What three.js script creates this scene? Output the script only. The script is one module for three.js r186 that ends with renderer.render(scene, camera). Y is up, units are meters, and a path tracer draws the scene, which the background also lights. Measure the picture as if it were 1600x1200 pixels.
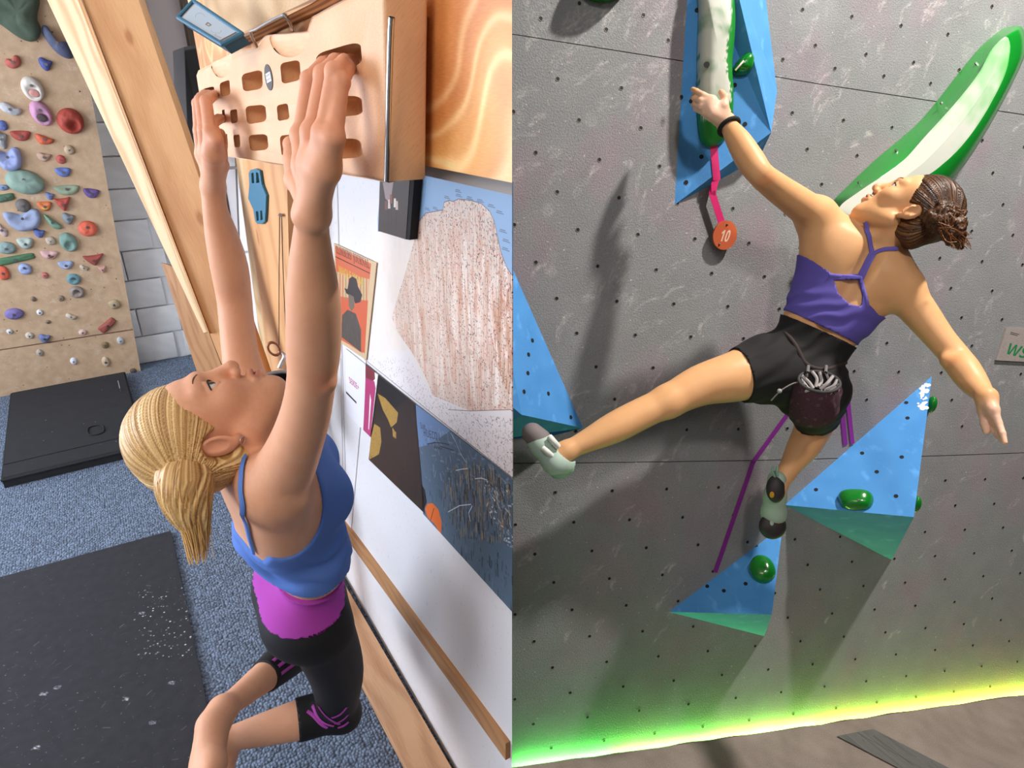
import * as THREE from 'three';
import { mergeGeometries, mergeVertices, toCreasedNormals } from 'three/addons/utils/BufferGeometryUtils.js';
import { RoundedBoxGeometry } from 'three/addons/geometries/RoundedBoxGeometry.js';
import { RectAreaLightUniformsLib } from 'three/addons/lights/RectAreaLightUniformsLib.js';
import { Brush, Evaluator, SUBTRACTION } from 'three-bvh-csg';
import { createNoise2D, createNoise3D } from 'simplex-noise';

// ---------------------------------------------------------------- camera, light, exposure
const scene = new THREE.Scene();
const PITCH = Math.atan(0.45), SP = Math.sin(PITCH), CP = Math.cos(PITCH), EYE = new THREE.Vector3(0, 1.75, 0);
const camera = new THREE.PerspectiveCamera(2 * Math.atan(0.6) * 180 / Math.PI, 4 / 3, 0.05, 60);
camera.position.copy(EYE);
camera.lookAt(0, EYE.y - SP, -CP);
const renderer = new THREE.WebGLRenderer({ antialias: true });
renderer.toneMapping = THREE.LinearToneMapping;
renderer.toneMappingExposure = 1.0;
renderer.shadowMap.enabled = true;
scene.background = new THREE.Color(0x000000);
RectAreaLightUniformsLib.init();
function areaLight(pos, target, w, h, color, intensity) {
  const l = new THREE.RectAreaLight(color, intensity, w, h);
  l.position.set(...pos); l.lookAt(...target); scene.add(l); return l;
}
function spot(pos, target, color, intensity, angle, penumbra, radius) {
  const l = new THREE.SpotLight(color, intensity, 0, angle, penumbra, 2);
  l.position.set(...pos); l.target.position.set(...target); l.castShadow = true; l.shadow.radius = radius;
  scene.add(l); scene.add(l.target); return l;
}
const L_WINDOW = { pos: [-3.72, 1.6, -1.15], target: [-1.14, 1.3, -2.77], w: 3.0, h: 1.35, color: 0xe2ecff, i: 11 };
const L_LAMP = { pos: [-0.95, 2.45, 0.75], target: [-0.5, 1.1, -1.1], w: 1.2, h: 0.6, color: 0xffe8d2, i: 6.5 };
const L_KEY = { pos: [2.15, 4.1, -1.75], target: [1.15, 1.35, -2.0], color: 0xfff6ee, i: 56, angle: 0.72, pen: 0.5, r: 4 };
const L_KEY2 = { pos: [0.6, 4.1, 0.9], target: [1.1, 1.5, -1.9], color: 0xfff4ea, i: 15, angle: 0.42, pen: 0.8, r: 8 };
const LED_I = 105;
const L_HALL = { pos: [1.7, 3.9, 1.5], target: [1.5, 0.5, -1.2], w: 2.2, h: 1.0, color: 0xf6f6ff, i: 1.1 };

// ---------------------------------------------------------------- helpers
const V = (x, y, z) => new THREE.Vector3(x, y, z);
// a measured picture point as a viewing direction, and the place it reaches at a depth or on a plane N.p = k
const dirOf = (x, y) => { const u = (x - 800) / 1000, v = (y - 600) / 1000; return V(u, -v * CP - SP, v * SP - CP); };
const P = (x, y, d) => dirOf(x, y).multiplyScalar(d).add(EYE);
const onPlane = (x, y, N, k) => { const d = dirOf(x, y); return d.multiplyScalar((k - N.dot(EYE)) / N.dot(d)).add(EYE); };
const onFloor = (x, y, h = 0) => onPlane(x, y, V(0, 1, 0), h);
let seedState = 12345;
const rnd = () => { seedState = (seedState * 1664525 + 1013904223) >>> 0; return seedState / 4294967296; };
const rr = (a, b) => a + (b - a) * rnd();
const n2 = createNoise2D(rnd), n3 = createNoise3D(rnd);
const fbm2 = (x, y, o = 4) => { let s = 0, a = 0.5; for (let i = 0; i < o; i++) { s += a * n2(x, y); x *= 2.03; y *= 2.03; a *= 0.5; } return s; };
class Frame {           // a plane with its own axes: ex to the right, ey up, ez out of it
  constructor(o, ex, ey, ez) { this.o = o; this.ex = ex; this.ey = ey; this.ez = ez; }
  at(a, b, q = 0) { return this.o.clone().addScaledVector(this.ex, a).addScaledVector(this.ey, b).addScaledVector(this.ez, q); }
  px(x, y, q = 0) { return onPlane(x, y, this.ez, this.ez.dot(this.o) + q); }
  ab(x, y, q = 0) { const p = this.px(x, y, q).sub(this.o); return [p.dot(this.ex), p.dot(this.ey)]; }
  matrix(q = 0) { const m = new THREE.Matrix4().makeBasis(this.ex, this.ey, this.ez); m.setPosition(this.at(0, 0, q)); return m; }
}
const taken = {};
function numbered(n) { const k = taken[n] = (taken[n] ?? -1) + 1; return k ? n + '_' + String(k).padStart(3, '0') : n; }
function finish(m) { m.castShadow = true; m.receiveShadow = true; return m; }
function mesh(name, geo, mat, parent) { const m = finish(new THREE.Mesh(geo, mat)); m.name = parent ? name : numbered(name); (parent ?? scene).add(m); return m; }
function thing(name, label, category, base, group) {
  const g = new THREE.Group(); g.name = numbered(name); scene.add(g);
  if (base) g.position.copy(base);
  g.userData = { label, category }; if (group) g.userData.group = group; return g;
}
function struct(name, label, category = 'structure') { const g = new THREE.Group(); g.name = name; g.userData = { kind: 'structure', label, category }; scene.add(g); return g; }
// a part whose geometry is given in world coordinates, moved into its parent's own coordinates
function part(name, geo, mat, parent) {
  let p = V(0, 0, 0), q = parent; while (q && q !== scene) { p.add(q.position); q = q.parent; }
  geo.translate(-p.x, -p.y, -p.z); return mesh(name, geo, mat, parent);
}
const geoOf = (pos, idx) => { const g = new THREE.BufferGeometry(); g.setAttribute('position', new THREE.Float32BufferAttribute(pos, 3)); if (idx) g.setIndex(idx); return g; };
// flat faces with uv in metres, u running along L
function flatUV(g, L = V(1, 0, 0), scale = 1) {
  if (g.index) g = g.toNonIndexed();
  g.computeVertexNormals();
  const p = g.attributes.position, uv = new Float32Array(p.count * 2), a = V(), b = V(), c = V(), N = V(), T = V(), B = V();
  for (let i = 0; i < p.count; i += 3) {
    a.fromBufferAttribute(p, i); b.fromBufferAttribute(p, i + 1); c.fromBufferAttribute(p, i + 2);
    N.copy(b).sub(a).cross(T.copy(c).sub(a)).normalize();
    T.copy(L).addScaledVector(N, -N.dot(L));
    if (T.lengthSq() < 0.05) T.set(0, 1, 0).addScaledVector(N, -N.y);
    if (T.lengthSq() < 0.05) T.set(1, 0, 0).addScaledVector(N, -N.x);
    T.normalize(); B.copy(N).cross(T);
    [a, b, c].forEach((q, k) => { uv[(i + k) * 2] = q.dot(T) * scale; uv[(i + k) * 2 + 1] = q.dot(B) * scale; });
  }
  g.setAttribute('uv', new THREE.BufferAttribute(uv, 2)); return g;
}
// a solid between two polygons of as many corners (world points)
function prism(A, B, L, scale) {
  const n = A.length, pos = [], idx = [];
  for (const q of [...A, ...B]) pos.push(q.x, q.y, q.z);
  const fa = THREE.ShapeUtils.triangulateShape(project2(A), []), fb = fa;
  for (const t of fa) idx.push(t[0], t[1], t[2]);
  for (const t of fb) idx.push(n + t[0], n + t[2], n + t[1]);
  for (let i = 0; i < n; i++) { const j = (i + 1) % n; idx.push(i, n + i, n + j, i, n + j, j); }
  const g = geoOf(pos, idx);
  // turn the faces outwards
  const vol = signedVolume(g); if (vol < 0) { const ix = g.index.array; for (let i = 0; i < ix.length; i += 3) { const t = ix[i + 1]; ix[i + 1] = ix[i + 2]; ix[i + 2] = t; } }
  return flatUV(g, L, scale);
}
function project2(A) {
  const N = V(); for (let i = 0; i < A.length; i++) { const p = A[i], q = A[(i + 1) % A.length]; N.x += (p.y - q.y) * (p.z + q.z); N.y += (p.z - q.z) * (p.x + q.x); N.z += (p.x - q.x) * (p.y + q.y); }
  N.normalize(); const T = Math.abs(N.y) < 0.9 ? V(0, 1, 0) : V(1, 0, 0); T.addScaledVector(N, -N.dot(T)).normalize(); const B = N.clone().cross(T);
  return A.map((p) => new THREE.Vector2(p.dot(T), p.dot(B)));
}
function signedVolume(g) {
  const p = g.attributes.position, ix = g.index.array; let v = 0; const a = V(), b = V(), c = V();
  for (let i = 0; i < ix.length; i += 3) { a.fromBufferAttribute(p, ix[i]); b.fromBufferAttribute(p, ix[i + 1]); c.fromBufferAttribute(p, ix[i + 2]); v += a.dot(b.cross(c)); }
  return v;
}
const boxBetween = (F, a0, a1, b0, b1, q0, q1, L) => prism([F.at(a0, b0, q0), F.at(a1, b0, q0), F.at(a1, b1, q0), F.at(a0, b1, q0)], [F.at(a0, b0, q1), F.at(a1, b0, q1), F.at(a1, b1, q1), F.at(a0, b1, q1)], L ?? F.ex);
// a plate traced on a frame: corners as picture points at offset q, going back by t
const plate = (F, pts, q, t, L) => prism(pts.map(([x, y]) => F.px(x, y, q)), pts.map(([x, y]) => F.px(x, y, q).addScaledVector(F.ez, -t)), L ?? F.ex);
function tube(points, r, seg = 24, rad = 8, closed = false) { return new THREE.TubeGeometry(new THREE.CatmullRomCurve3(points, closed), seg, r, rad, closed); }
function cylinderBetween(a, b, ra, rb, seg = 16) {
  const h = a.distanceTo(b), g = new THREE.CylinderGeometry(rb, ra, h, seg);
  g.translate(0, h / 2, 0); g.applyQuaternion(new THREE.Quaternion().setFromUnitVectors(V(0, 1, 0), b.clone().sub(a).normalize())); g.translate(a.x, a.y, a.z); return g;
}
function canvasTex(w, h, draw, srgb = true, repeat) {
  const c = document.createElement('canvas'); c.width = w; c.height = h; const x = c.getContext('2d'); draw(x, w, h);
  const t = new THREE.CanvasTexture(c); if (srgb) t.colorSpace = THREE.SRGBColorSpace;
  t.wrapS = t.wrapT = repeat === false ? THREE.ClampToEdgeWrapping : THREE.RepeatWrapping; t.magFilter = THREE.LinearFilter; return t;
}
// a square texture from a function of position; fn returns [r,g,b] 0..255 (sRGB); m = metres it covers
function pixelTex(n, fn, metres, srgb = true) {
  const d = new Uint8Array(n * n * 4);
  for (let j = 0; j < n; j++) for (let i = 0; i < n; i++) { const c = fn(i / n, j / n), o = (j * n + i) * 4; d[o] = Math.max(0, Math.min(255, c[0])); d[o + 1] = Math.max(0, Math.min(255, c[1])); d[o + 2] = Math.max(0, Math.min(255, c[2])); d[o + 3] = 255; }
  const t = new THREE.DataTexture(d, n, n); if (srgb) t.colorSpace = THREE.SRGBColorSpace; t.wrapS = t.wrapT = THREE.RepeatWrapping; t.magFilter = THREE.LinearFilter; t.needsUpdate = true;
  t.repeat.set(1 / metres, 1 / metres); return t;
}
// noise that repeats over the unit square
const per = (x, y, f, s = 0) => { const a = x * Math.PI * 2, b = y * Math.PI * 2, r = f / (Math.PI * 2); return n3(Math.cos(a) * r + s, Math.sin(a) * r + Math.cos(b) * r, Math.sin(b) * r + s * 1.7); };
const std = (o) => new THREE.MeshStandardMaterial({ roughness: 0.75, ...o });
const phys = (o) => new THREE.MeshPhysicalMaterial({ roughness: 0.5, ...o });

// ---------------------------------------------------------------- materials
function woodTex(light, dark, seed, { rings = 9, knots = [], n = 512, metres = 0.6, fine = 14 } = {}) {   // grain along u
  return pixelTex(n, (u, v) => {
    let vv = v + 0.03 * per(u, v, 1.5, seed), pull = 0, kd = 0;
    for (const [ku, kv, kr] of knots) { const du = (u - ku) * 0.45, dv = v - kv, d = Math.hypot(du, dv); pull += Math.sign(dv) * Math.exp(-d * d / (kr * kr * 6)) * kr * 1.1; kd = Math.max(kd, Math.exp(-Math.pow(d / kr, 3))); }
    vv -= pull;
    const ring = 0.5 + 0.5 * Math.sin((vv * rings + 0.35 * per(u, v, 1.2, seed + 3)) * Math.PI * 2), f = n2(u * 6 + seed, v * fine * 14), w = per(u, v, 2.2, seed + 9);
    const k = Math.min(1, Math.max(0, 0.38 * ring * ring + 0.16 * f + 0.12 * w + 0.9 * kd));
    return light.map((c, i) => c + (dark[i] - c) * k);
  }, metres);
}
const pineTex = woodTex([214, 162, 108], [172, 112, 62], 3, { knots: [[0.23, 0.62, 0.018], [0.7, 0.3, 0.014], [0.85, 0.8, 0.009]], rings: 4 });
const pine = std({ map: pineTex, roughness: 0.6 });
const plankTex = woodTex([206, 160, 118], [150, 100, 66], 17, { knots: [[0.4, 0.3, 0.012], [0.44, 0.34, 0.012]], rings: 7 });
const floorPlank = std({ map: plankTex, roughness: 0.8 });
const battenWood = std({ map: woodTex([178, 130, 84], [130, 84, 46], 29, { rings: 16 }), roughness: 0.6 });
const beechTex = pixelTex(512, (u, v) => { const f = n2(u * 40, v * 260) * 7 + per(u, v, 3, 5) * 6 + (n2(u * 160, v * 40) > 0.72 ? -9 : 0); return [232 + f, 188 + f, 146 + f]; }, 0.3);
const beech = std({ map: beechTex, roughness: 0.55 });
const plyTex = canvasTex(1024, 1024, (x, w, h) => {      // rotary-cut face veneer: wide swirls
  const im = x.createImageData(w, h);
  for (let j = 0; j < h; j++) for (let i = 0; i < w; i++) {
    const u = i / w, v = j / h, q = v * 2.1 + 0.55 * per(u, v, 1.6, 2) + 0.22 * per(u, v, 4, 7), s = Math.sin(q * 11), e = Math.pow(Math.abs(s), 7), f = n2(u * 30, v * 300) * 6 + per(u, v, 9, 3) * 8;
    const band = 0.5 + 0.5 * Math.sin(q * 5.3 + 1), o = (j * w + i) * 4;
    im.data[o] = 206 + 30 * band + e * 24 + f; im.data[o + 1] = 130 + 44 * band + e * 44 + f; im.data[o + 2] = 70 + 34 * band + e * 48 + f * 0.8; im.data[o + 3] = 255;
  }
  x.putImageData(im, 0, 0);
}); plyTex.repeat.set(1 / 0.5, 1 / 0.5);
const plywoodFace = std({ map: plyTex, roughness: 0.4 });
const birchTex = pixelTex(512, (u, v) => { const q = v * 3 + 0.5 * per(u, v, 1.5, 12), s = Math.pow(0.5 + 0.5 * Math.sin(q * 9), 3), f = n2(u * 30, v * 200) * 6; return [208 - 26 * s + f, 176 - 32 * s + f, 130 - 36 * s + f]; }, 0.5);
const birch = std({ map: birchTex, roughness: 0.6 });
const lamTex = pixelTex(64, (u, v) => { const k = Math.floor(v * 5) % 2, f = n2(u * 20, v * 30) * 8; return k ? [196 + f, 150 + f, 96 + f] : [138 + f, 92 + f, 52 + f]; }, 0.03);
const laminations = std({ map: lamTex, roughness: 0.7 });
// loops of yarn: cells around scattered centres
const hash2 = (i, j) => { let h = Math.imul(((i % 64) + 64) % 64, 374761393) + Math.imul(((j % 64) + 64) % 64, 668265263) | 0; h = Math.imul(h ^ (h >>> 13), 1274126177); return ((h ^ (h >>> 16)) >>> 0) / 4294967296; };
const loops = (u, v) => { const x = u * 64, y = v * 64, i = Math.floor(x), j = Math.floor(y); let best = 9, id = 0; for (let a = -1; a < 2; a++) for (let b = -1; b < 2; b++) { const h = hash2(i + a, j + b), g = hash2(i + a + 17, j + b + 31), d = Math.hypot(i + a + 0.15 + 0.7 * h - x, j + b + 0.15 + 0.7 * g - y); if (d < best) { best = d; id = h; } } return [best, id]; };
const carpetTex = pixelTex(512, (u, v) => { const [d, id] = loops(u, v), b = 0.62 + 0.42 * Math.max(0, 1 - d * 1.25) + 0.34 * (id - 0.5), f = 6 * n2(u * 200, v * 200); return [118 * b + f, 133 * b + f, 152 * b + f]; }, 0.6);
const carpetBump = pixelTex(512, (u, v) => { const b = 255 * Math.max(0, 1 - loops(u, v)[0] * 1.2); return [b, b, b]; }, 0.6, false);
const carpet = std({ map: carpetTex, bumpMap: carpetBump, bumpScale: 0.006, roughness: 1 });
const whitePaint = std({ map: pixelTex(512, (u, v) => { const f = per(u, v, 3, 31) * 5 + n2(u * 180, v * 180) * 3 - (n2(u * 50, v * 22) > 0.86 ? 16 : 0); return [226 + f, 224 + f, 222 + f]; }, 1), roughness: 0.45 });
const blockPaint = std({ map: pixelTex(512, (u, v) => { const f = per(u, v, 5, 41) * 6 + n2(u * 120, v * 120) * 6; return [232 + f, 231 + f, 226 + f]; }, 0.8), bumpMap: pixelTex(256, (u, v) => { const b = 128 + 70 * n2(u * 70, v * 70) + 50 * n2(u * 160, v * 160); return [b, b, b]; }, 0.4, false), bumpScale: 0.004, roughness: 0.9 });
const darkWall = std({ color: 0x5d5148, roughness: 0.9 }), blackCabinet = std({ color: 0x0e0c0b, roughness: 0.5 });
const steel = std({ color: 0xc9c7c4, metalness: 1, roughness: 0.28 }), darkSteel = std({ color: 0x5a5a5c, metalness: 1, roughness: 0.45 });
const boltMat = std({ color: 0x8e8d8b, metalness: 1, roughness: 0.4 });
const blackRubber = std({ color: 0x161616, roughness: 0.85 });
const plainGrey = std({ color: 0x9a9692, roughness: 0.8 });
const hallPaint = std({ color: 0x6b6763, roughness: 0.9 });

// ---------------------------------------------------------------- the two rooms
// home gym: MW = wall with the posters, FW = far block wall; hall: RW = grey climbing wall
const MW = new Frame(V(0, 0, -0.954), V(0.5326, 0, 0.8464).normalize(), V(0, 1, 0), V(-0.8464, 0, 0.5326).normalize());
const FW = new Frame(MW.at(-4.2, 0, 0), MW.ez.clone().negate(), V(0, 1, 0), MW.ex.clone());
const rwA = P(800, 1200, 2.27), rwB = P(1600, 1085, 2.87), rwC = P(800, 0, 1.83);
const rwX = rwB.clone().sub(rwA).normalize(), rwZ = rwX.clone().cross(rwC.clone().sub(rwA)).normalize();
const RW = new Frame(rwA, rwX, rwZ.clone().cross(rwX), rwZ);
const HALLY = 4.3;
const extrudeY = (pts, y0, y1, L) => prism(pts.map(([x, z]) => V(x, y0, z)), pts.map(([x, z]) => V(x, y1, z)), L);
const xz = (p) => [p.x, p.z];
const gymPlan = [xz(MW.at(-4.2, 0, 0)), [0, -0.954], [0, 1.88], xz(MW.at(2.4, 0, 1.51)), xz(MW.at(2.4, 0, 3.15)), xz(MW.at(-4.2, 0, 3.15))];
{
  const s = struct('floor', 'blue grey loop carpet of the home gym', 'floor');
  part('carpet', extrudeY(gymPlan, -0.12, 0, MW.ex), carpet, s);
  const c = struct('ceiling', 'white ceiling of the home gym', 'ceiling');
  part('ceiling_board', extrudeY(gymPlan, 2.6, 2.72), whitePaint, c);
  const w = struct('wall_right', 'white panelled wall carrying the posters', 'wall');
  part('wall_body', extrudeY([[0, -0.954], xz(MW.at(-4.2, 0, 0)), xz(MW.at(-4.2, 0, -0.08)), [0, -0.954 - 0.08 / 0.5326]], -0.12, HALLY, MW.ex), whitePaint, w);
  // wood batten along the wall and the plate that lies on the carpet at its foot
  const bt = struct('trim_1', 'thin brown wooden batten running along the white wall', 'trim');
  part('batten', plate(MW, [[470, 725], [790, 1162], [790, 1188], [470, 742]], 0.012, 0.014), battenWood, bt);
  const pl = struct('trim_2', 'pine plank lying on the carpet along the foot of the white wall', 'trim');
  const top = [[470, 802], [538, 912], [707, 1202], [770, 1310], [700, 1310], [637, 1202], [562, 1059], [470, 882]].map(([x, y]) => onFloor(x, y, 0.035));
  part('plank', prism(top, top.map((p) => V(p.x, 0.001, p.z)), MW.ex), floorPlank, pl);
  const fw = struct('wall_far', 'white painted concrete block wall behind the climbing board', 'wall');
  part('wall_core', boxBetween(FW, -3.3, 0.1, -0.12, 2.72, -0.15, -0.012), whitePaint, fw);
  const bg = flatUV(new THREE.BoxGeometry(0.388, 0.188, 0.03), V(1, 0, 0)), basis = new THREE.Matrix4().makeBasis(FW.ex, FW.ey, FW.ez);
  const rg = toCreasedNormals(new RoundedBoxGeometry(0.393, 0.193, 0.03, 1, 0.006)); rg.attributes.uv.array.forEach((v, i, a) => { a[i] = v * 0.4; });
  const end = rg.clone().scale(0.5, 1, 1);
  for (let r = 0; r < 13; r++) for (let k = -8; k < 1; k++) {
    const a = k * 0.4 + (r % 2 ? 0.2 : 0) - 0.05, c2 = FW.at(a, r * 0.2 + 0.1, -0.005), d = c2.clone().sub(EYE), z = d.y * -SP + d.z * -CP, sx = 800 + 1000 * d.x / z;
    if (sx < 100 || sx > 420 || a < -2.2) continue;
    const b = mesh('block', a > -0.2 ? end : rg, blockPaint, fw); b.quaternion.setFromRotationMatrix(basis); b.position.copy(a > -0.2 ? FW.at(-0.1, r * 0.2 + 0.1, -0.005) : c2);
  }
  // left wall with its window, back wall, and the partition with the doorway in which the picture was taken
  const lw = struct('wall_left', 'white wall with the window of the home gym', 'wall');
  const LW = (a0, a1, b0, b1) => part('wall_piece', boxBetween(MW, a0, a1, b0, b1, 3.15, 3.25), whitePaint, lw);
  LW(-4.3, -3.6, -0.12, 2.72); LW(-0.4, 2.5, -0.12, 2.72); LW(-3.6, -0.4, -0.12, 0.85); LW(-3.6, -0.4, 2.35, 2.72);
  const win = struct('window_1', 'daylit window in the left wall of the home gym', 'window');
  const glow = std({ color: 0xffffff, emissive: 0xdfeaff, emissiveIntensity: 1.5 });
  part('pane', boxBetween(MW, -3.57, -2.02, 0.88, 2.32, 3.2, 3.21), glow, win); part('pane', boxBetween(MW, -1.98, -0.43, 0.88, 2.32, 3.2, 3.21), glow, win);
  for (const [a0, a1, b0, b1] of [[-3.6, -3.57, 0.85, 2.35], [-0.43, -0.4, 0.85, 2.35], [-2.02, -1.98, 0.88, 2.32], [-3.57, -0.43, 0.85, 0.88], [-3.57, -0.43, 2.32, 2.35]]) part('window_frame', boxBetween(MW, a0, a1, b0, b1, 3.14, 3.24), whitePaint, win);
  const bw = struct('wall_back', 'white back wall of the home gym', 'wall');
  part('wall_body', boxBetween(MW, 2.4, 2.5, -0.12, 2.72, 1.45, 3.2), whitePaint, bw);
  const pw = struct('wall_partition', 'wall between home gym and climbing hall with a doorway', 'wall');
  const bx = (x0, x1, y0, y1, z0, z1) => extrudeY([[x0, z0], [x1, z0], [x1, z1], [x0, z1]], y0, y1);
  part('wall_body', bx(-0.05, 0.05, -1.2, HALLY, 0.35, 2.4), whitePaint, pw);
  part('lintel', bx(-0.05, 0.05, 2.12, HALLY, -0.95, 0.35), whitePaint, pw);
  part('threshold', bx(-0.004, 0.004, -1.2, -0.002, -1.2, 0.35), whitePaint, pw);
  // hall shell
  const hl = struct('wall_hall_left', 'narrow dark return wall at the left end of the climbing wall', 'wall'); part('wall_body', bx(-0.04, -0.012, -1.2, HALLY, -3.3, -1.19), hallPaint, hl);
  const hr = struct('wall_hall_side', 'dark side wall of the climbing hall', 'wall'); part('wall_body', bx(4.3, 4.4, -1.6, HALLY, -3.9, 2.5), hallPaint, hr);
  const hb = struct('wall_hall_back', 'dark back wall of the climbing hall', 'wall'); part('wall_body', bx(0.05, 4.4, -1.6, HALLY, 2.4, 2.5), hallPaint, hb);
  const hc = struct('ceiling_hall', 'dark ceiling of the climbing hall', 'ceiling'); part('ceiling_board', bx(-0.3, 4.4, HALLY, HALLY + 0.1, -3.9, 2.5), hallPaint, hc);
}
areaLight(L_WINDOW.pos, L_WINDOW.target, L_WINDOW.w, L_WINDOW.h, L_WINDOW.color, L_WINDOW.i);
{ // ceiling lamp of the home gym
  const p = V(...L_LAMP.pos), d = V(...L_LAMP.target).sub(p).normalize(), t = thing('ceiling_lamp', 'wide white lamp hanging under the home gym ceiling', 'lamp', p.clone()), q = new THREE.Quaternion().setFromRotationMatrix(new THREE.Matrix4().lookAt(p, V(...L_LAMP.target), V(0, 1, 0)));
  const hg = new RoundedBoxGeometry(L_LAMP.w + 0.06, L_LAMP.h + 0.06, 0.05, 2, 0.01), dg = new THREE.BoxGeometry(L_LAMP.w, L_LAMP.h, 0.008);
  hg.applyQuaternion(q); hg.translate(p.x - d.x * 0.04, p.y - d.y * 0.04, p.z - d.z * 0.04); dg.applyQuaternion(q); dg.translate(p.x - d.x * 0.011, p.y - d.y * 0.011, p.z - d.z * 0.011);
  part('housing', hg, whitePaint, t); part('diffuser', dg, std({ color: 0xffffff, emissive: L_LAMP.color, emissiveIntensity: 2 }), t);
  part('stem', cylinderBetween(p.clone().addScaledVector(d, -0.06), V(p.x, 2.6, p.z), 0.012, 0.012), whitePaint, t);
  areaLight(L_LAMP.pos, L_LAMP.target, L_LAMP.w, L_LAMP.h, L_LAMP.color, L_LAMP.i);
}
for (const [k, label] of [[L_KEY, 'black spotlight can hanging at the right of the hall ceiling'], [L_KEY2, 'black spotlight can hanging at the left of the hall ceiling']]) {
  spot(k.pos, k.target, k.color, k.i, k.angle, k.pen, k.r);
  const p = V(...k.pos), d = V(...k.target).sub(p).normalize(), t = thing('ceiling_spotlight', label, 'spotlight', p.clone());
  part('housing', cylinderBetween(p.clone().addScaledVector(d, -0.25), p.clone().addScaledVector(d, -0.03), 0.09, 0.09, 24), blackRubber, t);
  part('lens', cylinderBetween(p.clone().addScaledVector(d, -0.03), p.clone().addScaledVector(d, -0.02), 0.08, 0.08, 24), std({ color: 0xffffff, emissive: k.color, emissiveIntensity: 4 }), t);
  part('stem', cylinderBetween(p.clone().addScaledVector(d, -0.14), V(p.x - d.x * 0.14, HALLY, p.z - d.z * 0.14), 0.012, 0.012), blackRubber, t);
}
{
  const t = thing('hall_light_panel', 'wide white light panel under the hall ceiling', 'lamp', V(1.7, 4.0, 1.5));
  const p = V(...L_HALL.pos), d = V(...L_HALL.target).sub(p).normalize(), g = new THREE.BoxGeometry(L_HALL.w, L_HALL.h, 0.03), q = new THREE.Quaternion().setFromRotationMatrix(new THREE.Matrix4().lookAt(p, V(...L_HALL.target), V(0, 1, 0)));
  g.applyQuaternion(q); g.translate(p.x - d.x * 0.04, p.y - d.y * 0.04, p.z - d.z * 0.04);
  part('panel', g, std({ color: 0xffffff, emissive: L_HALL.color, emissiveIntensity: 1.5 }), t);
  part('hanger', cylinderBetween(p.clone().addScaledVector(d, -0.05), V(p.x, HALLY, p.z), 0.01, 0.01), blackRubber, t);
  areaLight(L_HALL.pos, L_HALL.target, L_HALL.w, L_HALL.h, L_HALL.color, L_HALL.i);
}
// grey climbing wall: three panels that meet in narrow seams
const wallTex = canvasTex(2048, 2048, (x, w, h) => {      // covers 4 m x 4 m of the wall, origin at its foot
  const im = x.createImageData(w, h);
  for (let j = 0; j < h; j++) for (let i = 0; i < w; i++) {
    const u = i / 90, v = j / 90, f = fbm2(u, v, 4), g = n2(u * 22, v * 22), s = fbm2(u * 0.5 + 40, v * 0.35 + 7, 4), pk = fbm2(u * 0.45 + 90, v * 0.3 + 50, 4);
    const up = Math.max(0, 0.2 + 0.8 * fbm2(u * 0.12 + 3, v * 0.12, 2)), b = 131 + 5 * f + 8 * g + 26 * Math.max(0, s) * up, p = Math.max(0, pk) * 20, o = (j * w + i) * 4;
    im.data[o] = b - 2 + p * 0.6; im.data[o + 1] = b + 1 - p * 0.4; im.data[o + 2] = b + 2; im.data[o + 3] = 255;
  }
  x.putImageData(im, 0, 0);
  const toC = (px, py) => { const [a, b] = RW.ab(px, py); return [(a + 0.4) * 512, h - (b + 0.4) * 512]; };
  // chalk: smears of short dry strokes, round dabs where hands and shoes rubbed, small chips
  for (let k = 0; k < 300; k++) {
    const px = rr(800, 1600), py = Math.pow(rnd(), 1.5) * 1000, [cx, cy] = toC(px, py), ang = rr(-1.1, 0.1) - 0.4, len = rr(6, 34), wd = rr(2, 11);
    x.save(); x.translate(cx, cy); x.rotate(ang);
    for (let s = 0; s < 46; s++) { const t = rr(-1, 1), y = rr(-1, 1) * wd * (1 - t * t * 0.7) + 5 * t * t; x.strokeStyle = `rgba(${205 + rr(-20, 25)},${200 + rr(-20, 20)},${200 + rr(-20, 20)},${rr(0.03, 0.13)})`; x.lineWidth = rr(0.8, 3.4); x.beginPath(); x.moveTo(t * len, y); x.lineTo(t * len + rr(2, 11), y + rr(-2, 2)); x.stroke(); }
    x.restore();
  }
  for (let k = 0; k < 20; k++) { const [cx, cy] = toC(rr(800, 1600), rr(0, 620)), r = rr(6, 16); for (let s = 0; s < 150; s++) { const a = rr(0, 6.28), q = Math.sqrt(rnd()) * r; x.fillStyle = `rgba(204,198,198,${rr(0.01, 0.05)})`; x.beginPath(); x.arc(cx + Math.cos(a) * q, cy + Math.sin(a) * q * 1.15, rr(0.8, 3), 0, 6.3); x.fill(); } }
  for (let k = 0; k < 1100; k++) { const [cx, cy] = toC(rr(800, 1600), rr(0, 1150)); x.fillStyle = rnd() < 0.7 ? `rgba(226,214,206,${rr(0.3, 0.85)})` : `rgba(70,66,62,${rr(0.3, 0.7)})`; x.fillRect(cx, cy, rr(0.8, 2.4), rr(0.8, 2.2)); }
}, true, false);
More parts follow.
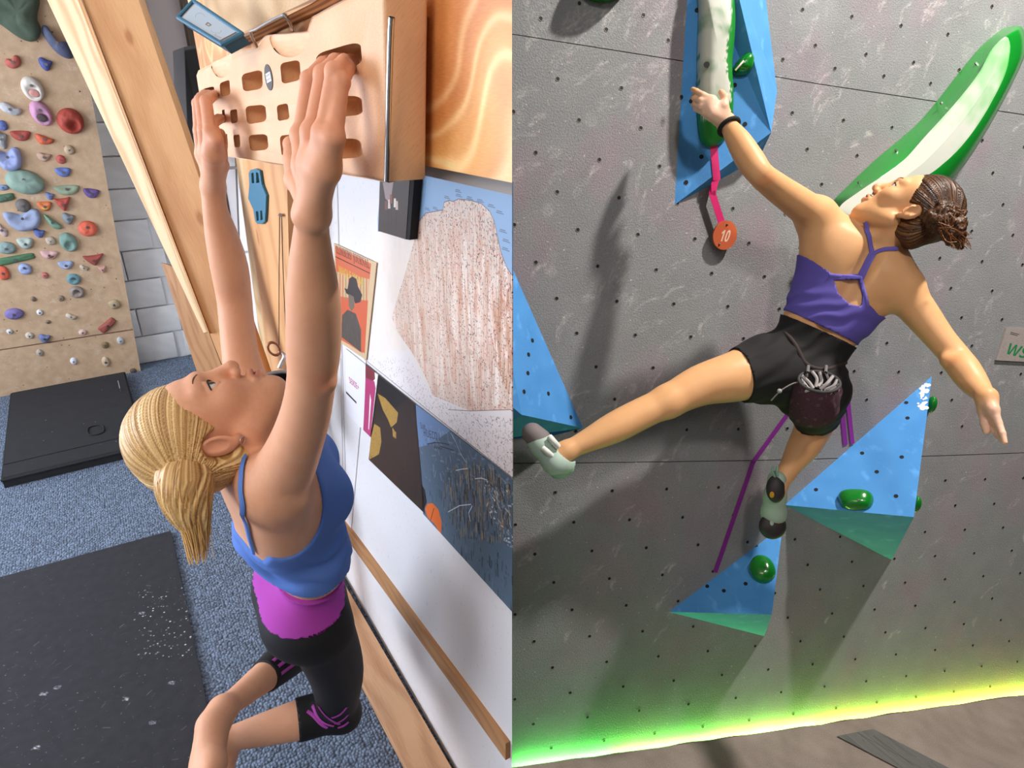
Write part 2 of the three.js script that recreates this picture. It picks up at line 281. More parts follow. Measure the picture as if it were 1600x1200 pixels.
{
  const s = struct('wall_climbing', 'tall grey textured climbing wall with rows of bolt holes', 'wall');
  const grit = pixelTex(512, (u, v) => { const b = 128 + 60 * n2(u * 90, v * 90) + 60 * n2(u * 210, v * 210); return [b, b, b]; }, 0.35, false); grit.channel = 0;
  const m = std({ map: wallTex, roughness: 0.82, bumpMap: canvasTex(1024, 1024, (x, w, h) => { const im = x.createImageData(w, h); for (let i = 0; i < w * h; i++) { const b = 128 + 70 * n2((i % w) * 0.55, Math.floor(i / w) * 0.55) + 40 * n2((i % w) * 0.16, Math.floor(i / w) * 0.16); im.data[i * 4] = im.data[i * 4 + 1] = im.data[i * 4 + 2] = b; im.data[i * 4 + 3] = 255; } x.putImageData(im, 0, 0); }, false), bumpScale: 0.0022 });
  m.bumpMap.repeat.set(3, 3);
  const wallPlate = (pts) => {
    const g = plate(RW, pts, 0, 0.02), p = g.attributes.position, uv = g.attributes.uv, q = V();
    for (let i = 0; i < p.count; i++) { q.fromBufferAttribute(p, i).sub(RW.o); uv.setXY(i, (q.dot(RW.ex) + 0.4) / 4, (q.dot(RW.ey) + 0.4) / 4); }
    return part('panel', g, m, s);
  };
  wallPlate([[740, -160], [1750, -160], [1750, 200.5], [1600, 178.5], [1280, 130.5], [1069, 95], [800, 52.5], [740, 42]]);
  wallPlate([[740, 43.5], [800, 54], [1069, 96.5], [1280, 132], [1600, 180], [1750, 202], [1750, 702], [1441, 712.5], [1175, 719], [885, 723], [740, 723.5]]);
  wallPlate([[740, 725], [885, 724.5], [1175, 720.5], [1441, 714], [1750, 703.5], [1750, 1100], [740, 1245]]);
  part('backing', plate(RW, [[740, -160], [1750, -160], [1750, 1100], [740, 1245]], -0.024, 0.05), std({ color: 0x1c1b1a, roughness: 1 }), s);
  // bolt holes: dark sockets with a metal rim, in offset rows
  const H = [[[105.63, 40.2, 748, 17.9, 20.9, 12.6, 0.024, 0.004], -1, 2, -1, 10, 'top'], [[127.84, 51.1479, 871.462, 18.472, 68.0777, 123.183, 0.0292724, 0.0198964], -6, 10, 0, 10, 'mid'], [[108.265, 43.2999, 893.664, 15.7652, 58.2856, 952.691, 0.0240013, 0.0171068], -6, 12, -5, 5, 'low']];
  const holes = [], rims = [], quat = new THREE.Quaternion().setFromRotationMatrix(new THREE.Matrix4().makeBasis(RW.ex, RW.ey, RW.ez));
  const pts = [];
  for (const [h, i0, i1, j0, j1, which] of H) {
    if (which === 'top') { for (const [x, y] of [[844.8, 28.8], [947.2, 45.9], [1044, 62.9], [905.3, 5.3], [1005.3, 23.5], [1331, 26], [1408, 40], [1481, 53.6], [1353, 85], [1427.5, 97.6], [1498.7, 109], [1304.5, 107], [1381, 119], [1454, 130.4], [1254, 15], [1223, 93], [1550, 10], [1274, 71]]) pts.push([x, y]); continue; }
    for (let i = i0; i <= i1; i++) for (let j = j0; j <= j1; j++) { const w = h[6] * i + h[7] * j + 1; pts.push([(h[0] * i + h[1] * j + h[2]) / w, (h[3] * i + h[4] * j + h[5]) / w, which]); }
  }
  for (const [x, y, which] of pts) {
    if (x < 796 || x > 1640 || (which === 'mid' && (y > 706 || y < 70 + (x - 800) * 0.16)) || (which === 'low' && (y < 735 || y > 1190 - (x - 800) * 0.144))) continue;
    const p = RW.px(x, y, 0.0004), d = new THREE.CylinderGeometry(0.0056, 0.0056, 0.0012, 12); d.rotateX(Math.PI / 2); d.applyQuaternion(quat); d.translate(p.x, p.y, p.z); holes.push(d);
    const r = new THREE.TorusGeometry(0.0063, 0.001, 5, 14); r.applyQuaternion(quat); r.translate(p.x, p.y, p.z); rims.push(r);
  }
  part('bolt_sockets', mergeGeometries(holes), std({ color: 0x0b0a0a, roughness: 0.7 }), s).userData.kind = 'stuff';
  part('socket_rims', mergeGeometries(rims), std({ color: 0x8b8884, roughness: 0.5, metalness: 0.6 }), s).userData.kind = 'stuff';
}
// hall floor: matting that stops just short of the wall, with the light strip in the gap
const floorDir = V(0, 0, 1).addScaledVector(rwX, -rwX.z).normalize();
const hallN = floorDir.clone().cross(rwX).normalize();      // up
const HF = new Frame(RW.px(800, 1200, 0.05), rwX, floorDir, hallN);
{
  const s = struct('floor_hall', 'dark grey brown matting on the hall floor', 'floor');
  const mat = std({ map: pixelTex(512, (u, v) => { const f = per(u, v, 4, 61) * 7 + n2(u * 150, v * 150) * 9 + per(u, v, 14, 4) * 5; return [140 + f, 128 + f, 120 + f]; }, 0.9), roughness: 0.92 });
  const edge = []; for (let k = 0; k <= 60; k++) { const x = 740 + k * 17; edge.push(RW.px(x, 1208.6 - (x - 740) * 0.1437 + 1.6 * n2(x * 0.012, 3), 0.05)); }
  const far = [edge[60].clone().addScaledVector(floorDir, 4), edge[0].clone().addScaledVector(floorDir, 4)];
  const top = [...edge, ...far];
  part('matting', prism(top, top.map((p) => p.clone().addScaledVector(hallN, -0.25)), rwX), mat, s);
  const led = thing('light_strip', 'glowing green and yellow light strip along the foot of the wall', 'light strip', RW.px(1200, 1143, 0.03));
  const cols = [[0x62ee5e, 800, 960], [0x82f25a, 960, 1120], [0xa6f65a, 1120, 1280], [0xc4f54c, 1280, 1440], [0xd8f24a, 1440, 1640]];
  for (const [c, x0, x1] of cols) {
    const y = (x) => 1200 - (x - 800) * 0.1437 + 6, a = RW.px(x0, y(x0), 0.022).addScaledVector(hallN, -0.018), b = RW.px(x1, y(x1), 0.022).addScaledVector(hallN, -0.018);
    part('tube', cylinderBetween(a, b, 0.007, 0.007, 10), std({ color: 0xffffff, emissive: c, emissiveIntensity: 1.6 }), led);
    const m = a.clone().add(b).multiplyScalar(0.5).addScaledVector(hallN, 0.012);
    const l = new THREE.RectAreaLight(c, LED_I, a.distanceTo(b), 0.02); l.position.copy(m);
    // emits upwards and towards the wall, long side along the wall
    const out = hallN.clone().addScaledVector(RW.ez, -1.5).normalize(), zz = out.clone().negate(), xx = rwX.clone(), yy = zz.clone().cross(xx).normalize();
    l.quaternion.setFromRotationMatrix(new THREE.Matrix4().makeBasis(xx, yy, zz)); scene.add(l);
  }
  // grey tape stuck over the mat joint
  const tp = thing('floor_tape', 'wide strip of grey tape stuck across the matting', 'tape', HF.px(1400, 1170, 0.002));
  const tapeTex = canvasTex(256, 256, (x, w, h) => { x.fillStyle = '#62625f'; x.fillRect(0, 0, w, h); for (let k = 0; k < 200; k++) { x.strokeStyle = rnd() < 0.5 ? `rgba(120,120,116,${rr(0.1, 0.4)})` : `rgba(50,50,50,${rr(0.1, 0.5)})`; x.lineWidth = rr(0.5, 3); const y = rr(0, h); x.beginPath(); x.moveTo(rr(0, w), y); x.lineTo(rr(0, w), y + rr(-4, 4)); x.stroke(); } });
  tapeTex.repeat.set(3, 3);
  for (const [x0, x1, x2, x3] of [[1308, 1338, 1446, 1412], [1337, 1364, 1492, 1445]]) part('tape_strip', prism([[x0, 1150 - (x0 - 1308) * 0.2], [x1, 1150 - (x1 - 1308) * 0.2], [x2 + 34, 1222], [x3 + 34, 1222]].map(([x, y]) => HF.px(x, y, 0.003)), [[x0, 1150 - (x0 - 1308) * 0.2], [x1, 1150 - (x1 - 1308) * 0.2], [x2 + 34, 1222], [x3 + 34, 1222]].map(([x, y]) => HF.px(x, y, 0.0005)), V(0.6, 0, 0.8)), std({ map: tapeTex, roughness: 0.6 }), tp);
}

// ---------------------------------------------------------------- home gym: climbing board and its holds
const tilt = 0.1;
const CB = new Frame(FW.at(-0.53, 0, 0.147), FW.ex.clone(), FW.ey.clone().multiplyScalar(Math.cos(tilt)).addScaledVector(FW.ez, Math.sin(tilt)), FW.ez.clone().multiplyScalar(Math.cos(tilt)).addScaledVector(FW.ey, -Math.sin(tilt)));
const OUT = {      // outlines in the unit square, y up
  oval: (n = 28) => Array.from({ length: n }, (_, i) => [Math.cos(i / n * 6.2832), Math.sin(i / n * 6.2832)]),
  half: () => [[-1, 0.75], [-0.4, 0.98], [0.3, 0.95], [1, 0.7], [0.85, -0.1], [0.5, -0.75], [0, -1], [-0.5, -0.8], [-0.88, -0.15]],
  tri: () => [[-1, 0.9], [-0.5, 0.85], [0.4, 0.9], [1, 1], [0.75, 0.3], [0.25, -0.6], [0, -1], [-0.3, -0.75], [-0.75, 0.1]],
  shield: () => [[-0.9, 0.8], [-0.3, 1], [0.3, 0.6], [1, 0.45], [0.7, -0.2], [0.2, -0.95], [-0.35, -1], [-0.85, -0.3]],
  heart: () => [[-1, -0.1], [-0.6, 0.55], [-0.1, 0.3], [0.3, 1], [0.9, 0.9], [1, 0], [0.5, -0.7], [-0.2, -1], [-0.8, -0.7]],
  bean: () => [[-1, 0.5], [-0.55, 1], [0, 0.75], [0.45, 0.2], [1, 0], [0.95, -0.6], [0.4, -1], [-0.3, -0.75], [-0.85, -0.2]],
  drop: () => [[-0.9, 1], [-0.4, 0.75], [0.3, 0.1], [0.9, -0.4], [1, -0.85], [0.4, -1], [-0.2, -0.7], [-0.7, 0.1]],
  crescent: () => [[-0.75, 1], [-0.35, 0.85], [-0.2, 0.3], [0.15, -0.1], [0.6, 0.1], [0.95, -0.2], [1, -0.85], [0.55, -1], [-0.1, -0.75], [-0.6, -0.2], [-0.95, 0.55]],
  bowl: () => [[-1, 0.85], [-0.5, 0.8], [0, 0.6], [0.5, 1], [0.95, 0.9], [1, 0.1], [0.7, -0.7], [0, -1], [-0.6, -0.8], [-0.95, 0]],
  square: () => [[-0.9, 0.7], [0.2, 1], [0.95, 0.55], [1, -0.5], [0.3, -1], [-0.8, -0.8]],
  rail: () => [[-1, 0.1], [-0.95, 0.7], [0, 0.9], [0.9, 1], [1, 0.3], [0.95, -0.4], [0, -0.85], [-0.95, -1]],
  wedge: () => [[-1, 0.9], [-0.2, 0.7], [0.6, 0.1], [1, -0.1], [0.8, -0.7], [0, -1], [-0.8, -0.7]],
  blob: () => [[-1.2, 1.1], [0.9, 1.1], [1, 0.45], [0.7, -0.2], [0.75, -0.6], [0.4, -1], [-0.1, -0.95], [-0.7, -0.5], [-1.2, -0.1]],
};
function smoothClosed(pts, n) { const c = new THREE.CatmullRomCurve3(pts.map(([x, y]) => V(x, y, 0)), true, 'catmullrom', 0.5); return c.getSpacedPoints(n).slice(0, n).map((p) => [p.x, p.y]); }
// a domed body over a closed outline (frame coordinates, metres); opts: dents [[x, y, r, depth]] in unit coordinates, rough, power
function dome(F, c, outline, h, { dents = [], rough = 0.04, power = 2.4, rings = 9, q = 0, seed = 1, color } = {}) {
  const n = outline.length, pos = [], idx = [], col = [];
  let R = 0; for (const [x, y] of outline) R = Math.max(R, Math.hypot(x - c[0], y - c[1]));
  const put = (x, y, z, ux, uy) => {
    let hh = z; for (const [dx, dy, r, d] of dents) { const e = ((ux - dx) ** 2 + (uy - dy) ** 2) / (r * r); hh -= d * h * Math.exp(-e * e); }
    hh = Math.max(0.0006, hh + (z > 0.001 ? rough * h * n3(x / R * 1.7 + seed, y / R * 1.7, seed * 3.1) + rough * 0.4 * h * n3(x / R * 6, y / R * 6, seed) : 0));
    const p = F.at(x, y, q + hh); pos.push(p.x, p.y, p.z); if (color) col.push(...color(x, y, hh, ux, uy));
  };
  const zs = []; for (let k = 0; k <= rings; k++) { const t = k / rings; zs.push([Math.cos(t * Math.PI / 2) ** 0.75, h * Math.sin(t * Math.PI / 2) ** (2 / power)]); }
  let ax = 1e-6, ay = 1e-6; for (const [x, y] of outline) { ax = Math.max(ax, Math.abs(x - c[0])); ay = Math.max(ay, Math.abs(y - c[1])); }
  for (let k = 0; k < rings; k++) for (const [x, y] of outline) { const s = zs[k][0], X = c[0] + (x - c[0]) * s, Y = c[1] + (y - c[1]) * s; put(X, Y, zs[k][1], (X - c[0]) / ax, (Y - c[1]) / ay); }
  put(c[0], c[1], h, 0, 0);
  for (let k = 0; k < rings - 1; k++) for (let i = 0; i < n; i++) { const j = (i + 1) % n; idx.push(k * n + i, k * n + j, (k + 1) * n + j, k * n + i, (k + 1) * n + j, (k + 1) * n + i); }
  for (let i = 0; i < n; i++) idx.push((rings - 1) * n + i, (rings - 1) * n + (i + 1) % n, rings * n);
  let area = 0; for (let i = 0; i < n; i++) { const [x, y] = outline[i], [X, Y] = outline[(i + 1) % n]; area += x * Y - X * y; }
  if (area < 0) for (let i = 0; i < idx.length; i += 3) { const t = idx[i + 1]; idx[i + 1] = idx[i + 2]; idx[i + 2] = t; }
  const g = geoOf(pos, idx); if (color) g.setAttribute('color', new THREE.Float32BufferAttribute(col, 3));
  g.computeVertexNormals(); return g;
}
const holdMats = {};
function holdMat(c) {
  if (!holdMats[c]) holdMats[c] = phys({ color: new THREE.Color(c).lerp(new THREE.Color(0xa89684), 0.14), roughness: 0.55, specularIntensity: 0.4 });
  return holdMats[c];
}
const chalky = std({ color: 0xe8ddd6, roughness: 0.95 });
function boltHead(F, p, r, parent) { const g = new THREE.CylinderGeometry(r, r * 1.1, r * 0.9, 6); g.rotateX(Math.PI / 2); g.applyQuaternion(new THREE.Quaternion().setFromRotationMatrix(new THREE.Matrix4().makeBasis(F.ex, F.ey, F.ez))); g.translate(p.x, p.y, p.z); return part('bolt', g, boltMat, parent); }
{
  const s = struct('wall_board', 'tan climbing board panel covered with colourful holds', 'wall');
  const boardTex = (seed) => canvasTex(1024, 1024, (x, w, h) => {
    const im = x.createImageData(w, h);
    for (let i = 0; i < w * h; i++) { const u = (i % w) / 60, v = Math.floor(i / w) / 60, f = fbm2(u + seed, v, 4) * 12 + n2(u * 14, v * 14) * 7; im.data[i * 4] = 190 + f; im.data[i * 4 + 1] = 160 + f; im.data[i * 4 + 2] = 126 + f; im.data[i * 4 + 3] = 255; }
    x.putImageData(im, 0, 0);
    for (let k = 0; k < 90; k++) { x.fillStyle = `rgba(50,40,32,${rr(0.4, 0.9)})`; x.beginPath(); x.arc(rr(0, w), rr(0, h), rr(1.2, 3.2), 0, 6.3); x.fill(); }
    for (let k = 0; k < 60; k++) { const cx = rr(0, w), cy = rr(0, h), r = rr(10, 40); for (let q = 0; q < 60; q++) { x.fillStyle = `rgba(232,222,212,${rr(0.02, 0.09)})`; x.beginPath(); x.arc(cx + rr(-r, r), cy + rr(-r, r), rr(1, 5), 0, 6.3); x.fill(); } }
  });
  const bt1 = boardTex(1); bt1.repeat.set(1 / 1.4, 1 / 1.4); const mb = std({ map: bt1, roughness: 0.8 });
  part('board_panel', plate(CB, [[-70, -80], [100, -80], [153, 205], [208, 514], [-70, 557]], 0, 0.045), mb, s);
  part('kick_panel', plate(CB, [[-70, 559], [208.5, 516], [222, 600], [232, 640], [-70, 700]].map(([x, y]) => [x, Math.min(y, 592 + (215 - x) * 0.18)]), 0, 0.045), mb, s);
  const HL = [   // centre x, y, width, height, turn, colour, outline, label
    [26, 18, 82, 90, 0, 0x33503f, 'blob', 'huge dark green lumpy hold at the top of the board'],
    [89, 66, 40, 50, 0, 0x3f4f70, 'crescent', 'dark navy crescent hold right of the huge green one'],
    [20, 97, 26, 20, 0, 0xb8564c, 'heart', 'small red heart shaped hold under the huge green one'],
    [72, 100, 22, 20, 0, 0x2f4690, 'shield', 'small deep blue shield shaped hold under the navy crescent'],
    [51, 139, 34, 39, 12, 0xd9d2c4, 'oval', 'cream oval hold with a pink hollow'],
    [16, 170, 32, 21, 0, 0xb9bcbd, 'bean', 'pale grey bean shaped hold left of the pink oval'],
    [64, 177, 32, 40, 15, 0xc78fb0, 'oval', 'pink oval hold with black marks below the cream oval'],
    [110, 189, 42, 40, -10, 0xa83224, 'oval', 'big red ring shaped hold at the right of the board'],
    [4, 196, 16, 16, 0, 0x4a63a8, 'oval', 'blue knob hold at the left edge above the silver hold'],
    [3, 217, 20, 30, 0, 0x8f9392, 'shield', 'rough silver grey hold at the left edge'],
    [33, 212, 32, 16, 0, 0xa33a32, 'half', 'red half moon hold with its flat side up'],
    [70, 217, 27, 17, 0, 0xcf5a36, 'wedge', 'orange red wedge hold beside the red half moon'],
    [108, 234, 16, 15, -20, 0xb7a283, 'oval', 'small tan oval hold below the big red ring'],
    [69, 245, 23, 14, 0, 0xbf9c86, 'shield', 'small tan pink triangular hold below the orange wedge'],
    [95, 249, 15, 14, 0, 0xbb4a45, 'oval', 'small round red hold below the small tan oval'],
    [14, 249, 42, 36, 0, 0x8d9cc8, 'bowl', 'large light blue jug at the left edge of the board'],
    [99, 269, 25, 15, 0, 0x5672b4, 'half', 'blue half moon hold above the light green bar'],
    [39, 284, 60, 38, -18, 0x7f9d8e, 'oval', 'large sea green smooth oval hold'],
    [105, 297, 40, 16, 0, 0x8fa184, 'half', 'long light green bar hold with a scooped top'],
    [5, 293, 18, 9, 0, 0x6d88ad, 'oval', 'tiny blue hold at the left edge by the sea green oval'],
    [143, 302, 25, 15, -10, 0x584083, 'half', 'purple half moon hold near the board edge'],
    [8, 309, 30, 13, 0, 0x2c6048, 'rail', 'short dark green bar hold at the left edge'],
    [36, 321, 24, 21, 0, 0x5d5b58, 'oval', 'dark grey ball hold above the lilac bowl'],
    [78, 306, 14, 12, 0, 0x6a7cb0, 'shield', 'small blue hold under the light green bar'],
    [70, 322, 23, 15, 0, 0xd4703a, 'half', 'orange and yellow hold with a navy lower edge'],
    [99, 319, 26, 21, 0, 0xae3d33, 'tri', 'red triangle hold pointing down'],
    [37, 344, 56, 33, 0, 0x8c9bb8, 'bowl', 'large lilac blue bowl shaped jug'],
    [82, 346, 24, 25, 0, 0x6f9a80, 'drop', 'green teardrop hold right of the lilac bowl'],
    [107, 341, 20, 18, 0, 0x78868e, 'shield', 'small slate grey hold left of the orange oval'],
    [137, 357, 30, 24, 8, 0xd85b3f, 'oval', 'bright orange red oval hold near the board edge'],
    [62, 364, 18, 14, 0, 0x4664ab, 'shield', 'small blue arrow shaped hold under the green teardrop'],
    [40, 380, 25, 18, 0, 0xa6b8ae, 'half', 'pale mint half round hold under the lilac bowl'],
    [79, 376, 15, 13, 0, 0xb3a690, 'square', 'small chalky beige hold left of the green oval'],
    [107, 378, 28, 30, 8, 0x6f9488, 'oval', 'grey green oval hold with a round pocket'],
    [3, 359, 14, 22, 0, 0xc9b0ad, 'bean', 'pale pink hold at the left edge'],
    [10, 387, 30, 19, -8, 0x7f9c97, 'oval', 'smooth grey green hold at the left edge'],
    [77, 398, 27, 14, -8, 0xcfa5a0, 'half', 'pink and white hold with a maroon lower edge'],
    [147, 406, 33, 17, 0, 0x95362c, 'tri', 'dark red crescent shaped hold near the board edge'],
    [24, 405, 62, 12, 3, 0x2f6a47, 'rail', 'long dark green rail hold'],
    [103, 414, 24, 13, 0, 0x8ea3c4, 'half', 'pale blue hold under the grey green pocket oval'],
    [39, 420, 21, 18, 0, 0x93a6cf, 'oval', 'light blue round hold below the long green rail'],
    [131, 418, 13, 10, 0, 0xc2b39c, 'bean', 'tiny beige hold under the dark red crescent'],
    [160, 421, 13, 11, 0, 0xd09a92, 'tri', 'tiny pink triangular hold near the board edge'],
    [5, 426, 18, 22, 0, 0xd4583b, 'square', 'orange red hold at the left edge under the rail'],
    [70, 430, 11, 10, 0, 0xc06a62, 'oval', 'tiny pink red hold in the middle of the board'],
    [115, 436, 22, 17, -8, 0x5a8d96, 'oval', 'teal hold with a dark pocket'],
    [120, 456, 24, 18, 0, 0x8d8077, 'oval', 'grey brown round hold under the teal one'],
    [52, 467, 9, 8, 0, 0x7e6a55, 'oval', 'tiny brown knob left of the middle'],
    [95, 466, 10, 9, 0, 0x8a7660, 'square', 'tiny brown knob next to the grey brown hold'],
    [178, 475, 17, 14, 10, 0xad9a76, 'square', 'small square tan hold close to the right edge'],
    [22, 490, 30, 17, 0, 0x6b62a0, 'oval', 'flat purple disc hold low on the left'],
    [62, 488, 10, 9, 0, 0xd7d9da, 'oval', 'tiny white knob right of the purple disc'],
    [111, 494, 16, 11, 0, 0xc6b9a4, 'bean', 'small cream footchip under the brown knobs'],
    [75, 503, 9, 6, 0, 0x83705c, 'oval', 'tiny brown footchip under the white knob'],
    [168, 508, 32, 12, 30, 0x8e3a30, 'rail', 'slanting dark red bar hold near the right edge'],
    [15, 518, 10, 8, 0, 0xcfd0cf, 'oval', 'tiny white knob low at the left edge'],
    [46, 524, 13, 10, 0, 0xc9c1b2, 'oval', 'small cream knob left of the blue round one'],
    [70, 528, 19, 14, 0, 0x6173a2, 'shield', 'dusty blue round hold just above the board seam'],
    [129, 519, 13, 9, 0, 0xd3b5a8, 'oval', 'tiny pale pink knob above the board seam'],
    [188, 532, 11, 12, 0, 0xb9bcbb, 'oval', 'small grey knob at the right end of the kick panel'],
    [164, 539, 11, 10, 0, 0x7a6544, 'square', 'small olive brown knob on the kick panel'],
    [62, 551, 11, 11, 0, 0xaca495, 'oval', 'small beige knob on the left of the kick panel'],
    [115, 564, 11, 11, 0, 0xd9dde2, 'oval', 'shiny white knob in the middle of the kick panel'],
    [165, 565, 12, 16, 0, 0xc8b294, 'oval', 'cream ring shaped knob on the kick panel'],
    [208, 580, 10, 9, 0, 0x4b443c, 'square', 'dark knob at the lower right corner of the kick panel'],
  ];
  const DENT = { 4: [[0, -0.25, 0.55, 0.5]], 6: [[0.1, -0.3, 0.5, 0.45]], 7: [[0.15, -0.3, 0.38, 0.75]], 15: [[-0.1, 0.3, 0.6, 0.5]], 17: [[0.1, 0.4, 0.5, 0.1]], 18: [[0, 0.6, 0.6, 0.4]], 26: [[0, 0.35, 0.7, 0.55]], 33: [[0, -0.3, 0.42, 0.55]], 45: [[0, 0, 0.4, 0.5]], 46: [[0, 0, 0.5, 0.5]], 29: [[0, 0.3, 0.5, 0.15]], 40: [[0, 0, 0.4, 0.2]] };
  const second = { 4: 0xd3938a, 6: 0x3a3036, 24: 0xe2b545, 36: 0x8a4038, 39: 0xd4d8de };
  HL.forEach(([x, y, w, h, rot, c, kind, label], k) => {
    const q0 = y > 516 + (208 - x) * 0.16 ? 0.0 : 0.0, F = CB, cc = F.ab(x, y, q0), ex = F.ab(x + w / 2, y, q0), ey = F.ab(x, y - h / 2, q0), sx = Math.hypot(ex[0] - cc[0], ex[1] - cc[1]), sy = Math.hypot(ey[0] - cc[0], ey[1] - cc[1]);
    const cr = Math.cos(rot * Math.PI / 180), sr = Math.sin(rot * Math.PI / 180), big = Math.max(sx, sy), n = big > 0.04 ? 36 : 20;
    const o = smoothClosed(OUT[kind](), n).map(([u, v]) => [cc[0] + u * sx * cr - v * sy * sr, cc[1] + u * sx * sr + v * sy * cr]);
    const t = thing('climbing_hold', label, 'climbing hold', F.at(cc[0], cc[1], 0), 'holds on the tan climbing board');
    const hgt = Math.min(sx, sy) * (kind === 'blob' ? 0.55 : 0.8);
    part('body', dome(F, cc, o, hgt, { dents: DENT[k] ?? (kind === 'half' ? [[0, 0.75, 0.5, 0.35]] : []), rough: k === 0 || k === 9 ? 0.16 : 0.08, seed: k + 1, rings: big > 0.04 ? 9 : 6 }), holdMat(c), t);
    if (second[k]) { const i = o.map(([u, v]) => [cc[0] + (u - cc[0]) * 0.5 + (k === 4 ? 0.004 : 0), cc[1] + (v - cc[1]) * 0.32 - sy * 0.3]); part(k === 4 || k === 6 ? 'stain' : 'edge_band', dome(F, [cc[0], cc[1] - sy * 0.3], i, hgt * 0.25, { q: hgt * (k === 4 ? 0.62 : 0.78), rough: 0.1, seed: k, rings: 5 }), holdMat(second[k]), t); }
    if (w > 8 && kind !== 'blob') boltHead(F, F.at(cc[0], cc[1] + sy * (DENT[k] ? 0.3 : 0), hgt * (DENT[k] ? 0.88 : 0.98)), big > 0.03 ? 0.008 : 0.005, t);
  });
}
// ---------------------------------------------------------------- mats
function specks(x, w, h, n, c) { for (let k = 0; k < n; k++) { x.fillStyle = `rgba(${c},${rr(0.15, 0.9)})`; const s = rr(0.5, 2.2); x.fillRect(rr(0, w), rr(0, h), s, s * rr(0.6, 1.6)); } }
{
  const top = [[-60, 918], [267, 829], [345, 1205], [362, 1290], [-60, 1290]].map(([x, y]) => onFloor(x, y, 0.014)), m0 = onFloor(150, 1000, 0.014);
  const ext = 1.6, tex = canvasTex(1024, 1024, (x, w, h) => {
    const im = x.createImageData(w, h); for (let i = 0; i < w * h; i++) { const f = fbm2((i % w) / 40, Math.floor(i / w) / 40, 4) * 8 + n2((i % w) / 1.7, Math.floor(i / w) / 1.7) * 6; im.data[i * 4] = 30 + f; im.data[i * 4 + 1] = 30 + f; im.data[i * 4 + 2] = 33 + f; im.data[i * 4 + 3] = 255; } x.putImageData(im, 0, 0);
    const toC = (px, py) => { const p = onFloor(px, py, 0.014).sub(m0); return [w / 2 + p.x / ext * w, h / 2 + p.z / ext * h]; };
    for (let k = 0; k < 330; k++) { const [cx, cy] = toC(rr(0, 340), rr(850, 1200)); x.fillStyle = `rgba(225,225,228,${rr(0.15, 0.7)})`; x.fillRect(cx, cy, rr(0.6, 2.2), rr(0.6, 2.2)); }
    for (let k = 0; k < 130; k++) { const [cx, cy] = toC(255 + rr(-45, 45) , 950 + rr(-32, 80)); x.fillStyle = `rgba(235,235,238,${rr(0.3, 0.95)})`; x.beginPath(); x.arc(cx, cy, rr(0.6, 2.2), 0, 6.3); x.fill(); }
    for (let k = 0; k < 70; k++) { const [cx, cy] = toC(rr(0, 330), rr(880, 1200)), a = rr(-1.6, 0.2), l = rr(3, 16); x.strokeStyle = `rgba(200,204,212,${rr(0.08, 0.35)})`; x.lineWidth = rr(0.7, 2.6); x.beginPath(); x.moveTo(cx, cy); x.lineTo(cx + Math.cos(a) * l, cy + Math.sin(a) * l); x.stroke(); }
    for (const [px, py] of [[221, 958], [268, 1067], [196, 1092], [57, 1168], [89, 1074], [68, 1084], [238, 1129]]) { const [cx, cy] = toC(px, py); for (let q = 0; q < 30; q++) { x.fillStyle = `rgba(225,228,232,${rr(0.05, 0.3)})`; x.beginPath(); x.ellipse(cx + rr(-7, 7), cy + rr(-4, 4), rr(1, 4), rr(0.6, 2), 0.4, 0, 6.3); x.fill(); } }
  }, true, false);
  const g = prism(top, top.map((p) => V(p.x, 0.001, p.z)), MW.ex), p = g.attributes.position, uv = g.attributes.uv;
  for (let i = 0; i < p.count; i++) uv.setXY(i, 0.5 + (p.getX(i) - m0.x) / ext, 0.5 - (p.getZ(i) - m0.z) / ext);
  const t = thing('rubber_mat', 'large flat black rubber mat dusted with chalk in the foreground', 'mat', V(m0.x, 0, m0.z));
  part('mat_sheet', g, std({ map: tex, roughness: 0.8 }), t);
}
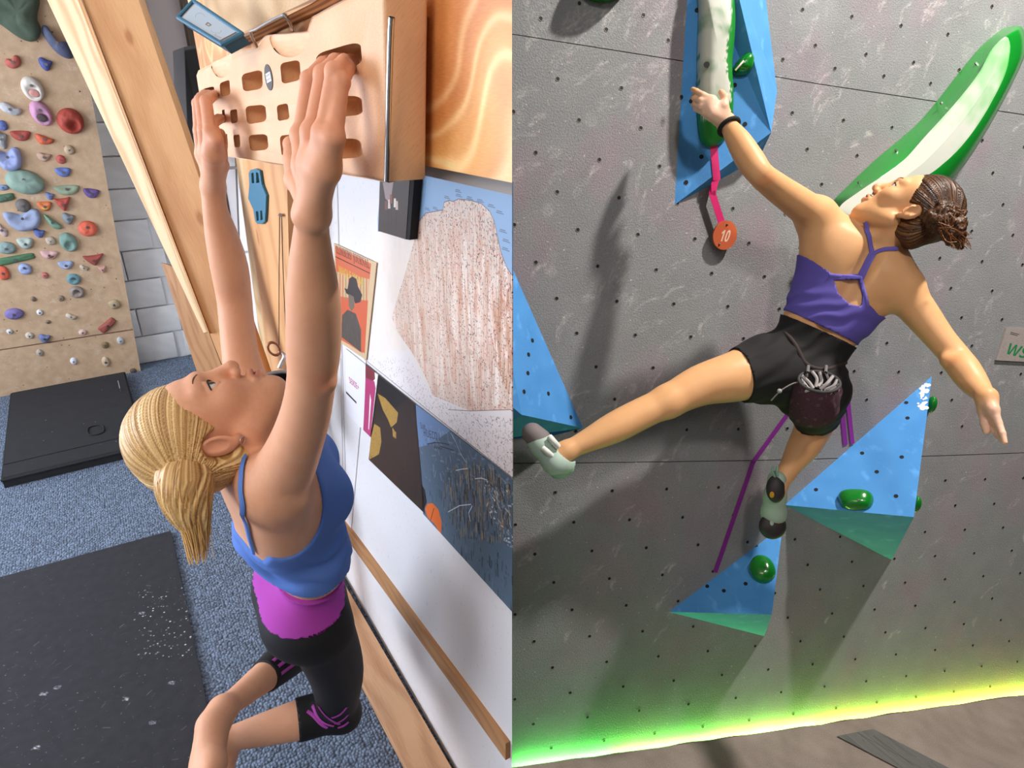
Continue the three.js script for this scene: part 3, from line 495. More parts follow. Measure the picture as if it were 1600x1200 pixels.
{
  const th = 0.055, c = [[17, 613], [194, 580], [226, 695], [2, 748]].map(([x, y]) => onFloor(x, y, th)), m0 = c[0].clone().add(c[2]).multiplyScalar(0.5);
  const t = thing('crash_pad', 'thick folded black crash pad under the climbing board', 'crash pad', V(m0.x, 0, m0.z));
  const tex = canvasTex(512, 512, (x, w, h) => {
    const im = x.createImageData(w, h); for (let i = 0; i < w * h; i++) { const f = n2((i % w) / 2, Math.floor(i / w) / 2) * 6 + fbm2((i % w) / 50, Math.floor(i / w) / 50, 3) * 6; im.data[i * 4] = 26 + f; im.data[i * 4 + 1] = 26 + f; im.data[i * 4 + 2] = 28 + f; im.data[i * 4 + 3] = 255; } x.putImageData(im, 0, 0);
    specks(x, w, h, 90, '220,222,226');
  }); tex.repeat.set(1 / 1.2, 1 / 1.2);
  const padMat = std({ map: tex, roughness: 0.9 });
  // rounded slab: inset top ring
  const mid = c.map((p) => V(p.x, th * 0.5, p.z)), bot = c.map((p) => V(p.x, 0.001, p.z)), ins = c.map((p) => p.clone().lerp(m0, 0.02)), lo = c.map((p) => V(p.x, th - 0.012, p.z));
  const bev = mergeGeometries([prism(lo, bot, MW.ex), prism(ins, lo, MW.ex)]);
  part('pad_body', bev, padMat, t);
  const e = (a, b) => tube([c[a].clone().setY(th - 0.012), c[b].clone().setY(th - 0.012)], 0.006, 2, 6);
  part('piping', mergeGeometries([e(0, 1), e(1, 2), e(2, 3), e(3, 0)]), blackRubber, t);
  const s0 = onFloor(6, 726, th + 0.001), s1 = onFloor(222, 676, th + 0.001); part('fold_seam', tube([s0, s1], 0.004, 2, 6), blackRubber, t);
  // printed maker's mark: a short column of white letters, and the hand slot
  const lt = canvasTex(256, 64, (x, w, h) => { x.fillStyle = '#1a1a1c'; x.fillRect(0, 0, w, h); x.fillStyle = '#f2f2f2'; x.font = 'bold 44px sans-serif'; x.fillText('IIIIIIIIII', 10, 48); x.fillStyle = '#1a1a1c'; for (let k = 0; k < 30; k++) x.fillRect(rr(10, 230), rr(10, 52), 3, 9); });
  const q = [[183, 594], [185, 593.6], [189.5, 612], [187.3, 612.4]].map(([x, y]) => onFloor(x, y, th + 0.002)), lg = geoOf([...q].flatMap((p) => [p.x, p.y, p.z]), [0, 2, 1, 0, 3, 2]); lg.setAttribute('uv', new THREE.Float32BufferAttribute([0, 1, 0, 0, 1, 0, 1, 1], 2)); lg.computeVertexNormals();
  part('printed_mark', lg, std({ map: lt, roughness: 0.7 }), t);
  const hs = [[139, 668], [157, 664], [160, 676], [142, 680]].map(([x, y]) => onFloor(x, y, th + 0.003)); part('hand_slot', tube(hs, 0.004, 30, 6, true), blackRubber, t);
}
// ---------------------------------------------------------------- timber behind the hangboard
{
  const t = thing('timber_brace', 'big leaning pine plank with a plywood gusset', 'timber', V(P(464, 800, 2.1).x, 0, P(464, 800, 2.1).z));
  const A = [P(104, -45, 2.0), P(201, -45, 2.0), P(490, 800, 2.1), P(438, 800, 2.1)], n = A[1].clone().sub(A[0]).cross(A[3].clone().sub(A[0])).normalize(); if (n.dot(A[0].clone().sub(EYE)) < 0) n.negate();
  part('plank', prism(A, A.map((p) => p.clone().addScaledVector(n, 0.05)), A[3].clone().sub(A[0]).normalize()), pine, t);
  { const f = [A[3], A[2], A[2].clone().addScaledVector(n, 0.05), A[3].clone().addScaledVector(n, 0.05)]; part('foot_block', prism(f, f.map((p) => V(p.x, 0.001, p.z)), V(0, 1, 0)), pine, t); }
  // plywood gusset on its left side: edge with visible layers, face to the left
  const e0 = P(106, -40, 2.01), e1 = P(324, 519, 2.06), w0 = P(55, -40, 2.2), w1 = P(318, 520, 2.13), u = e1.clone().sub(e0).normalize(), th = A[0].clone().sub(A[1]).normalize();
  const inn0 = P(113, -40, 1.995), inn1 = P(327, 521, 2.05);
  part('gusset_edge', prism([inn0, inn1, e1, e0], [inn0, inn1, e1, e0].map((p) => p.clone().addScaledVector(n, 0.02)), u), laminations, t);
  part('gusset', prism([e0, e1, w1, w0], [e0, e1, w1, w0].map((p) => p.clone().addScaledVector(n, 0.02)), u), birch, t);
  const t2 = thing('timber_stud', 'short upright stud standing behind the leaning plank', 'timber', onFloor(345, 640));
  const S = [P(252, 410, 3.1), P(290, 425, 3.1), P(376, 650, 3.35), P(330, 650, 3.35)]; part('stud', prism(S, S.map((p) => p.clone().addScaledVector(n, 0.08)), S[3].clone().sub(S[0]).normalize()), battenWood, t2);
}
{ // dark tall cabinet and black speaker in the corner
  const t = thing('wall_cabinet', 'dark brown wall cabinet in the corner behind the hangboard', 'cabinet', MW.at(-4.1, 1.25, 0.05));
  const ca = MW.ab(308, 150, 0.1)[0];
  part('body', boxBetween(MW, -4.15, ca, 1.25, 2.55, 0.005, 0.09), darkWall, t);
  part('door', boxBetween(MW, -4.14, (ca - 4.15) / 2 - 0.004, 1.27, 2.53, 0.09, 0.1), darkWall, t); part('door', boxBetween(MW, (ca - 4.15) / 2 + 0.004, ca - 0.01, 1.27, 2.53, 0.09, 0.1), darkWall, t);
  const s = thing('black_speaker', 'tall black box standing in the corner beside the far hand', 'speaker', P(300, 240, 2.5));
  const F = [P(288, 73, 2.2), P(318, 68, 2.12), P(318, 240, 2.26), P(293, 240, 2.3)];
  const back = [P(270, 80, 2.36), P(300, 74, 2.28), P(303, 240, 2.42), P(277, 238, 2.47)];
  part('body', prism(F, back, V(0, 1, 0)), blackCabinet, s);
  const r = F.map((p) => p.clone()); const cen = r.reduce((a, p) => a.add(p), V()).multiplyScalar(0.25); part('grille', prism(r.map((p) => p.clone().lerp(cen, 0.08)).map((p) => p.addScaledVector(cen.clone().sub(EYE).normalize(), -0.006)), r.map((p) => p.clone().lerp(cen, 0.06)), V(0, 1, 0)), blackRubber, s);
}
{ // doors in the far part of the poster wall
  const d1 = struct('door_1', 'grey white cupboard door in the far part of the poster wall', 'door');
  part('leaf', plate(MW, [[300, 200], [365.5, 212], [376, 470], [398, 640], [352, 620], [330, 500]], 0.055, 0.055), std({ color: 0xb4aca6, roughness: 0.6 }), d1);
  const d2 = struct('door_2', 'white cupboard door behind the pine stud', 'door');
  part('leaf', plate(MW, [[368.5, 212], [455, 225], [462, 640], [401, 640], [379, 470]], 0.055, 0.055), std({ color: 0xd8d4d2, roughness: 0.55 }), d2);
  for (const [x, y] of [[391, 393], [372, 262]]) { const p = MW.px(x, y, 0.056); part('hinge_pin', cylinderBetween(p, p.clone().addScaledVector(MW.ez, 0.03), 0.004, 0.006, 8), steel, d2); }
  const d3 = struct('door_3', 'white panel door between stud and magazine', 'door');
  part('leaf', plate(MW, [[500, 230], [600, 240], [596, 300], [572, 560], [548, 830], [508, 790]], 0.003, 0.003), whitePaint, d3);
  part('edge_strip', plate(MW, [[524, 240], [525.5, 240], [540, 750], [538.5, 750]], 0.0045, 0.0014), std({ color: 0xc8c4c2, roughness: 0.5 }), d3);
  part('edge_strip', plate(MW, [[531, 560], [532.3, 560], [536, 750], [534.7, 750]], 0.0045, 0.0014), std({ color: 0xd0cccb, roughness: 0.5 }), d3);
}
const STQ = 0.1;
{
  const t = thing('pine_stud', 'narrow upright pine stud behind the hands with a teal strap', 'timber', MW.px(450, 640, 0.02));
  const front = [[372, 200], [446, 200], [452, 420], [462, 660], [428, 660], [410, 500]];
  part('stud', plate(MW, front.map(([x, y]) => [x, y]), STQ, 0.04, V(0, 1, 0)), pine, t);
  part('edge_face', plate(MW, [[362, 200], [372, 200], [410, 500], [428, 660], [420, 660], [402, 500]], STQ - 0.002, 0.035, V(0, 1, 0)), birch, t);
}
{ // teal silicone strap with slots, on the stud
  const q = STQ + 0.004, ab = (x, y) => new THREE.Vector2(...MW.ab(x, y, q)), S = new THREE.Shape();
  const o = [[391, 271], [394, 266], [402, 264], [408, 267], [411, 288], [418, 305], [417, 330], [416, 345], [412, 349], [404, 349], [401, 345], [398, 327], [390, 310], [392, 288]].map(([x, y]) => ab(x, y)); S.setFromPoints(o);
  for (const h of [[[395, 271], [398.5, 269], [400, 286], [396, 286]], [[402.5, 269], [406, 270], [408, 285], [403, 286]], [[402, 330], [406, 330], [407, 344], [403.5, 345]], [[409, 329], [412, 329], [413, 343], [409.5, 344]]]) S.holes.push(new THREE.Path().setFromPoints(h.map(([x, y]) => ab(x, y))));
  const g = new THREE.ExtrudeGeometry(S, { depth: 0.005, bevelEnabled: true, bevelSize: 0.0012, bevelThickness: 0.001, bevelSegments: 2, curveSegments: 6 }); g.applyMatrix4(MW.matrix(STQ + 0.0025));
  const t = thing('teal_strap', 'teal rubber strap with four slots hung on the stud', 'strap', MW.px(404, 308, q)); part('strap_body', g, std({ color: 0x2b6c86, roughness: 0.6 }), t);
}
{ // chalk pot hanging from two dark cords on a nail
  const nail = MW.px(438, 336, STQ + 0.012), t = thing('chalk_pot', 'black pot with a grey rim hanging from a cord behind her chin', 'chalk pot', P(443, 640, 1.9));
  part('nail', cylinderBetween(MW.px(438, 336, STQ + 0.001), nail, 0.003, 0.005, 8), steel, t);
  const c = P(444, 597, 1.9), ax = V(-0.25, -0.96, 0.12).normalize(), R = 0.058;
  const up = c.clone().addScaledVector(ax, -0.005);
  for (const [x, y, dx] of [[437, 337, 0], [440, 337, 1]]) part('cord', tube([MW.px(x, y, STQ + 0.008), MW.px(x - 1 + dx * 4, 440, STQ + 0.012), P(x - 1 + dx * 9, 548, 1.9)], 0.0012, 12, 6), std({ color: 0x3b2a22, roughness: 0.9 }), t);
  const prof = [[0.001, 0.18], [0.05, 0.178], [0.056, 0.16], [0.058, 0.05], [0.06, 0], [0.053, 0], [0.051, 0.05], [0.049, 0.15], [0.001, 0.155]].map(([r, y]) => new THREE.Vector2(r, y));
  const lg = new THREE.LatheGeometry(prof, 36), Q = new THREE.Quaternion().setFromUnitVectors(V(0, 1, 0), P(438, 690, 2.01).sub(c).normalize());
  lg.applyQuaternion(Q); lg.translate(c.x, c.y, c.z); part('pot', lg, phys({ color: 0x17181a, roughness: 0.3 }), t);
  const rg = new THREE.TorusGeometry(0.0575, 0.006, 10, 40); rg.rotateX(Math.PI / 2); rg.applyQuaternion(Q); rg.translate(c.x, c.y, c.z); part('rim', rg, std({ color: 0x8d8f92, roughness: 0.5 }), t);
  const kg = new THREE.TorusGeometry(0.018, 0.004, 8, 24); kg.scale(0.8, 1.2, 1); const kp = P(428, 545, 1.88); kg.rotateZ(0.4); kg.rotateY(0.5); kg.translate(kp.x, kp.y, kp.z); part('ring', kg, std({ color: 0xa0674a, metalness: 0.7, roughness: 0.35 }), t);
  part('hook', tube([P(438, 550, 1.9), P(444, 556, 1.9), P(440, 566, 1.9), P(436, 575, 1.9)], 0.006, 12, 8), steel, t);
}

// ---------------------------------------------------------------- hangboard on its plywood
const HQ = 0.28, PQ = 0.232;
{
  const t = thing('plywood_backboard', 'orange plywood sheet with swirling grain above the map', 'plywood', MW.at(0.2, 1.65, PQ));
  const end = (q) => q * 0.8464 / 0.5326;      // the wall line ends here
  const b0 = MW.ab(660, 263, PQ), b1 = MW.ab(799, 279, PQ), aL = MW.ab(304, 60, PQ)[0], low = (b0[1] + b1[1]) / 2;
  part('sheet', prism([MW.at(aL, low, PQ), MW.at(end(PQ), low, PQ), MW.at(end(PQ), 2.1, PQ), MW.at(aL, 2.1, PQ)], [MW.at(aL, low, PQ - 0.018), MW.at(end(PQ - 0.018), low, PQ - 0.018), MW.at(end(PQ - 0.018), 2.1, PQ - 0.018), MW.at(aL, 2.1, PQ - 0.018)], MW.ex), plywoodFace, t);
  const h0 = MW.ab(720, 287, PQ - 0.019)[1];
  const q1 = PQ - 0.019; part('header_beam', prism([MW.at(aL + 0.1, h0, q1), MW.at(end(q1), h0, q1), MW.at(end(q1), 2.1, q1), MW.at(aL + 0.1, 2.1, q1)], [MW.at(aL + 0.1, h0, q1 - 0.03), MW.at(end(q1 - 0.03), h0, q1 - 0.03), MW.at(end(q1 - 0.03), 2.1, q1 - 0.03), MW.at(aL + 0.1, 2.1, q1 - 0.03)], MW.ex), plainGrey, t);
  for (const a of [aL + 0.15, -0.05]) part('stand_off', boxBetween(MW, a, a + 0.05, 1.95, 2.05, 0, q1 - 0.03), pine, t);
}
{
  const t = thing('hangboard', 'pale beech hangboard with rows of finger pockets', 'hangboard', MW.px(460, 150, PQ));
  const ab = (x, y) => new THREE.Vector2(...MW.ab(x, y, HQ));
  const S = new THREE.Shape(), o = [[307, 118], [310, 110], [331, 100], [333, 97], [345, 92], [357, 86], [361, 81], [380, 77], [400, 74], [410, 60], [415, 55], [440, 52], [480, 49], [484, 36], [488, 26], [520, 8], [548, -6], [586, -20], [598, -24], [604, 284], [598, 284], [584, 281], [460, 261], [352, 244], [346, 238], [330, 190], [312, 150]];
  S.setFromPoints(o.map(([x, y]) => ab(x, y)));
  const pockets = [   // corners of every pocket, clockwise from upper left
    [[316, 137], [333, 132], [335, 146], [319, 152]], [[343, 128], [358, 122], [360, 150], [346, 153]], [[378, 114], [408, 106], [410, 141], [382, 145]], [[438, 96], [467, 90], [470, 128], [442, 134]],
    [[346, 170], [351, 169], [353, 193], [349, 194]], [[359, 170], [370, 168], [372, 193], [362, 195]], [[384, 164], [413, 161], [416, 192], [388, 196]], [[432, 162], [449, 158], [453, 189], [435, 192]],
    [[350, 208], [355, 207], [357, 229], [353, 229]], [[364, 209], [374, 208], [376, 232], [367, 232]], [[389, 209], [416, 207], [419, 236], [393, 238]], [[437, 210], [458, 207], [462, 243], [441, 246]],
    [[496, 80], [560, 60], [564, 106], [500, 122]], [[508, 148], [562, 145], [566, 184], [512, 187]], [[505, 215], [560, 212], [566, 250], [510, 252]]];
  const path = (c) => {      // rounded corners
    const p = new THREE.Path(), q = c.map(([x, y]) => ab(x, y)), n = 4;
    const mixp = (a, b, f) => a.clone().lerp(b, f);
    const s = mixp(q[0], q[1], 0.28); p.moveTo(s.x, s.y);
    for (let i = 0; i < n; i++) { const B = q[(i + 1) % n], C = q[(i + 2) % n], A = q[i], e = mixp(A, B, 0.72), f = mixp(B, C, 0.28); p.lineTo(e.x, e.y); p.quadraticCurveTo(B.x, B.y, f.x, f.y); }
    return p;
  };
  for (const c of pockets) { const mx = (c[0][0] + c[1][0] + c[2][0] + c[3][0]) / 4, my = (c[0][1] + c[1][1] + c[2][1] + c[3][1]) / 4; S.holes.push(path(c.map(([x, y]) => [mx + (x - mx) * 1.16, my + (y - my) * 1.16]))); }
  const TH = HQ - PQ - 0.008;
  const g = new THREE.ExtrudeGeometry(S, { depth: TH - 0.008, bevelEnabled: true, bevelSize: 0.004, bevelThickness: 0.004, bevelOffset: -0.004, bevelSegments: 4, curveSegments: 6 });
  g.translate(0, 0, 0.004); g.applyMatrix4(MW.matrix(HQ - TH));
  const gg = toCreasedNormals(g, 0.6); { const p = gg.attributes.position, uv = gg.attributes.uv, q = V(); for (let i = 0; i < p.count; i++) { q.fromBufferAttribute(p, i).sub(MW.o); uv.setXY(i, q.dot(MW.ex) * 1 + q.dot(MW.ez) * 0.5, q.y + q.dot(MW.ez)); } }
  // scooped jugs along the top edge are cut out of the block
  const ev = new Evaluator(); ev.attributes = ['position', 'normal', 'uv']; let brush = new Brush(gg);
  for (const [x0, y0, x1, y1, r] of [[329, 101, 362, 87, 0.026], [421, 60, 483, 52, 0.022]]) { const a = MW.px(x0, y0, HQ), b = MW.px(x1, y1, HQ), cg = new THREE.SphereGeometry(1, 36, 24), mid = a.clone().add(b).multiplyScalar(0.5), ax = b.clone().sub(a).normalize(), up = MW.ez.clone().cross(ax); cg.scale(a.distanceTo(b) / 2, r, 0.013); cg.applyMatrix4(new THREE.Matrix4().makeBasis(ax, up, MW.ez)); cg.translate(mid.x, mid.y, mid.z); const cut = new Brush(cg.toNonIndexed()); cut.updateMatrixWorld(); brush.updateMatrixWorld(); brush = ev.evaluate(brush, cut, SUBTRACTION); }
  part('front_block', brush.geometry, beech, t);
  const bk = o.map(([x, y]) => [x, y]); part('back_plate', plate(MW, bk.map(([x, y]) => { const p = MW.px(x, y, HQ); return [x, y]; }), HQ - TH + 0.001, TH > 0 ? HQ - TH - PQ - 0.0005 : 0.006), beech, t);
  // round sticker with a light block of lettering
  const st = canvasTex(256, 256, (x, w, h) => { x.fillStyle = '#33291f'; x.fillRect(0, 0, w, h); x.fillStyle = '#e4e6ee'; x.save(); x.translate(128, 128); x.rotate(-0.12); x.fillRect(-84, -46, 168, 92); x.fillStyle = '#33291f'; for (let k = 0; k < 26; k++) x.fillRect(-78 + (k % 13) * 12, k < 13 ? -36 + (k * 7) % 10 : 6 + (k * 5) % 10, 4 + (k * 3) % 5, 14 + (k * 5) % 12); x.restore(); }, true, false);
  const [cx, cy] = MW.ab(420.5, 121, HQ), [tx, ty] = MW.ab(419, 101, HQ), [rx, ry] = MW.ab(426.3, 121, HQ), r1 = Math.hypot(tx - cx, ty - cy), r2 = Math.abs(rx - cx);
  const eg = new THREE.CylinderGeometry(1, 1, 0.001, 48); eg.rotateX(Math.PI / 2); eg.scale(r2, r1, 1); { const p = eg.attributes.position, uv = eg.attributes.uv; for (let i = 0; i < p.count; i++) uv.setXY(i, 0.5 + p.getX(i) / r2 / 2, 0.5 + p.getY(i) / r1 / 2); }
  eg.translate(cx, cy, 0); eg.applyMatrix4(MW.matrix(HQ + 0.0006)); part('sticker', eg, std({ map: st, roughness: 0.5 }), t);
  // steel rod and the spacer block on the near end
  const near = (x, y, q) => MW.px(x, y, q);
  part('end_rod', tube([near(612, 27, HQ + 0.001), near(611, 40, HQ + 0.001), near(604, 283, HQ + 0.001)], 0.0026, 24, 10), steel, t);
  part('spacer_block', prism([near(614, 28, HQ - 0.008), near(669, 26, PQ + 0.0005), near(656, 274, PQ + 0.0005), near(607, 286, HQ - 0.008)], [near(606, 28, HQ - 0.012), near(640, 26, PQ + 0.0005), near(628, 274, PQ + 0.0005), near(600, 284, HQ - 0.012)], V(0, 1, 0)), std({ map: woodTex([176, 138, 100], [128, 92, 58], 51, { rings: 3 }), roughness: 0.35 }), t);
}
{ // wooden ledge with steel handles above the hangboard, and the phone propped on it
  const t = thing('wooden_ledge', 'light wooden ledge with steel handles above the hangboard', 'ledge', MW.px(420, 20, PQ));
  const q = PQ + 0.03; part('ledge_board', plate(MW, [[318, -60], [560, -60], [482, 1], [392, 44], [346, 68], [318, 40]], q, 0.026), birch, t);
  part('front_edge', plate(MW, [[346, 68], [392, 44], [482, 1], [560, -44], [560, -38], [482, 8], [394, 52], [349, 74]], q + 0.003, 0.027), laminations, t);
  const u = (pts) => tube(pts.map(([x, y, o]) => MW.px(x, y, o)), 0.0022, 30, 8);
  part('handle', u([[402, 76, PQ + 0.006], [398, 66, q], [391, 52, q + 0.006], [400, 46, q + 0.006], [440, 25, q + 0.006], [447, 24, q + 0.005], [452, 34, q], [457, 48, PQ + 0.007]]), steel, t);
  const p = thing('phone', 'phone in a teal case propped on the wooden ledge', 'phone', P(335, 55, 0.86));
  const A = P(283, 29, 0.9), B = P(346, 67, 0.84), D = P(305, 5, 0.9), C = P(374, 52, 0.84), n = B.clone().sub(A).cross(D.clone().sub(A)).normalize(); if (n.dot(A.clone().sub(EYE)) > 0) n.negate();
  const off = (arr, k) => arr.map((v) => v.clone().addScaledVector(n, k)), grow = (arr, f) => { const c = arr.reduce((s, v) => s.add(v), V()).multiplyScalar(0.25); return arr.map((v) => c.clone().lerp(v, f)); };
  const Q = [A, B, C, D];
  part('case', prism(off(grow(Q, 1.1), -0.002), off(grow(Q, 1.08), -0.016), B.clone().sub(A).normalize()), std({ color: 0x1f5168, roughness: 0.5 }), p);
  part('case_rim', mergeGeometries([0, 1, 2, 3].map((i) => { const r = off(grow(Q, 1.09), 0.0005); return mergeGeometries([cylinderBetween(r[i], r[(i + 1) % 4], 0.003, 0.003, 10), new THREE.SphereGeometry(0.003, 10, 8).translate(r[i].x, r[i].y, r[i].z)]); })), std({ color: 0x2d6a86, roughness: 0.5 }), p);
  part('phone_body', prism(off(grow(Q, 1.0), 0.001), off(Q, -0.002), B.clone().sub(A).normalize()), std({ color: 0x9a8a80, roughness: 0.35, metalness: 0.3 }), p);
  const sc = canvasTex(256, 128, (x, w, h) => { x.fillStyle = '#aebfca'; x.fillRect(0, 0, w, h); x.strokeStyle = 'rgba(110,120,110,.6)'; x.lineWidth = 2; x.beginPath(); x.arc(70, 54, 26, 2.2, 5.4); x.stroke(); x.beginPath(); x.arc(186, 72, 26, -0.9, 2.2); x.stroke(); x.fillStyle = '#6f6a5e'; x.fillRect(116, 52, 26, 24); x.fillStyle = '#b9b19e'; x.fillRect(122, 58, 14, 12); x.fillStyle = 'rgba(150,120,140,.6)'; for (let k = 0; k < 6; k++) x.fillRect(206 + k * 7, 98 + (k * 5) % 6, 4, 12); }, true, false);
  const sq = off(grow(Q, 0.93), 0.0016), sg = geoOf(sq.flatMap((v) => [v.x, v.y, v.z]), [0, 1, 2, 0, 2, 3]); sg.setAttribute('uv', new THREE.Float32BufferAttribute([0, 0, 1, 0, 1, 1, 0, 1], 2)); sg.computeVertexNormals();
  part('screen', sg, std({ map: sc, roughness: 0.25 }), p);
}
// ---------------------------------------------------------------- prints on the wall
function poster(name, label, category, corners, q, size, draw, thick = 0.002, edgeMat) {      // corners as picture points; draw(x, toC) paints in the plane of the wall
  const A = corners.map(([x, y]) => MW.ab(x, y, q)), a0 = Math.min(...A.map((c) => c[0])), a1 = Math.max(...A.map((c) => c[0])), b0 = Math.min(...A.map((c) => c[1])), b1 = Math.max(...A.map((c) => c[1]));
  const w = size, h = Math.max(64, Math.min(2048, Math.round(size * (b1 - b0) / (a1 - a0))));
  const tex = canvasTex(w, h, (x) => draw(x, (px, py) => { const [a, b] = MW.ab(px, py, q); return [(a - a0) / (a1 - a0) * w, (b1 - b) / (b1 - b0) * h]; }, w, h), true, false);
  const g = plate(MW, corners, q, thick), p = g.attributes.position, uv = g.attributes.uv, v = V();
  for (let i = 0; i < p.count; i++) { v.fromBufferAttribute(p, i).sub(MW.o); uv.setXY(i, (v.dot(MW.ex) - a0) / (a1 - a0), (v.dot(MW.ey) - b0) / (b1 - b0)); }
  const c = corners.reduce((s, k) => [s[0] + k[0] / corners.length, s[1] + k[1] / corners.length], [0, 0]);
  const t = thing(name, label, category, MW.px(c[0], c[1], q - thick));
  part('sheet', g, std({ map: tex, roughness: 0.42 }), t);
  if (edgeMat) part('canvas_edge', plate(MW, edgeMat[0], q - 0.001, thick), edgeMat[1], t);
  return t;
}
const poly = (x, toC, pts, fill) => { x.fillStyle = fill; x.beginPath(); pts.forEach(([a, b], i) => { const [u, v] = toC(a, b); i ? x.lineTo(u, v) : x.moveTo(u, v); }); x.closePath(); x.fill(); };
const noisyFill = (x, toC, region, n, colors, len, wd, vertical = true) => {      // many short strokes inside a traced region
  x.save(); x.beginPath(); region.forEach(([a, b], i) => { const [u, v] = toC(a, b); i ? x.lineTo(u, v) : x.moveTo(u, v); }); x.closePath(); x.clip();
  const xs = region.map((p) => p[0]), ys = region.map((p) => p[1]), X0 = Math.min(...xs), X1 = Math.max(...xs), Y0 = Math.min(...ys), Y1 = Math.max(...ys);
  for (let k = 0; k < n; k++) { const [u, v] = toC(rr(X0, X1), rr(Y0, Y1)); x.strokeStyle = colors[Math.floor(rnd() * colors.length)]; x.lineWidth = rr(wd[0], wd[1]); const L = rr(len[0], len[1]); x.beginPath(); x.moveTo(u, v); if (vertical) x.lineTo(u + rr(-0.12, 0.12) * L, v + L); else { const a = rr(0, 6.28); x.lineTo(u + Math.cos(a) * L, v + Math.sin(a) * L); } x.stroke(); }
  x.restore();
};
const cliff = [[655, 345], [665, 333], [692, 328], [694, 316], [702, 313], [708, 315], [716, 311], [735, 313], [752, 318], [765, 330], [772, 345], [778, 372], [783, 395], [792, 418], [800, 430], [806, 438], [806, 650], [798, 640], [735, 642], [700, 640], [688, 628], [675, 616], [670, 600], [655, 570], [640, 545], [622, 520], [612, 497], [618, 475], [632, 430], [648, 372]];
poster('climbing_map', 'large map of a granite cliff with route marks and blue sky', 'poster', [[597, 268], [800, 284], [800, 747], [569, 562]], 0.004, 1400, (x, toC, w, h) => {
  x.fillStyle = '#e9e3da'; x.fillRect(0, 0, w, h);
  poly(x, toC, [[590, 250], [810, 250], [810, 436], [640, 365], [590, 365]], '#8fb2d3');
  poly(x, toC, [[590, 362], [650, 362], [625, 450], [610, 500], [640, 545], [690, 640], [560, 570]], '#e8e0d6');
  noisyFill(x, toC, [[590, 362], [650, 362], [625, 450], [610, 500], [640, 545], [690, 640], [560, 570]], 300, ['rgba(205,214,205,.12)', 'rgba(240,224,190,.14)', 'rgba(225,205,190,.12)'], [20, 90], [8, 36]);
  poly(x, toC, cliff, '#decbb9');
  noisyFill(x, toC, cliff, 170, ['rgba(204,150,120,.3)', 'rgba(244,234,222,.5)', 'rgba(186,138,110,.26)', 'rgba(238,218,202,.45)'], [60, 260], [10, 44]); noisyFill(x, toC, cliff, 900, ['rgba(198,134,102,.26)', 'rgba(246,236,226,.36)', 'rgba(176,118,90,.2)', 'rgba(150,108,90,.16)', 'rgba(234,208,190,.3)', 'rgba(210,146,116,.24)'], [14, 120], [2, 9]);
  noisyFill(x, toC, [[770, 470], [806, 440], [806, 640], [770, 560], [765, 500]], 160, ['rgba(186,112,70,.25)', 'rgba(150,84,50,.2)'], [20, 120], [3, 12]);
  noisyFill(x, toC, cliff, 4200, ['rgba(40,28,26,.9)', 'rgba(196,44,30,.7)', 'rgba(26,26,30,.85)'], [2, 9], [1.2, 2.8], false);
  noisyFill(x, toC, cliff, 90, ['rgba(60,50,44,.4)'], [40, 260], [0.8, 1.4]);
  poly(x, toC, [[569, 550], [640, 548], [675, 618], [735, 642], [806, 642], [806, 760], [569, 575]], '#e6e2df');
  noisyFill(x, toC, [[569, 555], [640, 560], [675, 620], [735, 645], [806, 655], [806, 760], [569, 575]], 3400, ['rgba(40,38,44,.75)', 'rgba(80,78,88,.6)', 'rgba(190,80,70,.35)'], [4, 14], [1.1, 2.4], false);
  x.strokeStyle = 'rgba(60,40,36,.8)'; x.lineWidth = 2; x.beginPath(); cliff.slice(0, 20).forEach(([a, b], i) => { const [u, v] = toC(a, b); i ? x.lineTo(u, v) : x.moveTo(u, v); }); x.stroke();
  x.fillStyle = 'rgba(50,50,60,.7)'; x.font = '9px sans-serif';
  for (const [px, py] of [[664, 326], [676, 325], [694, 308], [711, 298], [712, 305], [729, 309], [745, 313], [762, 321], [775, 331], [780, 360], [785, 375], [784, 388]]) { const [u, v] = toC(px, py); x.fillRect(u, v, 42, 2); x.fillRect(u + 4, v - 5, 30, 2); }
  x.strokeStyle = '#4a463f'; x.lineWidth = 3; x.beginPath(); x.moveTo(...toC(569, 561)); x.lineTo(...toC(800, 746)); x.stroke();
});
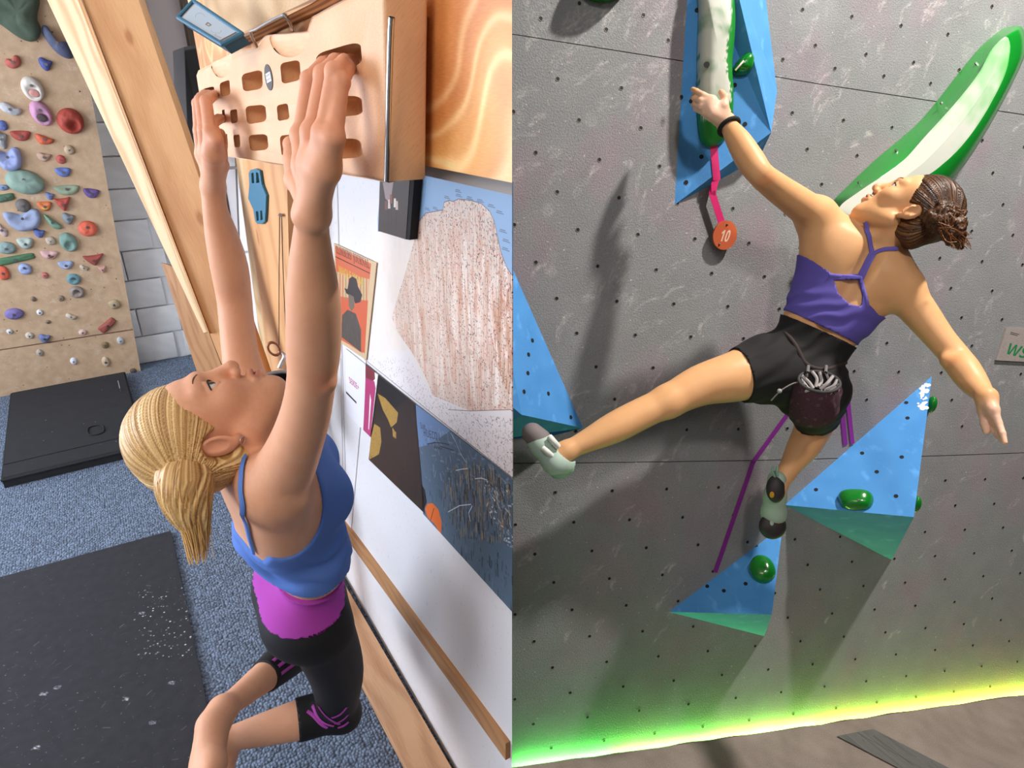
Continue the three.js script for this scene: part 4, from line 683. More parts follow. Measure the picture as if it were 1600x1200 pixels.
poster('magazine_cover', 'orange magazine cover with a person in a black hat', 'magazine', [[521.5, 380], [588, 411], [572, 563], [527, 532]], 0.008, 512, (x, toC, w, h) => {
  x.fillStyle = '#cdb38b'; x.fillRect(0, 0, w, h);
  poly(x, toC, [[524, 385], [580, 412], [566, 552], [527, 526]], '#c9643f');
  poly(x, toC, [[524.5, 424], [577, 436], [575, 470], [525, 462]], '#c9a67a');
  for (let k = 0; k < 11; k++) { const u = 526 + k * 4.6; poly(x, toC, [[u, 425 + k], [u + 1.3, 425.4 + k], [u + 1.1, 480], [u, 479]], k % 3 ? '#b5543c' : '#7d8a5a'); }
  poly(x, toC, [[525, 470], [575, 470], [570, 552], [527, 528]], '#cb5d38');
  x.strokeStyle = '#3a1712'; x.lineWidth = 3; x.beginPath(); x.moveTo(...toC(524, 401)); x.lineTo(...toC(578, 427)); x.stroke();
  x.save(); const [u0, v0] = toC(525, 397), [u1, v1] = toC(579, 423); x.translate(u0, v0); x.rotate(Math.atan2(v1 - v0, u1 - u0)); x.fillStyle = '#571c12'; const fs = Math.hypot(u1 - u0, v1 - v0) / 9; x.font = `bold ${fs}px serif`; x.fillText('CLIMBERS\u2019 JOURNAL', 2, -fs * 0.12, Math.hypot(u1 - u0, v1 - v0) - 6);
  x.fillStyle = '#c9a02c'; x.font = `bold ${fs * 1.05}px sans-serif`; x.fillText('WHOLE ISSUE', 8, fs * 1.75, Math.hypot(u1 - u0, v1 - v0) * 0.74); x.restore();
  poly(x, toC, [[543, 452], [546, 435], [551, 432], [557, 436], [559, 447], [566, 461], [563, 472], [555, 474], [552, 466], [541, 458], [538, 450]], '#2c2a2c');
  poly(x, toC, [[545, 459], [553, 464], [554, 480], [549, 486], [545, 478]], '#6a6252');
  poly(x, toC, [[535, 492], [543, 484], [556, 490], [564, 515], [564, 550], [533, 526]], '#4a4741');
  noisyFill(x, toC, [[535, 492], [543, 484], [556, 490], [564, 515], [564, 550], [533, 526]], 70, ['rgba(20,20,20,.5)', 'rgba(130,125,112,.4)'], [6, 40], [1, 4]);
});
poster('fashion_poster', 'white poster with a figure in pink leggings', 'poster', [[540, 545], [590.5, 586], [578.5, 683], [541, 645]], 0.0075, 512, (x, toC, w, h) => {
  x.fillStyle = '#e6e5e8'; x.fillRect(0, 0, w, h);
  poly(x, toC, [[571, 566], [585, 578], [586, 592], [580, 598], [571, 590]], '#7c2f38');
  poly(x, toC, [[571, 590], [585, 596], [587, 607], [581, 660], [579, 683], [567.5, 672], [570, 620]], '#b23a6c');
  poly(x, toC, [[578, 615], [580, 625], [576.5, 672], [575.5, 670]], '#ece6e4');
  x.save(); const [u0, v0] = toC(546, 598), [u1, v1] = toC(564, 613); x.translate(u0, v0); x.rotate(Math.atan2(v1 - v0, u1 - u0)); x.fillStyle = '#b03262'; const L = Math.hypot(u1 - u0, v1 - v0); x.font = `bold ${L * 0.27}px sans-serif`; x.fillText('SERIE+', 0, 0, L); x.restore();
  poly(x, toC, [[540, 610.5], [557, 628], [557, 631], [540, 613.5]], '#2a2426');
});
poster('dark_painting', 'small dark painting of figures on a thick black canvas', 'painting', [[594, 262], [641, 268], [634, 374], [591, 361]], 0.022, 384, (x, toC, w, h) => {
  x.fillStyle = '#2a1e16'; x.fillRect(0, 0, w, h);
  noisyFill(x, toC, [[594, 330], [638, 330], [634, 374], [594, 361]], 200, ['rgba(78,66,28,.3)', 'rgba(50,40,20,.4)'], [3, 22], [2, 6], false);
  poly(x, toC, [[598, 285], [615, 282], [610, 318], [602, 310]], '#9c8c88');
  for (const [cx, cy, c] of [[608, 320, '#d9cfc4'], [611, 312, '#8a4a34'], [617, 318, '#e4dcd2'], [603, 322, '#73402e'], [620, 322, '#cbb9a8']]) poly(x, toC, [[cx - 1.6, cy - 8], [cx + 1.6, cy - 8], [cx + 2, cy + 6], [cx - 2, cy + 6]], c);
  for (const cx of [607, 611, 618, 620]) poly(x, toC, [[cx - 0.8, 328], [cx + 0.8, 328], [cx + 0.5, 354], [cx - 0.5, 354]], '#15100c');
}, 0.016, [[[641, 268], [648, 270], [640, 375], [634, 374]], blackRubber]);
poster('canyon_poster', 'dark brown poster of ochre rock left of the mountain print', 'poster', [[590, 585], [649, 632], [664, 803], [576, 718]], 0.005, 512, (x, toC, w, h) => {
  x.fillStyle = '#2c1d14'; x.fillRect(0, 0, w, h);
  poly(x, toC, [[588, 583], [640, 622], [612, 640], [595, 612]], '#171210');
  noisyFill(x, toC, [[640, 620], [650, 632], [660, 800], [612, 760], [622, 690]], 200, ['rgba(70,42,22,.35)', 'rgba(30,22,18,.4)'], [10, 80], [3, 12]);
  for (const r of [[[590, 615], [602, 622], [622, 645], [620, 660], [611, 668], [606, 655], [598, 640]], [[578, 690], [585, 662], [594, 668], [596, 690], [592, 710], [577, 718]], [[613, 668], [619, 676], [619, 686], [614, 682]]]) { poly(x, toC, r, '#a8843a'); noisyFill(x, toC, r, 260, ['rgba(205,170,80,.5)', 'rgba(110,78,30,.5)', 'rgba(170,96,40,.4)'], [2, 9], [1, 4], false); }
  noisyFill(x, toC, [[576, 715], [600, 735], [664, 803], [660, 760], [600, 700]], 120, ['rgba(20,22,30,.4)'], [10, 60], [4, 12]);
});
poster('mountain_poster', 'large blue mountain poster with handwriting and an orange tent', 'poster', [[649.5, 632], [800, 749], [800, 956], [661, 803]], 0.005, 1024, (x, toC, w, h) => {
  x.fillStyle = '#54697a'; x.fillRect(0, 0, w, h);
  poly(x, toC, [[645, 628], [705, 672], [690, 682], [672, 694], [652, 700]], '#6f8db4');
  noisyFill(x, toC, [[649, 660], [710, 674], [800, 750], [800, 780], [720, 760], [660, 760]], 420, ['rgba(128,156,180,.4)', 'rgba(66,84,100,.4)', 'rgba(190,208,222,.3)'], [6, 60], [3, 14], false);
  noisyFill(x, toC, [[700, 730], [760, 718], [800, 760], [800, 800], [790, 850], [720, 840], [690, 790]], 520, ['rgba(158,126,76,.5)', 'rgba(60,64,56,.5)', 'rgba(30,36,40,.5)', 'rgba(188,156,104,.4)'], [14, 110], [3, 12]);
  noisyFill(x, toC, [[650, 760], [700, 760], [760, 830], [800, 900], [800, 960], [655, 800]], 420, ['rgba(28,36,44,.45)', 'rgba(60,78,90,.45)', 'rgba(36,46,54,.45)', 'rgba(110,134,150,.25)'], [10, 80], [4, 16]);
  noisyFill(x, toC, [[755, 748], [800, 770], [800, 860], [775, 830], [760, 790]], 220, ['rgba(226,238,242,.6)', 'rgba(170,190,196,.4)'], [6, 34], [2, 9], false);
  x.strokeStyle = 'rgba(226,236,242,.7)'; x.lineWidth = 5; for (const l of [[[704, 676], [712, 690], [720, 710], [728, 722]], [[712, 735], [722, 733], [731, 732]], [[742, 748], [752, 747], [761, 750]], [[700, 800], [718, 790], [736, 788]], [[735, 815], [732, 802], [738, 790]]]) { x.beginPath(); l.forEach(([a, b], i) => { const [u, v] = toC(a, b); i ? x.lineTo(u, v) : x.moveTo(u, v); }); x.stroke(); }
  poly(x, toC, [[651, 758], [655, 752], [664, 765], [667, 785], [660, 800], [653, 782]], '#0f1013');
  poly(x, toC, [[664, 795], [668, 787], [676, 786], [685, 796], [690, 815], [689, 836], [680, 820], [668, 808]], '#dd6a26');
  x.strokeStyle = '#20140c'; x.lineWidth = 5; x.beginPath(); x.moveTo(...toC(678, 794)); x.lineTo(...toC(673, 812)); x.stroke();
  const hand = (s, a, b, L) => { const [u0, v0] = toC(...a), [u1, v1] = toC(...b); x.save(); x.translate(u0, v0); x.rotate(Math.atan2(v1 - v0, u1 - u0)); x.fillStyle = '#14161a'; x.font = `italic ${L}px sans-serif`; x.fillText(s, 0, 0, Math.hypot(u1 - u0, v1 - v0)); x.restore(); };
  hand('Sue,', [657, 669], [669, 671.5], 48); hand('HUECO !', [662, 681], [689, 689], 60); x.lineWidth = 4; x.strokeStyle = '#14161a'; x.beginPath(); x.moveTo(...toC(677, 697)); for (let k = 1; k < 9; k++) x.lineTo(...toC(677 + k * 1.7, 698 + (k % 2 ? 2.6 : -1.4) + k * 0.3)); x.stroke();
  x.strokeStyle = '#14161a'; x.lineWidth = 5; x.beginPath(); x.moveTo(...toC(668, 694)); x.quadraticCurveTo(...toC(682, 689), ...toC(702, 695)); x.stroke(); x.beginPath(); x.moveTo(...toC(688, 697)); x.lineTo(...toC(709, 704)); x.stroke();
});

// ---------------------------------------------------------------- bodies: distance fields of tapered limbs, meshed as one surface
const smin = (a, b, k) => { const h = Math.max(k - Math.abs(a - b), 0) / k; return Math.min(a, b) - h * h * k * 0.25; };
const smax = (a, b, k) => -smin(-a, -b, k);
function cone(a, b, ra, rb, k = 0.02, op = 'u') {      // tapered capsule
  const bx = b.x - a.x, by = b.y - a.y, bz = b.z - a.z, l2 = bx * bx + by * by + bz * bz, rd = ra - rb, a2 = l2 - rd * rd, il2 = 1 / l2, ax = a.x, ay = a.y, az = a.z;
  return { k, op, c: a.clone().add(b).multiplyScalar(0.5), R: Math.sqrt(l2) / 2 + Math.max(ra, rb), f(x, y, z) {
    const px = x - ax, py = y - ay, pz = z - az, yy = px * bx + py * by + pz * bz, zz = yy - l2, qx = px * l2 - bx * yy, qy = py * l2 - by * yy, qz = pz * l2 - bz * yy, x2 = qx * qx + qy * qy + qz * qz, y2 = yy * yy * l2, z2 = zz * zz * l2, kk = Math.sign(rd) * rd * rd * x2;
    if (Math.sign(zz) * a2 * z2 > kk) return Math.sqrt(x2 + z2) * il2 - rb;
    if (Math.sign(yy) * a2 * y2 < kk) return Math.sqrt(x2 + y2) * il2 - ra;
    return (Math.sqrt(x2 * a2 * il2) + yy * rd) * il2 - ra;
  } };
}
function ell(c, A, rx, ry, rz, k = 0.02, op = 'u') {      // ellipsoid on axes A = [X, Y, Z]
  const [X, Y, Z] = A, cx = c.x, cy = c.y, cz = c.z, ix = 1 / rx, iy = 1 / ry, iz = 1 / rz;
  return { k, op, c: c.clone(), R: Math.max(rx, ry, rz), f(x, y, z) {
    const dx = x - cx, dy = y - cy, dz = z - cz, u = (dx * X.x + dy * X.y + dz * X.z) * ix, v = (dx * Y.x + dy * Y.y + dz * Y.z) * iy, w = (dx * Z.x + dy * Z.y + dz * Z.z) * iz;
    const k0 = Math.sqrt(u * u + v * v + w * w), k1 = Math.sqrt(u * u * ix * ix + v * v * iy * iy + w * w * iz * iz);
    return k1 < 1e-9 ? -Math.min(rx, ry, rz) : k0 * (k0 - 1) / k1;
  } };
}
const ball = (c, r, k = 0.02, op = 'u') => cone(c, c.clone().add(V(1e-4, 0, 0)), r, r, k, op);
// a limb: one smooth tapering tube through points with radii
function limb(list, k = 0.02, n = 5) {
  const C = new THREE.CatmullRomCurve3(list.map((l) => l[0]), false, 'centripetal'), m = (list.length - 1) * n, P0 = [], R0 = [];
  for (let i = 0; i <= m; i++) { const t = i / n, j = Math.min(list.length - 2, Math.floor(t)), f = t - j, r = [Math.max(0, j - 1), j, j + 1, Math.min(list.length - 1, j + 2)].map((q) => list[q][1]); P0.push(C.getPoint(i / m)); R0.push(0.5 * (2 * r[1] + (r[2] - r[0]) * f + (2 * r[0] - 5 * r[1] + 4 * r[2] - r[3]) * f * f + (3 * r[1] - r[0] - 3 * r[2] + r[3]) * f * f * f)); }
  const cs = []; for (let i = 0; i < m; i++) cs.push(cone(P0[i], P0[i + 1], R0[i], R0[i + 1]));
  const bb = boxAround(P0, Math.max(...R0)), c = bb.getCenter(V()), R = bb.getSize(V()).length() / 2;
  return [{ k, op: 'u', c, R, f(x, y, z) { let d = 9; for (let i = 0; i < cs.length; i++) { const q = cs[i], e = Math.hypot(x - q.c.x, y - q.c.y, z - q.c.z) - q.R; if (e < d) { const v = q.f(x, y, z); if (v < d) d = v; } } return d; } }];
}
const chain = (list, k) => limb(list, k);
function evalParts(parts, x, y, z) { let d = 1; for (let i = 0; i < parts.length; i++) { const p = parts[i], v = p.f(x, y, z); d = p.op === 'u' ? smin(d, v, p.k) : smax(d, -v, p.k); } return d; }
function boundsOf(parts, pad = 0.03) { const b = new THREE.Box3(); for (const p of parts) if (p.op === 'u') { b.expandByPoint(p.c.clone().addScalar(p.R)); b.expandByPoint(p.c.clone().addScalar(-p.R)); } return b.expandByScalar(pad); }
const hasIn = (b, x, y, z, m) => x > b.min.x + m && x < b.max.x - m && y > b.min.y + m && y < b.max.y - m && z > b.min.z + m && z < b.max.z - m;
// surface nets over the field; post(d, x, y, z) may cut or thicken it; colour(p, n) gives vertex colours
function meshField(parts, h, { box, post, colour, skip = [], uvScale } = {}) {
  const bb = box ?? boundsOf(parts), nx = Math.ceil((bb.max.x - bb.min.x) / h) + 1, ny = Math.ceil((bb.max.y - bb.min.y) / h) + 1, nz = Math.ceil((bb.max.z - bb.min.z) / h) + 1, B = 8;
  const val = new Float32Array(nx * ny * nz).fill(1), X = (i) => bb.min.x + i * h, Y = (j) => bb.min.y + j * h, Z = (k) => bb.min.z + k * h, lists = new Map(), bX = Math.ceil(nx / B), bY = Math.ceil(ny / B), bR = h * B * 0.87;
  const F = (l, x, y, z) => { const d = evalParts(l, x, y, z); return post ? post(d, x, y, z) : d; };
  for (let bk = 0; bk * B < nz; bk++) for (let bj = 0; bj * B < ny; bj++) for (let bi = 0; bi * B < nx; bi++) {
    const cx = X(bi * B + B / 2), cy = Y(bj * B + B / 2), cz = Z(bk * B + B / 2), l = parts.filter((p) => { const d = Math.hypot(cx - p.c.x, cy - p.c.y, cz - p.c.z) - p.R; return d < bR + 0.09; });
    if (!l.some((p) => p.op === 'u')) continue;
    const d0 = evalParts(l, cx, cy, cz);
    if (d0 > bR * 1.6 + 0.03) continue;
    const deep = d0 < -(bR * 1.6 + 0.03) && !post;
    lists.set((bk * bY + bj) * bX + bi, l);
    for (let k = bk * B; k < Math.min(nz, bk * B + B); k++) for (let j = bj * B; j < Math.min(ny, bj * B + B); j++) for (let i = bi * B; i < Math.min(nx, bi * B + B); i++) val[(k * ny + j) * nx + i] = deep ? -1 : F(l, X(i), Y(j), Z(k));
  }
  const vid = new Int32Array(nx * ny * nz).fill(-1), pos = [], nor = [], col = [], idx = [], at = (i, j, k) => (k * ny + j) * nx + i;
  const E = [[0, 1], [2, 3], [4, 5], [6, 7], [0, 2], [1, 3], [4, 6], [5, 7], [0, 4], [1, 5], [2, 6], [3, 7]], cv = new Float32Array(8), v3 = V(), g3 = V();
  for (let k = 0; k < nz - 1; k++) for (let j = 0; j < ny - 1; j++) for (let i = 0; i < nx - 1; i++) {
    let m = 0; for (let c = 0; c < 8; c++) { const q = val[at(i + (c & 1), j + ((c >> 1) & 1), k + (c >> 2))]; cv[c] = q; if (q < 0) m |= 1 << c; }
    if (m === 0 || m === 255) continue;
    const mx = X(i) + h / 2, my = Y(j) + h / 2, mz = Z(k) + h / 2; if (skip.some((s) => hasIn(s, mx, my, mz, h * 1.2))) continue;
    let sx = 0, sy = 0, sz = 0, n = 0;
    for (const [a, b] of E) { const va = cv[a], vb = cv[b]; if ((va < 0) === (vb < 0)) continue; const t = va / (va - vb); sx += (a & 1) + t * ((b & 1) - (a & 1)); sy += ((a >> 1) & 1) + t * (((b >> 1) & 1) - ((a >> 1) & 1)); sz += (a >> 2) + t * ((b >> 2) - (a >> 2)); n++; }
    let x = X(i) + sx / n * h, y = Y(j) + sy / n * h, z = Z(k) + sz / n * h;
    const l = lists.get((Math.floor(k / B) * bY + Math.floor(j / B)) * bX + Math.floor(i / B)) ?? parts, e = h * 0.35;
    for (let it = 0; it < 2; it++) {
      const d = F(l, x, y, z); g3.set(F(l, x + e, y, z) - F(l, x - e, y, z), F(l, x, y + e, z) - F(l, x, y - e, z), F(l, x, y, z + e) - F(l, x, y, z - e)).multiplyScalar(0.5 / e);
      const gl = g3.lengthSq(); if (it === 0 && gl > 0.05) { const s = Math.max(-h * 0.6, Math.min(h * 0.6, d / Math.max(gl, 0.3))); x -= g3.x * s; y -= g3.y * s; z -= g3.z * s; }
    }
    g3.normalize(); vid[at(i, j, k)] = pos.length / 3; pos.push(x, y, z); nor.push(g3.x, g3.y, g3.z);
    if (colour) { const c = colour(v3.set(x, y, z), g3); col.push(c[0], c[1], c[2]); }
  }
  const quad = (a, b, c, d, f) => { if (a < 0 || b < 0 || c < 0 || d < 0) return; if (f) idx.push(a, b, c, a, c, d); else idx.push(a, c, b, a, d, c); };
  for (let k = 1; k < nz - 1; k++) for (let j = 1; j < ny - 1; j++) for (let i = 1; i < nx - 1; i++) {
    const s = val[at(i, j, k)] < 0;
    if (s !== val[at(i + 1, j, k)] < 0) quad(vid[at(i, j - 1, k - 1)], vid[at(i, j, k - 1)], vid[at(i, j, k)], vid[at(i, j - 1, k)], s);
    if (s !== val[at(i, j + 1, k)] < 0) quad(vid[at(i - 1, j, k - 1)], vid[at(i - 1, j, k)], vid[at(i, j, k)], vid[at(i, j, k - 1)], s);
    if (s !== val[at(i, j, k + 1)] < 0) quad(vid[at(i - 1, j - 1, k)], vid[at(i, j - 1, k)], vid[at(i, j, k)], vid[at(i - 1, j, k)], s);
  }
  const g = geoOf(pos, idx); g.setAttribute('normal', new THREE.Float32BufferAttribute(nor, 3)); if (colour) g.setAttribute('color', new THREE.Float32BufferAttribute(col, 3));
  return g;
}
const boxAround = (pts, pad) => { const b = new THREE.Box3(); for (const p of pts) b.expandByPoint(p); return b.expandByScalar(pad); };
// where the line of sight through a picture point meets a field, and the surface normal there
function hit(parts, px, py, t0 = 0.3, off = 0) {
  const d = dirOf(px, py), L = d.length(), p = V(); let t = t0;
  for (let i = 0; i < 220; i++) { p.copy(d).multiplyScalar(t).add(EYE); const v = evalParts(parts, p.x, p.y, p.z) - off; if (v < 0.0004) break; t += Math.min(v, 0.05) * 0.8 / L; if (t > 4) return null; }
  const e = 0.002, n = V(evalParts(parts, p.x + e, p.y, p.z) - evalParts(parts, p.x - e, p.y, p.z), evalParts(parts, p.x, p.y + e, p.z) - evalParts(parts, p.x, p.y - e, p.z), evalParts(parts, p.x, p.y, p.z + e) - evalParts(parts, p.x, p.y, p.z - e)).normalize();
  return { p, n, t };
}
// a flat band that follows the surface through the given points, width w, thickness th
function bandOn(parts, pts, w, th, off, seg = 30) {
  const grad = (p, e = 0.003) => V(evalParts(parts, p.x + e, p.y, p.z) - evalParts(parts, p.x - e, p.y, p.z), evalParts(parts, p.x, p.y + e, p.z) - evalParts(parts, p.x, p.y - e, p.z), evalParts(parts, p.x, p.y, p.z + e) - evalParts(parts, p.x, p.y, p.z - e)).normalize();
  const settle = (p) => { for (let i = 0; i < 12; i++) p.addScaledVector(grad(p), -evalParts(parts, p.x, p.y, p.z)); return { p, n: grad(p) }; };
  const hs = pts.map((q) => (q.isVector3 ? settle(q.clone()) : hit(parts, q[0], q[1]))).filter(Boolean); if (hs.length < 2) return null;
  const curve = new THREE.CatmullRomCurve3(hs.map((q) => q.p)), pos = [], idx = [], N = V();
  for (let i = 0; i <= seg; i++) {
    const u = i / seg, p = curve.getPoint(u), T = curve.getTangent(u), e = 0.003;
    N.set(evalParts(parts, p.x + e, p.y, p.z) - evalParts(parts, p.x - e, p.y, p.z), evalParts(parts, p.x, p.y + e, p.z) - evalParts(parts, p.x, p.y - e, p.z), evalParts(parts, p.x, p.y, p.z + e) - evalParts(parts, p.x, p.y, p.z - e)).normalize();
    const d = evalParts(parts, p.x, p.y, p.z); p.addScaledVector(N, off - d); const S = T.clone().cross(N).normalize();
    for (const s of [-1, -0.5, 0, 0.5, 1]) { const q = p.clone().addScaledVector(S, s * w / 2), dd = evalParts(parts, q.x, q.y, q.z); q.addScaledVector(N, off - dd + (Math.abs(s) === 1 ? 0 : th)); pos.push(q.x, q.y, q.z); }
  }
  for (let i = 0; i < seg; i++) for (let s = 0; s < 4; s++) { const a = i * 5 + s; idx.push(a, a + 1, a + 6, a, a + 6, a + 5); }
  const g = geoOf(pos, idx); g.computeVertexNormals(); const nn = g.attributes.normal; let flip = 0; for (const q of hs) flip += 0; if (V(nn.getX(2), nn.getY(2), nn.getZ(2)).dot(hs[0].n) < 0) { const ix = g.index.array; for (let i = 0; i < ix.length; i += 3) { const t = ix[i + 1]; ix[i + 1] = ix[i + 2]; ix[i + 2] = t; } g.computeVertexNormals(); }
  return g;
}
const lin = (hex) => { const c = new THREE.Color(hex); return [c.r, c.g, c.b]; };
const mixc = (a, b, t) => [a[0] + (b[0] - a[0]) * t, a[1] + (b[1] - a[1]) * t, a[2] + (b[2] - a[2]) * t];
// head in its own axes: X to her left, Y to the crown, Z to the face; s scales it
function headParts(O, A, s = 1) {
  const [X, Y, Z] = A, L = (x, y, z) => O.clone().addScaledVector(X, x * s).addScaledVector(Y, y * s).addScaledVector(Z, z * s), r = (v) => v * s;
  const Q = [
    ell(L(0, 0.033, 0.0), A, r(0.07), r(0.082), r(0.084), 0.02), ell(L(0, 0.03, 0.042), A, r(0.06), r(0.055), r(0.042), r(0.03)),
    ell(L(0, -0.03, 0.04), A, r(0.054), r(0.07), r(0.046), r(0.03)), ell(L(0, -0.07, 0.045), A, r(0.038), r(0.036), r(0.038), r(0.03)),
    ball(L(0, -0.1, 0.066), r(0.0155), r(0.022)),
  ];
  for (const e of [-1, 1]) Q.push(cone(L(0.05 * e, -0.055, 0.0), L(0.014 * e, -0.097, 0.058), r(0.018), r(0.013), r(0.03)), ell(L(0.037 * e, -0.024, 0.066), A, r(0.021), r(0.018), r(0.017), r(0.03)));
  for (const e of [-1, 1]) { Q.push(ell(L(0.033 * e, 0.002, 0.1), A, r(0.02), r(0.0125), r(0.016), r(0.014), 's')); }
  for (const e of [-1, 1]) Q.push(
    cone(L(0.012 * e, 0.026, 0.089), L(0.045 * e, 0.024, 0.074), r(0.009), r(0.007), r(0.018)),
    ball(L(0.0325 * e, 0.001, 0.073), r(0.0115), r(0.006)),
    cone(L(0.0175 * e, -0.0055, 0.0835), L(0.034 * e, -0.0085, 0.0865), r(0.0032), r(0.0028), r(0.004)), cone(L(0.034 * e, -0.0085, 0.0865), L(0.048 * e, -0.002, 0.0745), r(0.0028), r(0.0026), r(0.004)),
    cone(L(0.0175 * e, 0.004, 0.0845), L(0.033 * e, 0.0105, 0.0865), r(0.0036), r(0.0034), r(0.004)), cone(L(0.033 * e, 0.0105, 0.0865), L(0.0485 * e, 0.003, 0.0745), r(0.0034), r(0.003), r(0.004)));
  Q.push(cone(L(0, 0.014, 0.088), L(0, -0.028, 0.107), r(0.0075), r(0.0098), r(0.014)), ball(L(0, -0.033, 0.107), r(0.0102), r(0.008)));
  for (const e of [-1, 1]) Q.push(ball(L(0.0115 * e, -0.038, 0.098), r(0.0072), r(0.008)), ball(L(0.0065 * e, -0.044, 0.103), r(0.0032), r(0.003), 's'));
  Q.push(cone(L(-0.019, -0.066, 0.0845), L(0, -0.061, 0.0945), r(0.0035), r(0.0062), r(0.007)), cone(L(0, -0.061, 0.0945), L(0.019, -0.066, 0.0845), r(0.0062), r(0.0035), r(0.007)));
  Q.push(cone(L(-0.018, -0.0675, 0.0835), L(0, -0.0745, 0.0915), r(0.0035), r(0.0068), r(0.007)), cone(L(0, -0.0745, 0.0915), L(0.018, -0.0675, 0.0835), r(0.0068), r(0.0035), r(0.007)));
  Q.push(ell(L(0, -0.0675, 0.101), A, r(0.0185), r(0.0016), r(0.009), r(0.003), 's'));
  for (const e of [-1, 1]) {      // ears
    const E = [X.clone().addScaledVector(Z, -0.35 * e).normalize(), Y.clone().addScaledVector(Z, -0.22).normalize(), null]; E[2] = E[0].clone().cross(E[1]); E[1] = E[2].clone().cross(E[0]);
    Q.push(ell(L(0.074 * e, -0.004, -0.012), E, r(0.008), r(0.03), r(0.02), r(0.005)), ell(L(0.083 * e, -0.001, -0.009), E, r(0.007), r(0.02), r(0.012), r(0.003), 's'), ball(L(0.0715 * e, -0.033, -0.003), r(0.008), r(0.008)));
  }
  return { Q, L, A, s, O };
}
function faceColour(H, base, lip, p, c) {      // lips and a little red in cheeks, nose and ears
  const d = p.clone().sub(H.O), x = d.dot(H.A[0]) / H.s, y = d.dot(H.A[1]) / H.s, z = d.dot(H.A[2]) / H.s;
  if (Math.abs(x) < 0.1 && y > -0.13 && y < 0.13 && z > -0.06) {
    const l = Math.max(0, 1 - Math.hypot(x / 0.021, (y + 0.0675) / 0.0115) ** 4); if (z > 0.07 && l > 0) c = mixc(c, lip, l * 0.85);
    const ck = Math.exp(-(((Math.abs(x) - 0.04) / 0.02) ** 2 + ((y + 0.03) / 0.025) ** 2)) * 0.25 + Math.exp(-((x / 0.015) ** 2 + ((y + 0.033) / 0.015) ** 2)) * 0.25 + (Math.abs(x) > 0.066 && y < 0.03 ? 0.2 : 0);
    c = mixc(c, [base[0] * 0.95, base[1] * 0.62, base[2] * 0.6], Math.min(0.6, ck));
  }
  return c;
}
function addEyes(H, root, iris, browCol, lidCol) {
  for (const e of [-1, 1]) {
    const c = H.L(0.0325 * e, 0.001, 0.0745), g = new THREE.SphereGeometry(0.0128 * H.s, 28, 22), col = [], p = g.attributes.position, f = H.A[2].clone().addScaledVector(H.A[0], e * 0.22).normalize();
    for (let i = 0; i < p.count; i++) { const v = V(p.getX(i), p.getY(i), p.getZ(i)).normalize().dot(f); col.push(...(v > 0.985 ? [0.004, 0.003, 0.003] : v > 0.89 ? iris : [0.72, 0.68, 0.64])); }
    g.setAttribute('color', new THREE.Float32BufferAttribute(col, 3)); g.translate(c.x, c.y, c.z); g.translate(f.x * 0.0022 * H.s, f.y * 0.0022 * H.s, f.z * 0.0022 * H.s);
    part('eye', g, phys({ vertexColors: true, roughness: 0.12 }), root);
    part('eyelashes', tube([H.L(0.0175 * e, 0.003, 0.088), H.L(0.026 * e, 0.0072, 0.0908), H.L(0.037 * e, 0.0068, 0.0892), H.L(0.05 * e, 0.001, 0.0775)], 0.0014 * H.s, 14, 6), lidCol, root);
    part('eyebrow', tube([H.L(0.014 * e, 0.0235, 0.0985), H.L(0.026 * e, 0.0285, 0.0945), H.L(0.039 * e, 0.0285, 0.086), H.L(0.05 * e, 0.022, 0.0755)], 0.0017 * H.s, 16, 6), browCol, root);
  }
}

